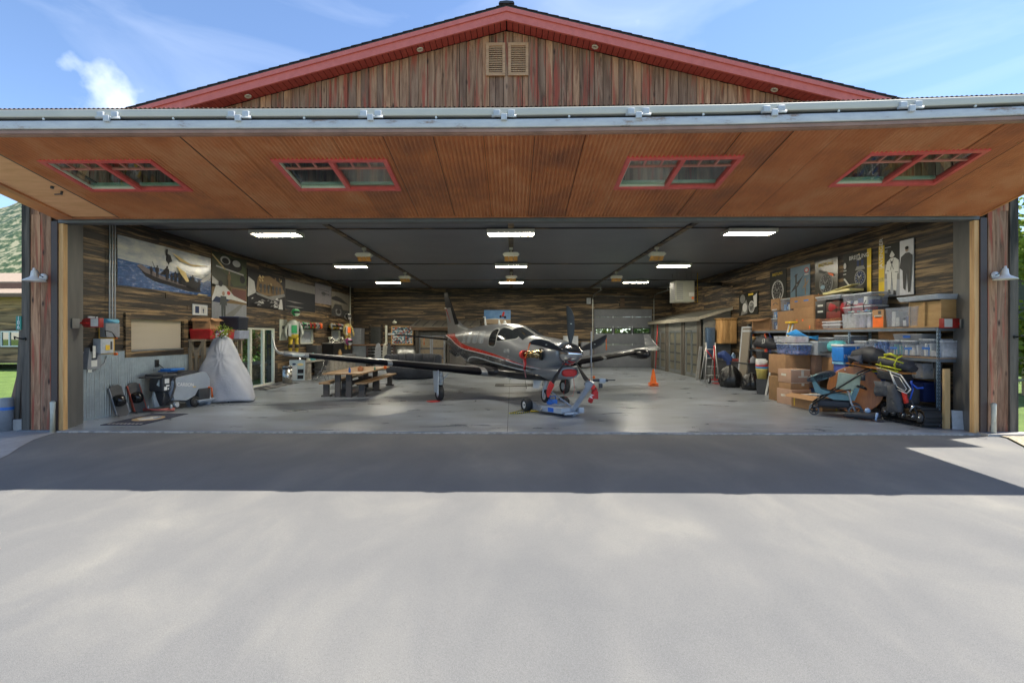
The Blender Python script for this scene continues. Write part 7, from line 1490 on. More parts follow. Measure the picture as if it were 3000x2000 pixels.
p.rect(0, 0, .18, 1, yelp); p.rect(0, .55, .18, .6, gold); p.rect(0, .3, .18, .38, M('print_olive_yellow', (.4, .3, .04), .3)); p.rect(.18, .62, .63, 1, PB); p.poly([(.18, .35), (.63, .3), (.63, .62), (.18, .62)], grey2); p.rect(.18, .0, .63, .3, pm('studio_floor', (.3, .31, .34))); p.rect(.63, 0, 1, 1, pm('studio_white', (.55, .55, .57)))
WS = pm('flight_suit_white', (.55, .54, .5)); p.poly([(.28, .12), (.36, .12), (.4, .4), (.45, .12), (.53, .1), (.56, .42), (.6, .42), (.6, .66), (.5, .72), (.36, .72), (.26, .66), (.2, .45), (.26, .44)], WS); p.ell(.41, .78, .06, .055, pm('skin2', (.35, .27, .22))); p.poly([(.34, .77), (.41, .86), (.49, .77), (.46, .74), (.36, .74)], WS)
for a_, b_ in (((.36, .7), (.46, .5)), ((.46, .7), (.36, .5)), ((.4, .46), (.42, .2)), ((.26, .5), (.33, .48)), ((.5, .45), (.6, .44))): p.line(a_, b_, .015, dark2)
p.rect(.38, .62, .44, .66, dark2); p.poly([(.3, .07), (.37, .06), (.36, .13), (.31, .13)], dark2); p.poly([(.46, .03), (.54, .02), (.52, .1), (.46, .11)], dark2)
p.poly([(.74, .12), (.8, .08), (.84, .4), (.87, .04), (.93, .05), (.97, .45), (.99, .7), (.9, .76), (.8, .76), (.68, .7), (.64, .5), (.72, .45)], dark2); p.ell(.84, .82, .045, .045, pm('skin2', (.35, .27, .22))); p.ell(.84, .85, .05, .03, ink); p.rect(.22, .93, .4, .94, cloudw)
for k in range(3): p.rect(.22, .88 - k * .02, .3, .885 - k * .02, cloudw)
o = p.done(); text('AVENGER', .17, wht, o, p.P(.09, .86, .012), p.v, -p.u, 'lettering')
# steel shelving
SX0, SX1, Z2, Z1 = 8.95, 9.53, 2.08, 1.42
sh = thing('steel_shelving', 'long grey steel shelving unit with two decks along the right wall', 'shelving', (9.24, 14.2, 0)); SHM = M('blue_grey_shelf_steel', (.16, .19, .23), .45, metal=.2)
Y0_, Y1_ = 10.35, 18.4
for y in (10.35, 13.05, 15.7, 18.35):
    for x in (SX0, SX1 - .04):
        mb = MB(); mb.box((x, y, 0), (x + .008, y + .05, Z2)); mb.box((x, y, 0), (x + .04, y + .008, Z2))
        for k in range(26): mb.box((x - .002, y + .018, .08 + k * .075), (x - .0005, y + .032, .12 + k * .075), 1); mb.box((x + .014, y - .002, .08 + k * .075), (x + .026, y - .0005, .12 + k * .075), 1)
        mb.build('upright', [M('pale_blue_upright', (.25, .34, .42), .4), K['black']], sh)
for z in (Z1, Z2):
    mb = MB(); mb.box((SX0 - .01, Y0_ + .05, z - .075), (SX0 - .001, Y1_, z - .004)); mb.box((SX0, Y0_ + .0, z - .075), (SX1, Y0_ - .008, z - .004)); mb.build('shelf_beam', SHM, sh)
    mb = MB(); mb.box((SX0 - .02, Y0_ - .01, z - .003), (SX1, Y1_, z + .012)); mb.build('shelf_deck', M('chipboard_deck', (.42, .26, .13), .8), sh)
def rng(x0, x1, X=SX0 + .02):
    return atX(x1, 1000, X).y, atX(x0, 1000, X).y
def onshelf(kind, x0, x1, ytop, ybot, m, label, X=SX0 + .02, d=.45, base=None, name=None, cat=None, **kw):
    """a bin or carton whose aisle face covers columns x0..x1 of the photograph"""
    ya, yb = rng(x0, x1, X); ym = (ya + yb) / 2; s = ym / FN
    zt = CH + (HY - ytop) * s; zb = (CH + (HY - ybot) * s) if base is None else base
    lo, hi = (X, ya + .01, zb), (min(X + d, 9.52), yb - .01, max(zt, zb + .04))
    if kind == 'tub': return tub(name or 'storage_tub', lo, hi, m, label, cat or 'storage bin', **kw), hi[2]
    return carton(name or 'carton', lo, hi, m, label, cat or 'cardboard box', **kw), hi[2]
def clear(name, c, a=.5):
    m, t, b = newmat(name); b.inputs['Base Color'].default_value = (*c, 1); b.inputs['Roughness'].default_value = .25; b.inputs['Alpha'].default_value = a
    n = N(t, 'ShaderNodeTexNoise', Scale=14.0, Detail=3.0); L(t, coords(t), n.inputs['Vector']); mr = N(t, 'ShaderNodeMapRange'); mr.inputs['To Min'].default_value = a - .15; mr.inputs['To Max'].default_value = a + .15; L(t, n.outputs['Fac'], mr.inputs['Value']); L(t, mr.outputs[0], b.inputs['Alpha']); return m
CL = clear('clear_plastic', (.6, .66, .78), .25); CLB = clear('blue_tinted_plastic', (.2, .3, .6), .5); CLM = clear('milky_plastic', (.65, .68, .75), .4)
STF = [K['white'], K['navy'], M('stuff_blue', (.1, .25, .5), .6), K['paper'], M('stuff_teal', (.1, .35, .36), .6), M('stuff_pink', (.5, .25, .28), .6), K['dark'], M('stuff_lilac', (.35, .33, .55), .6)]
def st(*i): return [STF[k] for k in i]
T = Z2 + .014; B = Z1 + .014
LW = M('frosted_lid', (.6, .64, .68), .35)
onshelf('carton', 2203, 2256, 934, 0, K['card'], 'open cardboard box with blue tape at the far end of the top shelf', base=T, open_=True)
t1_, z = onshelf('tub', 2259, 2277, 934, 0, CL, 'lower one of two narrow clear tubs at the far end of the top shelf', base=T, contents=st(2, 0, 1), lid=LW); onshelf('tub', 2261, 2277, 908, 0, CL, 'upper one of two narrow clear tubs at the far end of the top shelf', base=z + .02, contents=st(2, 0), lid=LW)
onshelf('carton', 2277, 2325, 912, 0, K['card'], 'tall brown cardboard box beside the two narrow clear tubs', base=T)
_, z = onshelf('carton', 2326, 2385, 935, 0, K['card'], 'brown cardboard box with orange tape at the bottom of its stack', base=T, d=.5, marks=([K['orange']], (('x', .7, .75, .03, .08, 0), ('x', .1, .8, .04, .06, 0), ('x', -.6, .05, .03, .1, 0))))
_, z = onshelf('carton', 2324, 2384, 902, 0, K['card'], 'brown cardboard box in the middle of the three-box stack', base=z, d=.5)
onshelf('carton', 2314, 2384, 869, 0, K['card'], 'brown cardboard box with two blue tapes, topmost of the tall stack', base=z, d=.5, marks=([K['btape']], (('x', .45, .55, .08, .04, 0), ('x', -.4, .55, .12, .04, 0))))
sb_, z = onshelf('carton', 2258, 2284, 876, 0, K['card'], 'small cardboard box with a printed curved line on top of the narrow tubs', base=2.79 if False else CH + (HY - 911) * 17.0 / FN)
mb = MB(); ya, yb = rng(2262, 2282); pts = [(SX0 + .015, ya + (yb - ya) * (.15 + .7 * k / 8), CH + (HY - 893) * 17.1 / FN + .06 * math.sin(math.pi * k / 8) - .03) for k in range(9)]; mb.tube(pts, .012, n=5); mb.build('printed_curve', K['dark'], sb_)
onshelf('tub', 2285, 2313, 877, 912, CL, 'blue and white wipes tub with a white lid on top of the tall cardboard box', contents=st(1, 2, 0, 2), lid=K['white'])
WCH = mapmat('reddish_grained_wood', [(.4, (.04, .012, .006)), (.55, (.22, .07, .02)), (.7, (.38, .15, .05))], 3, (1, 1, 6), dist=1.5)
_, z = onshelf('carton', 2388, 2464, 936 if False else 933, 0, WCH, 'dark red wood-grained chest on the top shelf', base=T, name='wooden_chest', cat='chest')
_, z2 = onshelf('carton', 2420, 2462, 913, 0, K['maroon'], 'maroon box standing on the wood-grained chest', base=z, name='maroon_box', cat='box')
dr_, z3 = onshelf('carton', 2388, 2419, 882, 0, K['black'], 'black drawer box with two pale labels on the wood-grained chest', base=z, name='drawer_box', cat='box', marks=([K['paper']], (('x', .0, .35, .12, .05, 0), ('x', .0, .68, .12, .05, 0))))
onshelf('carton', 2420, 2460, 884, 0, M('dark_brown_box', (.07, .035, .025), .4), 'dark brown drawer box stacked on the maroon box', base=z2, name='drawer_box', cat='box')
onshelf('tub', 2388, 2462, 869, 0, CLM, 'flat milky lidded tray lying on top of the drawer boxes', base=z3 + .002, lid=LW, name='flat_tray', cat='tray')
mb = MB(); ya, yb = rng(2404, 2490, SX0 + .05); random.seed(6); z0 = CH + (HY - 868) * 14.6 / FN
mb.prism([(9.0, yb - .1, z0), (9.4, yb, z0), (9.4, ya + .05, z0 + .02), (9.0, ya + .02, z0 + .03)], (0, 0, .06)); mb.prism([(9.02, yb - .4, z0 + .07), (9.3, yb - .4, z0 + .06), (9.3, ya + .05, z0 + .2), (9.02, ya, z0 + .17)], (0, 0, .02)); mb.build('yellow_package', M('pale_yellow_film', (.6, .53, .25), .3, var=.15, bmp=.4), label='crumpled pale yellow package lying on the topmost tray', cat='package')
_, z = onshelf('tub', 2464, 2508, 919, 0, CLM, 'small milky tub with pink contents beside the red-striped trays', base=T, contents=st(5, 3, 0), d=.3)
_, z = onshelf('tub', 2500, 2554, 919, 0, CLM, 'clear tub with purple folders at the bottom of the triple stack', base=T, contents=st(7, 0, 7, 1), lid=LW)
_, z = onshelf('tub', 2468, 2552, 900, 0, CL, 'clear tub with teal and white things in the middle of the triple stack', base=z + .02, contents=st(4, 0, 2, 3, 6), lid=LW)
onshelf('tub', 2466, 2554, 863, 0, CL, 'clear tub with white tubes, topmost of the triple stack', base=z + .02, contents=st(1, 0, 3, 1, 0), lid=LW)
for k in (0, 1): onshelf('tub', 2407, 2462, 952 - k * 9, 0, CLM, ('lower' if not k else 'upper') + ' one of two flat milky trays with red stripes in front of the chest', base=T + k * .075, X=SX0 - .0, d=.3, lid=LW, contents=st(5, 0), name='flat_tray', cat='tray')
onshelf('carton', 2555, 2590, 908, 0, K['card'], 'cardboard box with an orange printed front beneath the red duffel bag', base=T, marks=([K['orange'], K['paper'], K['dark']], (('x', 0, .04, .17, .26, 0), ('x', .0, .55, .12, .06, 1), ('x', -.3, .75, .05, .08, 2))))
onshelf('tub', 2590, 2690, 900, 0, CL, 'big clear tub with white and grey gear under the red duffel bag', base=T, contents=st(0, 3, 1, 0, 6, 3), lid=None)
def blob(name, pts, rad, m, label, cat, extra=None, n=14, flat=1.0):
    t_ = thing(name, label, cat, (pts[0][0], pts[0][1], min(p[2] for p in pts) - .1)); mb = MB(); P = []; Rr = []; random.seed(len(label))
    for i in range(len(pts) - 1):
        for k in range(5): f = k / 5; P.append(Vector(pts[i]).lerp(Vector(pts[i + 1]), f)); Rr.append(rad[i] + (rad[i + 1] - rad[i]) * f + pick(-.008, .008))
    P.append(Vector(pts[-1])); Rr.append(rad[-1]); rings = []
    for i, (p, r_) in enumerate(zip(P, Rr)):
        d = (P[min(i + 1, len(P) - 1)] - P[max(i - 1, 0)]).normalized(); u = d.cross(Vector((0, 0, 1))).normalized(); v = u.cross(d); rings.append([p + (u * math.cos(a) + v * math.sin(a) * flat) * r_ * (1 + .06 * math.sin(5 * a + i)) for a in [6.2832 * k / n for k in range(n)]])
    mb.loft(rings); mb.build(name + '_body', m, t_); return t_, P, Rr
t_, P, Rr = blob('red_duffel', [(9.1, 14.05, 2.66), (9.12, 13.85, 2.7), (9.15, 13.3, 2.66), (9.15, 12.75, 2.63), (9.15, 12.4, 2.6)], [.1, .19, .15, .15, .08], M('red_nylon', (.3, .015, .018), .6, var=.3, bmp=.4), 'dark red duffel bag lying across the clear tubs below the pilots poster', 'duffel bag')
mb = MB()
for y in (13.6, 13.0, 12.55): mb.tube([(8.97, y, 2.55), (8.96, y, 2.68), (9.02, y, 2.8), (9.15, y, 2.83)], (.012), n=6)
mb.tube([(8.97, 13.25, 2.68), (8.93, 13.1, 2.78), (8.97, 12.9, 2.68)], .014, n=6); mb.build('strap', K['black'], t_)
pw = thing('plywood_box', 'open plywood box with two bays at the near end of the top shelf', 'box', (9.2, 10.65, T)); PW = mapmat('yellow_plywood', [(.3, (.38, .22, .08)), (.7, (.52, .33, .14))], 2, (1, 1, 4))
mb = MB(); ya, yb = 10.32, 11.15
mb.box((8.98, ya, T), (9.5, ya + .02, 2.66)); mb.box((8.98, yb - .02, T), (9.5, yb, 2.66)); mb.box((8.98, ya, T), (9.5, yb, T + .02)); mb.box((9.0, ya + .02, T + .02), (9.02, yb - .02, 2.64)); mb.box((8.96, (ya + yb) / 2 - .03, T + .02), (8.999, (ya + yb) / 2 + .03, 2.64)); mb.build('box_shell', PW, pw)
tub('grey_tray', (8.85, 10.25, 2.665), (9.5, 11.35, 2.78), M('pale_grey_tray', (.45, .5, .56), .35), 'pale grey plastic tray upside down on top of the plywood box', 'tray')
# middle shelf
mb = MB(); 
onshelf('tub', 2272, 2339, 1008, 0, CLB, 'blue tinted clear tub standing on the tall carton', X=8.0, d=.4, base=1.36, contents=st(7, 1, 7), lid=LW)
onshelf('tub', 2264, 2334, 984, 0, CLM, 'clear tub with pink and white contents on the blue tinted tub', X=8.0, d=.38, base=1.69, contents=st(5, 0, 3, 0))
onshelf('tub', 2338, 2396, 998, 0, K['lgrey'], 'grey tote with a strip of blue tape on the tall cartons', X=8.45, d=.45, base=1.36, tape=K['btape'], name='grey_tote', rim=True)
mb = MB(); mb.tube([(8.1, 14.5, 1.96), (8.3, 14.4, 1.98), (8.6, 14.3, 1.86), (8.85, 14.2, 1.84)], [(.05, .02), (.12, .05), (.17, .04), (.08, .03)], n=10); mb.build('blue_sled', M('bright_blue_plastic', (.04, .3, .7), .35), label='bright blue plastic scoop lying across the grey tote', cat='scoop')
onshelf('tub', 2395, 2440, 990, 0, CL, 'clear tub with white things behind the grey tote', base=B, contents=st(0, 3, 2), lid=LW); onshelf('tub', 2442, 2492, 984, 0, CL, 'clear tub full of books on the middle shelf', base=B, contents=st(1, 3, 6, 3, 5, 0), lid=LW)
onshelf('tub', 2401, 2436, 1013, 0, CLM, 'flat milky tub with blue contents in front of the middle shelf', X=8.8, d=.3, base=1.3, contents=st(2, 0), lid=LW, tape=K['btape'])
t_, P, Rr = blob('teal_helmet_bag', [(8.78, 13.6, 1.56), (8.78, 13.4, 1.6), (8.78, 13.15, 1.6), (8.78, 13.0, 1.55)], [.06, .19, .19, .1], K['teal'], 'teal rounded case between the books and the blue cooler', 'case', flat=.9)
mb = MB(); mb.tube([(8.56, 13.9, 1.46), (8.54, 13.5, 1.44), (8.58, 13.2, 1.46)], [(.01, .025)] * 3, n=6); mb.build('dark_band', K['black'], t_)
cl = thing('blue_cooler', 'bright blue cooler box with a white lid in front of the shelves', 'cooler', (8.5, 12.9, 1.2)); BC = M('cooler_blue', (.02, .2, .62), .35)
ya, yb = 12.4, 12.85; mb = MB(); mb.box((8.35, ya, 1.23), (8.86, yb, 1.62), bev=.03); mb.build('cooler_body', BC, cl); mb = MB(); mb.box((8.34, ya - .01, 1.625), (8.87, yb + .01, 1.68), bev=.02); mb.build('lid', K['white'], cl); mb = MB(); mb.box((8.66, ya - .01, 1.48), (8.68, ya - .001, 1.66)); mb.box((8.78, ya - .01, 1.48), (8.8, ya - .001, 1.66)); mb.box((8.66, ya - .01, 1.46), (8.8, ya - .001, 1.48)); mb.build('handle', K['white'], cl)
text('EVO', .12, K['white'], cl, (8.48, ya - .002, 1.38), (1, 0, 0), (0, 0, 1), 'lettering')
ya, yb = 12.4, 12.85; mb = MB(); mb.box((8.36, ya, 1.17), (8.85, yb, 1.225), 1, bev=.01); mb.box((8.4, ya + .02, .6), (8.82, yb, 1.17), 0, bev=.02); mb.box((8.5, ya + .01, 1.05), (8.62, ya + .019, 1.15), 2); mb.build('blue_crate', [M('violet_blue_bin', (.05, .09, .35), .4), M('pale_blue_lid', (.2, .45, .65), .4), K['yellow']], label='violet blue bin with a pale blue lid and yellow tag under the cooler', cat='storage bin')
for x0, x1, yt, c, lab in ((2500, 2540, 1000, CLM, 'milky tub at the left of the near middle shelf'), (2542, 2565, 996, CL, 'narrow clear tub with lilac contents beside the milky tub'), (2567, 2600, 999, CLB, 'blue tinted tub in the middle of the near middle shelf'), (2602, 2635, 998, CL, 'clear tub with a green folder and blue label on the near middle shelf'), (2637, 2686, 999, CL, 'clear tub with white papers and a red mark on the near middle shelf'), (2689, 2738, 995, CL, 'clear tub with blue tape and white cable on the near middle shelf'), (2740, 2762, 1000, CLM, 'white bottle-like bin at the near end of the middle shelf')):
    onshelf('tub', x0, x1, yt, 0, c, lab, base=B, contents=st(4, 0, 3) if 'green' in lab else st(7, 0, 2, 3) if 'lilac' in lab or 'tinted' in lab else st(0, 3, 2, 0), lid=LW, tape=K['btape'] if ('green' in lab or 'papers' in lab or 'tape' in lab) else None)
onshelf('tub', 2613, 2703, 977, 996, K['grey'], 'flat grey lidded case on top of the near middle tubs', name='grey_case', cat='case', tape=K['blue'])
carton('carton', (9.3, 11.6, 1.78), (9.52, 12.5, 2.02), K['card'], 'brown cardboard box behind the flat grey case')
# bags in front of the shelves
t_, P, Rr = blob('black_backpack', [(8.45, 12.2, 1.34), (8.47, 12.05, 1.41), (8.5, 11.75, 1.46), (8.52, 11.5, 1.43), (8.55, 11.25, 1.33)], [.08, .16, .19, .18, .09], K['bag'], 'black padded bag lying in front of the near middle shelf', 'bag')
mb = MB(); mb.tube([(8.3, 12.1, 1.3), (8.28, 11.95, 1.38), (8.32, 11.7, 1.36)], [(.03, .12)] * 3, n=8); mb.build('side_pocket', M('slate_nylon', (.09, .1, .13), .7), t_)
t_, P, Rr = blob('yellow_duffel', [(8.5, 11.35, 1.29), (8.5, 11.2, 1.32), (8.52, 10.95, 1.29), (8.55, 10.65, 1.25), (8.56, 10.5, 1.18)], [.08, .17, .18, .17, .1], K['bag'], 'black duffel bag with bright yellow straps below the near middle shelf', 'duffel bag', flat=.75)
mb = MB()
for pts in ([(8.4, 11.36, 1.24), (8.33, 11.2, 1.24), (8.34, 10.9, 1.21), (8.38, 10.62, 1.17)], [(8.42, 11.3, 1.4), (8.37, 11.1, 1.41), (8.38, 10.85, 1.38), (8.42, 10.6, 1.31)], [(8.4, 11.25, 1.17), (8.35, 11.0, 1.15), (8.38, 10.7, 1.12)]): mb.tube(pts, [(.012, .02)] * len(pts), n=6)
for y in (11.15, 10.75): mb.tube([(8.37, y, 1.15), (8.33, y - .02, 1.28), (8.38, y - .02, 1.4), (8.5, y - .02, 1.47)], [(.02, .01)] * 4, n=6)
mb.tube([(8.4, 11.1, 1.47), (8.42, 10.95, 1.5), (8.45, 10.8, 1.44)], [(.03, .03)] * 3, n=8); mb.build('yellow_strap', K['lime'], t_)
plank('orange_board', (8.5, 12.3, 1.22), (8.55, 10.6, 1.09), .3, .03, M('orange_tabletop', (.42, .17, .04), .35), 'narrow orange-brown board carrying the two bags', 'board')
# boxes on the floor
DCK = dict(tape=K['tape'])
def floorbox(x0, x1, yt, yb, xs, m, lab, zb=0.0, **kw):
    """near end face spans xs..x1 or aisle face x0..xs; base corner at the foot of the split column xs"""
    c = atZ(xs, yb, zb) if zb == 0 else None
    return c
carton('big_carton', (7.9, 14.2, .78), (8.63, 15.1, 1.34), K['card'], 'big brown carton carrying the blue tinted tub', tape=None)
carton('big_carton', (8.66, 14.05, .78), (9.3, 14.9, 1.33), K['cardp'], 'big pale brown carton carrying the grey tote')
carton('big_carton', (8.8, 13.3, .72), (9.3, 13.95, 1.3), K['card'], 'big brown carton on the right of the tall carton row, behind the stroller')
carton('carton', (7.72, 14.2, 0), (7.93, 14.75, .7), K['cardd'], 'tall narrow dark carton at the left of the floor stack')
carton('carton', (7.95, 14.3, 0), (9.2, 15.1, .775), K['cardd'], 'brown carton hidden behind the taped floor stack')
carton('carton', (7.6, 13.45, 0), (8.18, 14.05, .42), K['cardp'], 'large pinkish carton at the bottom of the taped stack', rot=R(8), marks=([K['tape']], (('x', .1, .5, .1, .06, 0), ('y', .8, .4, .06, .05, 0))))
carton('carton', (7.62, 13.5, .425), (8.17, 14.0, .6), K['card'], 'flat tan carton in the middle of the taped stack', rot=R(6), marks=([K['tape']], (('y', .3, .55, .04, .1, 0), ('y', .0, .96, .27, .012, 0))))
carton('carton', (7.61, 13.48, .605), (8.18, 14.02, .97), K['cardp'], 'pinkish carton with crossed white tape, topmost of the taped stack', rot=R(6), marks=([K['tape']], (('x', .1, .5, .1, .06, 0), ('y', .2, .4, .04, .2, 0), ('y', .0, .94, .28, .02, 0), ('y', .25, .4, .14, .04, 0))))
carton('carton', (8.2, 14.08, .41), (8.82, 14.28, .77), K['cardp'], 'pinkish carton with two white tape tabs behind the stroller', marks=([K['tape']], (('x', .3, .85, .05, .06, 0), ('x', -.3, .85, .05, .06, 0))))
tub('blue_bin', (8.22, 13.75, .0), (8.78, 14.25, .38), M('steel_blue_bin', (.15, .25, .38), .4), 'steel blue bin under the pinkish carton', lid=K['navy'])
carton('long_carton', (7.66, 12.35, 0), (8.2, 13.35, .36), K['card'], 'long torn open carton with a white and blue box inside', open_=True, rot=R(12), marks=([K['yellow']], (('y', .55, .02, .02, .3, 0), ('x', .8, .1, .02, .2, 0))))
mb = MB(); mb.box((-.22, -.5, .12), (.2, .35, .37), 0, mat=Matrix.Translation((7.95, 12.9, 0)) @ Matrix.Rotation(R(12), 4, 'Z') @ Matrix.Rotation(R(-6), 4, 'X')); mb.box((-.225, -.505, .34), (.205, .355, .355), 1, mat=Matrix.Translation((7.95, 12.9, 0)) @ Matrix.Rotation(R(12), 4, 'Z') @ Matrix.Rotation(R(-6), 4, 'X')); mb.build('white_box', [K['white'], K['navy']], label='white box with a navy edge inside the long open carton', cat='box')
# round table top
rt = thing('round_tabletop', 'round reddish wooden tabletop leaning upright behind the stroller', 'tabletop', (8.1, 12.6, 0))
p0 = G(2500, 1208); 
mb = MB(); TTm = Matrix.Translation((8.5, 12.2, .57)) @ Matrix.Rotation(R(-38), 4, 'Z') @ Matrix.Rotation(R(-7), 4, 'X')
rg = [[Vector((.575 * k_ * math.cos(a), y_, .575 * k_ * math.sin(a))) for a in [6.2832 * k / 60 for k in range(60)]] for y_, k_ in ((-.02, .985), (-.015, 1), (.015, 1), (.02, .985))]
mb.loft(rg, smooth=False); mb.build('wood_disc', mapmat('cherry_veneer', [(.3, (.36, .12, .025)), (.7, (.52, .2, .05))], 2, (6, 6, .7), rough=.35), rt, tf=TTm)
mb = MB(); mb.ball((-.2, -.03, .48), .016); mb.build('cap', K['white'], rt, tf=TTm)
# stroller
SM = Matrix.Translation((7.72, 11.8, 0)) @ Matrix.Rotation(R(-32), 4, 'Z') @ Matrix.Scale(1.1, 4)   # local x towards the front of the stroller
strl = thing('stroller', 'folding stroller with pale teal seat and black frame in front of the cartons', 'stroller', (7.78, 11.75, 0)); TEAL = M('pale_teal_cloth', (.15, .27, .29), .8, bmp=.2)
for x, y, r_ in ((.38, -.27, .135), (.38, .27, .135), (-.36, -.22, .1), (-.36, .22, .1)):
    mb = MB(); mb.lathe([(r_ * .8, -.02), (r_, -.018), (r_, .018), (r_ * .8, .02)], (x, y, r_), n=26, axis='y', cap=False); w_ = mb.build('wheel', M('grey_tyre', (.13, .15, .17), .7), strl, tf=SM)
    mb = MB(); mb.lathe([(.001, -.015), (.025, -.02), (.025, .02), (.001, .015)], (x, y, r_), n=10, axis='y')
    for k in range(6): a = 1.047 * k; mb.tube([(x, y, r_), (x + r_ * .82 * math.cos(a), y, r_ + r_ * .82 * math.sin(a))], .007, n=4)
    mb.lathe([(r_ * .75, -.012), (r_ * .81, -.012), (r_ * .81, .012), (r_ * .75, .012)], (x, y, r_), n=24, axis='y', cap=False); mb.build('rim', K['black'], w_, tf=SM)
mb = MB()
for s in (-.27, .27):
    mb.tube([(.38, s, .14), (.3, s, .32), (.25, s * .95, .55)], .019, n=8, m=1); mb.tube([(-.4, s * .85, .14), (-.38, s * .9, .24), (.45, s, .92), (.62, s, 1.02)], .019, n=8); mb.tube([(-.36, s * .85, .18), (.38, s, .18)], .01, n=6); mb.tube([(-.3, s, .42), (.3, s, .6)], .012, n=6)
mb.tube([(.62, -.27, 1.02), (.66, -.27, 1.03), (.66, .27, 1.03), (.62, .27, 1.02)], .018, n=8); mb.tube([(.4, -.27, .68), (.55, -.22, .62), (.55, .22, .62), (.4, .27, .68)], .025, n=8); mb.build('frame', [K['black'], K['lgrey']], strl, tf=SM)
mb = MB(); mb.loft([[Vector((x, y * s_, z)) for x, z, s_ in ((-.42, .84, 1), (-.34, .5, 1), (.0, .36, 1), (.36, .36, 1), (.45, .64, 1))] + [Vector((x, y, z)) for x, z in ((.36, .62), (.3, .46), (0, .5), (-.24, .58), (-.36, .8))] for y in (-.24, -.23, .23, .24)]); mb.build('seat', TEAL, strl, tf=SM)
mb = MB(); mb.box((-.3, -.22, .19), (.3, .22, .34), bev=.04); mb.build('basket', K['bag'], strl, tf=SM)
mb = MB()
for k in range(3): mb.loft([[Vector((-.3 + .07 * k + .2 * math.cos(a), y, .8 + k * .035 + .07 * math.sin(a) + .05 * math.cos(a))) for a in [6.2832 * j / 12 for j in range(12)]] for y in (-.24, .24)], m=k % 2)
mb.build('folded_canopy', [K['bag'], TEAL], strl, tf=SM)
mb = MB(); mb.box((-.05, -.2, .6), (.35, -.1, .95), mat=Matrix.Rotation(R(8), 4, 'Y'), bev=.01); mb.build('pale_green_binder', M('pale_green_card', (.45, .5, .36), .7), label='pale green flat box standing in the stroller seat', cat='box', tf=SM)
mb = MB(); mb.tube([(.5, -.26, .92), (.5, -.26, .8)], .045, n=12); mb.build('cup_holder', K['dark'], strl, tf=SM)
# snow gear pile: track machine, covers and coats
sn = thing('snow_bike', 'snow bike with a black rubber track under covers at the near end of the shelves', 'snow bike', (8.5, 10.7, 0))
def seg3(pts, rad, m, name, par=sn, n=10, lab=None): mb = MB(); mb.tube(pts, rad, n=n); return mb.build(name, m, par)
TRK = []
for k in range(64):
    t_ = k / 64; per = 2 * (1.5) + 2 * math.pi * .16; s = t_ * per
    if s < 1.5: p = (s, 0)
    elif s < 1.5 + math.pi * .16: a = (s - 1.5) / .16; p = (1.5 + .16 * math.sin(a), .16 - .16 * math.cos(a))
    elif s < 3.0 + math.pi * .16: p = (1.5 - (s - 1.5 - math.pi * .16), .32)
    else: a = (s - 3.0 - math.pi * .16) / .16; p = (-.16 * math.sin(a), .16 + .16 * math.cos(a))
    TRK.append(p)
mb = MB(); yb_ = 11.15; xk = 8.42
def tp(u, z, x=0): return Vector((xk + x + u * .05, yb_ - u * .6, z))
for i in range(64):
    a, b = TRK[i], TRK[(i + 1) % 64]; mb.prism([tp(a[0], a[1] + .045), tp(b[0], b[1] + .045), tp(b[0] * .995 + .003, b[1] * .96 + .051), tp(a[0] * .995 + .003, a[1] * .96 + .051)], (.36, .0, 0))
    nx, nz = a[0] - min(max(a[0], 0), 1.5), a[1] - .16; l = math.hypot(nx, nz); 
    if i % 2 == 0: dz = -.035 if a[1] < .05 else .035 if a[1] > .3 else nz / l * .035; dx = nx / l * .035 if abs(nx) > .01 else 0; c0 = tp(a[0], a[1] + .045); c1 = tp(a[0] + dx, a[1] + .045 + dz); mb.prism([c0 + Vector((0, .018, 0)), c0 - Vector((0, .018, 0)), c1 - Vector((0, .01, 0)), c1 + Vector((0, .01, 0))], (.36, 0, 0))
mb.build('track', K['rubber'], sn)
for u in (.05, .4, .8, 1.2, 1.45):
    mb = MB(); c = tp(u, .2, -.01); mb.lathe([(.03, 0), (.1 if u in (.05, 1.45) else .07, 0), (.1 if u in (.05, 1.45) else .07, .03), (.03, .03)], c, n=18, axis='x'); mb.lathe([(.001, -.01), (.03, -.01), (.03, .03), (.001, .03)], c, n=10, axis='x', m=1); mb.build('bogie_wheel', [K['dark'], K['chrome']], sn)
mb = MB()
for pts in ([tp(.1, .25), tp(.6, .75), tp(1.2, .6)], [tp(1.4, .25), tp(1.0, .7), tp(.3, .85)], [tp(.0, .3), tp(.35, .5), tp(.8, .45), tp(1.5, .42)]): mb.tube(pts, .018, n=6)
mb.box(tp(.25, .42), tp(.95, .78, .3), bev=.05); mb.build('chassis', K['dark'], sn)
mb = MB(); mb.tube([tp(.75, .32, -.05), tp(.85, .45, -.06), tp(.95, .7, -.03)], [.02, .03, .02], n=8); mb.tube([tp(1.2, .3, -.05), tp(1.3, .44, -.05)], .03, n=8); mb.build('shock_absorber', K['chrome'], sn)
mb = MB(); q = tp(.95, .72, -.06); mb.prism([tp(.88, .78, -.08), tp(1.02, .7, -.08), tp(1.1, .48, -.08), tp(1.02, .45, -.08), tp(.93, .62, -.08)], (.05, 0, 0)); mb.build('red_fairing', M('bright_red_fairing', (.75, .05, .03), .35), sn)
mb = MB(); mb.tube([tp(1.1, .9, .0), tp(1.35, .8, .02), tp(1.5, .82, .05)], .02, n=8); mb.tube([tp(1.15, .55, -.02), tp(1.2, .75, 0), tp(1.15, .95, .0)], .018, n=8); mb.build('blue_bar', M('bright_blue_tube', (.02, .1, .6), .4), sn)
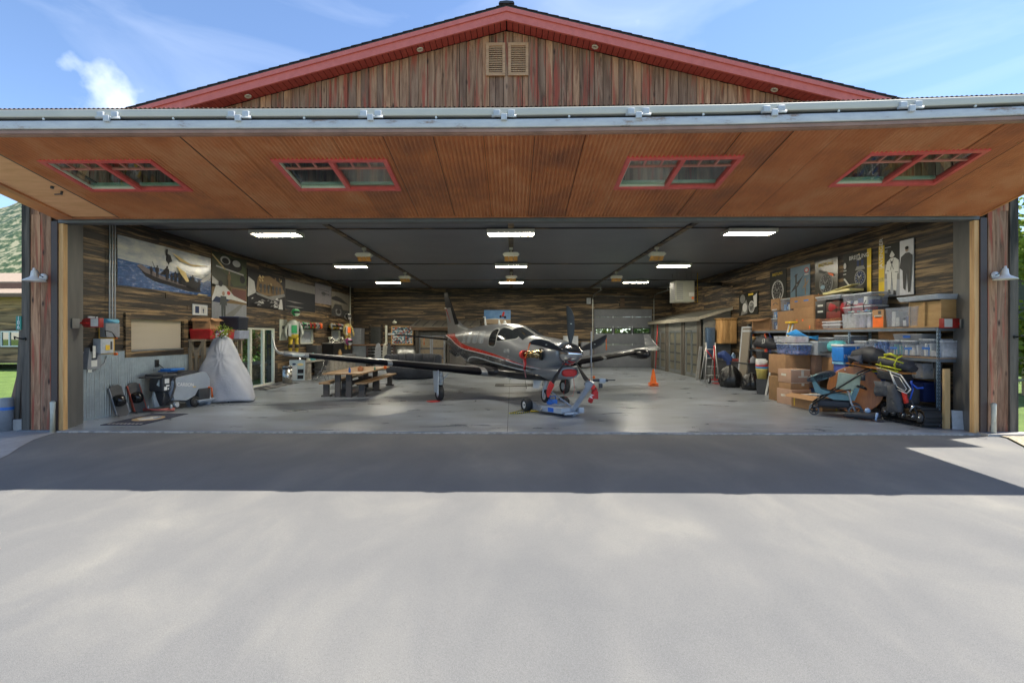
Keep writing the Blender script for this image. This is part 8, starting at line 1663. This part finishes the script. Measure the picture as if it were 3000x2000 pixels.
def drape(name, pts2, x0, thick, m, label, cat='cover', bul=.05):
    """cloth sheet hanging roughly in the plane facing the aisle; pts2 = outline in (u along the shelf, z)"""
    mb = MB(); n = len(pts2); cu = sum(p[0] for p in pts2) / n; cz = sum(p[1] for p in pts2) / n; rings = []; random.seed(n)
    for s, off in ((1.0, thick), (1.0, 0), (.85, -bul * .6), (.6, -bul), (.3, -bul * 1.15), (.03, -bul * 1.1)): rings.append([tp(cu + (p[0] - cu) * s, cz + (p[1] - cz) * s, x0 + off + .018 * math.sin(i * 2.1 + s * 9)) for i, p in enumerate(pts2)])
    mb.loft(rings); return mb.build(name, m, label=label, cat=cat)
def dens(pts, k=4): return [(a[0] + (b[0] - a[0]) * i / k, a[1] + (b[1] - a[1]) * i / k) for a, b in zip(pts, pts[1:] + pts[:1]) for i in range(k)]
drape('grey_saddle_cover', dens([(-.25, .52), (-.27, .86), (.2, .88), (.45, .8), (.4, .55)]), -.08, .3, M('grey_rubberised_cloth', (.1, .105, .115), .65, var=.3, bmp=.3), 'grey rubbery cover over the rear of the snow bike')
drape('black_gear_case', dens([(-.25, .92), (-.28, 1.14), (.45, 1.14), (.52, .9)]), -.02, .4, M('black_moulded_case', (.04, .042, .048), .45, var=.2), 'black moulded case lying on the grey saddle cover', 'case', .03)
drape('grey_jacket', dens([(.45, .2), (.5, .8), (.75, .84), (.95, .55), (1.0, .26)]), -.16, .08, M('slate_jacket', (.065, .068, .075), .7, bmp=.3), 'slate grey jacket hanging over the side of the snow bike', 'jacket')
wsn = thing('clear_window_canopy', 'black canopy with a clear window edged in white on top of the snow gear', 'canopy', tp(.9, .8))
mb = MB(); QW = [(.5, 1.12), (.95, 1.06), (1.35, .78), (1.2, .68), (.78, .74)]
for a, b in zip(QW, QW[1:] + QW[:1]): mb.tube([tp(*a, -.12), tp(*b, -.12)], .012, n=6)
QI = [(.6, 1.05), (.9, 1.01), (1.2, .78), (1.12, .73), (.82, .79)]
for a, b in zip(QI, QI[1:] + QI[:1]): mb.tube([tp(*a, -.125), tp(*b, -.125)], .008, n=6)
mb.tube([tp(-.3, 1.17, -.02), tp(.1, 1.15, -.06), tp(.5, 1.13, -.12)], .01, n=6); mb.build('white_piping', K['white'], wsn)
mb = MB(); mb.prism([tp(*a, -.1) for a in QW], (.02, 0, 0)); mb.build('canopy_cloth', K['bag'], wsn); mb = MB(); mb.prism([tp(*a, -.125) for a in QI], (.004, 0, 0)); mb.build('clear_window', M('dark_clear_vinyl', (.05, .055, .07), .08, coat=.8), wsn)
p0 = G(2540, 1232); t_, P, Rr = blob('dark_boot_bag', [(p0.x - .28, p0.y + .35, .07), (p0.x - .1, p0.y + .2, .1), (p0.x + .1, p0.y + .0, .1), (p0.x + .22, p0.y - .1, .13)], [.05, .09, .1, .07], K['bag'], 'dark soft bag with pale blue trim on the floor by the round tabletop', 'bag', flat=.8)
mb = MB(); mb.tube([(p0.x + .1, p0.y - .12, .02), (p0.x + .12, p0.y - .14, .2)], [(.03, .01)] * 2, n=6); mb.ball((p0.x + .05, p0.y + .05, .22), .06); mb.build('blue_trim', M('pale_blue_trim', (.3, .42, .6), .5), t_)
tub('navy_bin', (8.98, 10.75, .45), (9.45, 11.6, .88), K['navy'], 'navy blue bin behind the clear window canopy'); tub('clear_bin', (9.0, 10.8, .95), (9.45, 11.5, 1.3), CLM, 'milky clear bin on the navy blue bin with yellow contents', contents=[K['yellow'], K['grey'], K['white']])
tub('blue_tub', (8.7, 12.2, .5), (9.3, 13.2, 1.0), M('cobalt_bin', (.04, .08, .35), .4), 'cobalt blue bin behind the round tabletop', lid=K['lime'])
a = G(2755, 1250); mb = MB(); mb.box((8.86, 10.1, 0), (8.97, 10.16, 1.22)); mb.build('lumber_plank', mapmat('pale_lumber', [(.3, (.45, .3, .13)), (.7, (.58, .4, .2))], 3, (5, 5, .5)), label='short pale plank standing upright in front of the shelving', cat='plank')
mb = MB()
for k in range(4): mb.tube([(9.05 + k * .05, 10.5 + k * .03, 0), (9.08 + k * .05, 10.62, 1.36)], .012, n=6)
mb.build('tent_poles', K['black'], label='bundle of thin dark poles behind the pale plank', cat='poles')
a, b = G(2768, 1255), G(2818, 1262)
mb = MB(); mb.prism([(9.0, 10.08, .0), (9.33, 9.92, .0), (9.3, 9.99, .37), (9.04, 10.15, .37)], (.01, .03, 0)); mb.build('leaning_sheet', K['lgrey'], label='light grey square sheet leaning at the foot of the right jamb', cat='sheet')
# things between the lockers and the cartons
pc = thing('pine_cabinet', 'knotty pine wall cabinet with one panelled door mounted above the workbench', 'cabinet', (9.2, 21, 1.5))
q0, q1 = atX(2098, 1008, 8.9), atX(2098, 935, 8.9)
mb = MB(); z0, z1 = 1.57, 2.6; mb.box((8.85, 20.75, z0), (9.52, 21.3, z1), bev=.01); mb.build('carcass', PINE, pc); mb = MB(); mb.box((8.8, 20.7, z1), (9.53, 21.32, z1 + .05), bev=.015); mb.build('cornice', PINE, pc)
mb = MB(); mb.box((8.88, 20.725, z0 + .05), (9.2, 20.749, z1 - .05), bev=.006); mb.box((8.94, 20.716, z0 + .13), (9.14, 20.724, z1 - .13), bev=.003); mb.build('door', PINE, pc)
mb = MB(); mb.box((9.22, 20.73, z0 + .05), (9.5, 20.749, z1 - .05), bev=.006); mb.build('side_panel', PINE, pc)
wb = thing('workbench', 'dark grey workbench with a red tool tray under the pine cabinet', 'workbench', (9.1, 18.9, 0))
mb = MB(); mb.box((8.7, 18.0, 0), (9.5, 20.9, .85), bev=.01); mb.build('bench_body', K['dkgrey'], wb); mb = MB(); mb.box((8.65, 17.95, .85), (9.5, 20.95, .9), bev=.01); mb.build('worktop', K['dark'], wb)
mb = MB(); mb.box((8.7, 18.1, .9), (8.95, 19.4, 1.0), bev=.02); mb.build('red_tool_tray', K['maroon'], label='long dark red tool tray along the front of the workbench', cat='tool tray')
for x, y, r_, h, m, lab in ((8.9, 19.7, .09, .32, M('blue_bottle_plastic', (.15, .25, .4), .3), 'blue plastic jug on the workbench'), (9.1, 18.4, .13, .3, M('brown_leather', (.3, .13, .05), .6), 'round brown canister on the workbench'), (8.85, 18.0, .1, .25, K['grey'], 'grey canister at the near end of the workbench')):
    mb = MB(); mb.lathe([(r_, 0), (r_ * 1.05, .02), (r_, h * .7), (r_ * .4, h * .85), (r_ * .35, h)], (x, y, .9), n=14); mb.build('canister', m, label=lab, cat='canister')
ws = thing('tool_shelf', 'dark small shelf rack crowded with tools right of the pine cabinet', 'shelf', (9.3, 18.7, 1.0))
for z in (1.35, 1.72, 2.08): mb = MB(); mb.box((9.2, 17.9, z), (9.5, 19.45, z + .03)); mb.build('shelf_board', K['grey'], ws)
for y in (17.9, 19.42): mb = MB(); mb.box((9.2, y, .9), (9.5, y + .03, 2.1)); mb.build('shelf_side', K['black'], ws)
random.seed(14); colr = ['dark', 'grey', 'white', 'tan', 'black', 'lgrey', 'card', 'orange']
for i, (z, k) in enumerate([(z, k) for z in (1.381, 1.751, 2.111) for k in range(4)]):
    y = 18.0 + k * .37 + pick(0, .04); w, h = pick(.16, .26), pick(.1, .28); cn_ = random.choice(colr); mb = MB(); mb.box((9.24, y, z), (9.46, y + w, z + h), bev=.03); mb.build('tool_case', K[cn_], label=f"{dict(dark='charcoal', grey='grey', white='white', tan='tan', black='black', lgrey='pale grey', card='cardboard coloured', orange='orange')[cn_]} tool case, {('nearest', 'second', 'third', 'farthest')[k]} on the {('lower', 'middle', 'upper')[i // 4]} tool shelf board", cat='tool case')
mb = MB(); mb.box((9.06, 17.5, 1.0), (9.12, 17.56, 2.2), 0); mb.box((9.05, 17.5, 1.9), (9.13, 17.56, 2.2), 1); mb.build('yellow_level', [K['yellow'], K['red']], label='tall yellow level with a red end beside the tool shelf', cat='level')
lp = atY(2075, 1000, 20.9); mb = MB(); mb.box((8.4, 21.1, .9), (8.75, 21.3, 2.25), bev=.02); mb.build('blue_panel_locker', M('slate_blue_metal', (.1, .16, .25), .35, metal=.4), label='slate blue metal panel standing between the lockers and the pine cabinet', cat='panel')
# step ladder and hand truck
q = G(2077, 1110)
ld = thing('step_ladder', 'white aluminium multi-position ladder standing beside the locker cabin', 'ladder', (8.05, 19.9, 0))
mb = MB()
for s in (-.22, .22): 
    mb.tube([(8.1 + s * 1.35, 19.8, 0), (8.1 + s * .9, 19.9, 1.0), (8.1 + s * .85, 20.0, 1.62)], .028, n=6); mb.tube([(8.1 + s, 20.5, 0), (8.1 + s * .8, 20.05, 1.4)], .022, n=6)
mb.build('rails', M('aluminium', (.6, .58, .55), .35, metal=.5), ld)
for z in (.3, .65, 1.0, 1.35): mb = MB(); mb.tube([(8.1 - .26 + z * .05, 19.82 + z * .1, z), (8.1 + .26 - z * .05, 19.82 + z * .1, z)], .02, n=6); mb.build('rung', bpy.data.materials['aluminium'], ld)
ht = thing('hand_truck', 'red hand truck with two pneumatic wheels in front of the ladder', 'hand truck', (8.05, 19.5, 0))
mb = MB(); mb.tube([(8.1, 19.55, .1), (8.1, 19.6, 1.45), (8.1, 19.65, 1.5)], .028, n=8); mb.tube([(7.95, 19.5, 1.1), (7.7, 19.45, 1.35)], .02, n=6); mb.tube([(7.75, 19.45, 1.3), (8.1, 19.6, .9)], .02, n=6); mb.tube([(7.9, 19.5, .15), (8.3, 19.5, .15)], .02, n=6); mb.box((7.95, 19.2, .02), (8.25, 19.5, .035)); mb.build('frame', K['red'], ht)
for x in (7.85, 8.35): wheel(Vector((x, 19.5, .14)), .14, .08, ht, K['lgrey'])
for z_, dx in ((1.2, .2), (1.0, .3)): pass
t_, P, Rr = blob('blue_jacket', [(8.3, 19.75, 1.1), (8.5, 19.7, 1.15), (8.7, 19.6, .95), (8.75, 19.6, .6)], [.1, .16, .15, .1], M('dark_blue_cloth', (.03, .06, .2), .75), 'dark blue bundled jacket hanging beside the ladder', 'jacket')
plank('aluminium_straightedge', (7.95, 21.05, 0), (8.1, 21.0, 1.45), .13, .05, M('aluminium_beam', (.4, .4, .38), .4, metal=.4), 'pale metal beam leaning at the corner of the locker cabin', 'beam')
# trash bags
BAGM = M('black_plastic_film', (.012, .012, .013), .16, var=.1, bmp=1.0, sc=9)
for cx, cy, s, lab in ((8.12, 18.2, 1.15, 'bulging black plastic bag on the floor beside the workbench'), (8.42, 17.3, .85, 'shiny black plastic bag between the leaning board and the yellow bucket')):
    mb = MB(); random.seed(int(cx * 10)); rg = []; 
    for j in range(14):
        f = j / 13; rr = s * .36 * math.sin(math.pi * min(1, .18 + f * .82)) ** .6 * (1 - .2 * f) + .02; rg.append([Vector((cx + (rr + .025 * math.sin(5 * a + 7 * f) + .02 * math.sin(11 * a - 9 * f) + .012 * math.sin(23 * a + 17 * f)) * math.cos(a), cy + rr * 1.0 * math.sin(a) + .02 * math.sin(9 * a), s * .72 * f)) for a in [6.2832 * k / 48 for k in range(48)]])
    mb.loft(rg); mb.build('trash_bag', BAGM, label=lab, cat='bag', group='black plastic bags on the floor')
# leaning folding table board
fb = thing('folding_table', 'tall tan folding table leaning upright with pale metal edges', 'folding table', (8.6, 17.6, 0))
B_ = Matrix.Translation((8.6, 18.1, 0)) @ Matrix.Rotation(R(5), 4, 'Y')
mb = MB(); mb.box((0, 0, .0), (.05, .6, 2.2)); mb.build('board', M('taupe_laminate', (.22, .19, .15), .5, var=.06), fb, tf=B_)
mb = MB(); mb.box((-.01, .57, 0), (.06, .65, 2.25), bev=.01); mb.box((-.01, -.02, 2.05), (.06, .65, 2.12), bev=.005); mb.box((-.01, -.02, 2.2), (.06, .65, 2.25), bev=.005); mb.build('edge', K['lgrey'], fb, tf=B_)
for k, (m_, dy, lab) in enumerate(((K['red'], 0, 'red ski leaning beside the folding table'), (K['orange'], .12, 'orange-topped ski leaning beside the folding table'), (K['navy'], -.12, 'navy ski leaning beside the folding table'))):
    mb = MB(); x = 8.75 + k * .03; mb.tube([(x, 17.0 + dy, 0), (x + .05, 17.02 + dy, .9), (x + .12, 17.05 + dy, 1.75 + .05 * k), (x + .06, 17.05 + dy, 1.9 + .05 * k)], [(.012, .045)] * 3 + [(.008, .03)], n=8); mb.build('ski', m_, label=lab, cat='ski')
# helmets / bags on the middle shelf, far end
blob('black_sports_bag', [(8.95, 18.0, 1.6), (8.95, 17.5, 1.68), (8.95, 16.9, 1.62), (8.98, 16.6, 1.55)], [.1, .22, .22, .1], K['bag'], 'black sports bag with white figures at the far end of the middle shelf', 'sports bag')
text('53', .22, K['white'], bpy.data.objects['black_sports_bag'], (8.71, 17.0, 1.7), (0, -1, .15), (0, -.15, 1), 'lettering')
tub('dark_tote', (8.6, 16.9, .95), (9.0, 17.3, 1.35), K['dark'], 'dark upright bin behind the yellow bucket')
# buckets
bk = thing('yellow_bucket', 'yellow bucket nested with blue and red rimmed buckets on top of a black bin', 'bucket', (8.15, 16.0, .5))
bx, by = 8.15, 16.0
mb = MB(); mb.lathe([(.14, .5), (.17, .78), (.185, .8), (.185, .83), (.17, .83), (.16, .8)], (bx, by, 0), n=24); mb.build('yellow_pail', M('pale_yellow_pail', (.6, .5, .14), .45), bk)
mb = MB(); mb.lathe([(.175, .831), (.19, .86), (.19, .9), (.175, .9)], (bx, by, 0), n=24); mb.build('blue_rim', M('mid_blue_rim', (.06, .25, .55), .4), bk); mb = MB(); mb.lathe([(.178, .901), (.193, .92), (.193, .95), (.175, .95)], (bx, by, 0), n=24); mb.build('red_rim', K['red'], bk)
mb = MB(); mb.lathe([(.16, .95), (.17, 1.1), (.1, 1.12)], (bx, by, 0), n=16); mb.box((bx - .16, by - .1, .95), (bx + .1, by + .1, 1.15), bev=.02); mb.build('white_liner', K['white'], bk)
mb = MB(); mb.lathe([(.18, 0), (.2, .02), (.24, .49), (.23, .495)], (bx + .04, by, 0), n=4, smooth=False); mb.build('black_bin', K['dark'], label='black square bin under the yellow bucket', cat='bin')
plank('white_trim_strip', (8.12, 15.7, 0), (8.42, 15.8, 1.25), .05, .03, K['white'], 'chipped white trim strip leaning left of the tall narrow carton', 'strip'); plank('white_trim_strip', (8.2, 15.65, 0), (8.46, 15.75, 1.05), .05, .03, K['lgrey'], 'shorter grey-white trim strip leaning beside the chipped white one', 'strip')
mb = MB(); ya = 10.9
mb.tube([(9.53, 17.2, 2.3), (9.5, 16.2, 2.5)], .01, n=4)
for k in range(9): mb.box((9.5, 16.25 + k * .2, 2.3), (9.53, 16.29 + k * .2, 2.62))
mb.box((9.5, 16.2, 2.6), (9.53, 18.0, 2.64)); mb.build('wall_rack', K['dkgrey'], label='dark slatted rack on the right wall under the small watch poster', cat='rack')
# stepladder top with yellow cap in front of the shelf
sl = thing('yellow_step_ladder', 'folded step ladder with a yellow cap leaning on the shelving', 'ladder', (8.55, 16.2, 1.3))
mb = MB()
for s in (-.1, .1): mb.tube([(8.42, 15.2 + s, 1.3), (8.56, 15.05 + s * .9, 2.28)], [(.015, .04)] * 2, n=6)
mb.build('rails', K['lgrey'], sl); mb = MB(); mb.tube([(8.44, 15.17, 1.6), (8.54, 15.05, 2.26)], [(.01, .04)] * 2, n=6); mb.build('yellow_web', K['yellow'], sl); mb = MB(); mb.box((8.45, 14.9, 2.28), (8.68, 15.2, 2.34), bev=.015); mb.build('top_cap', K['yellow'], sl)
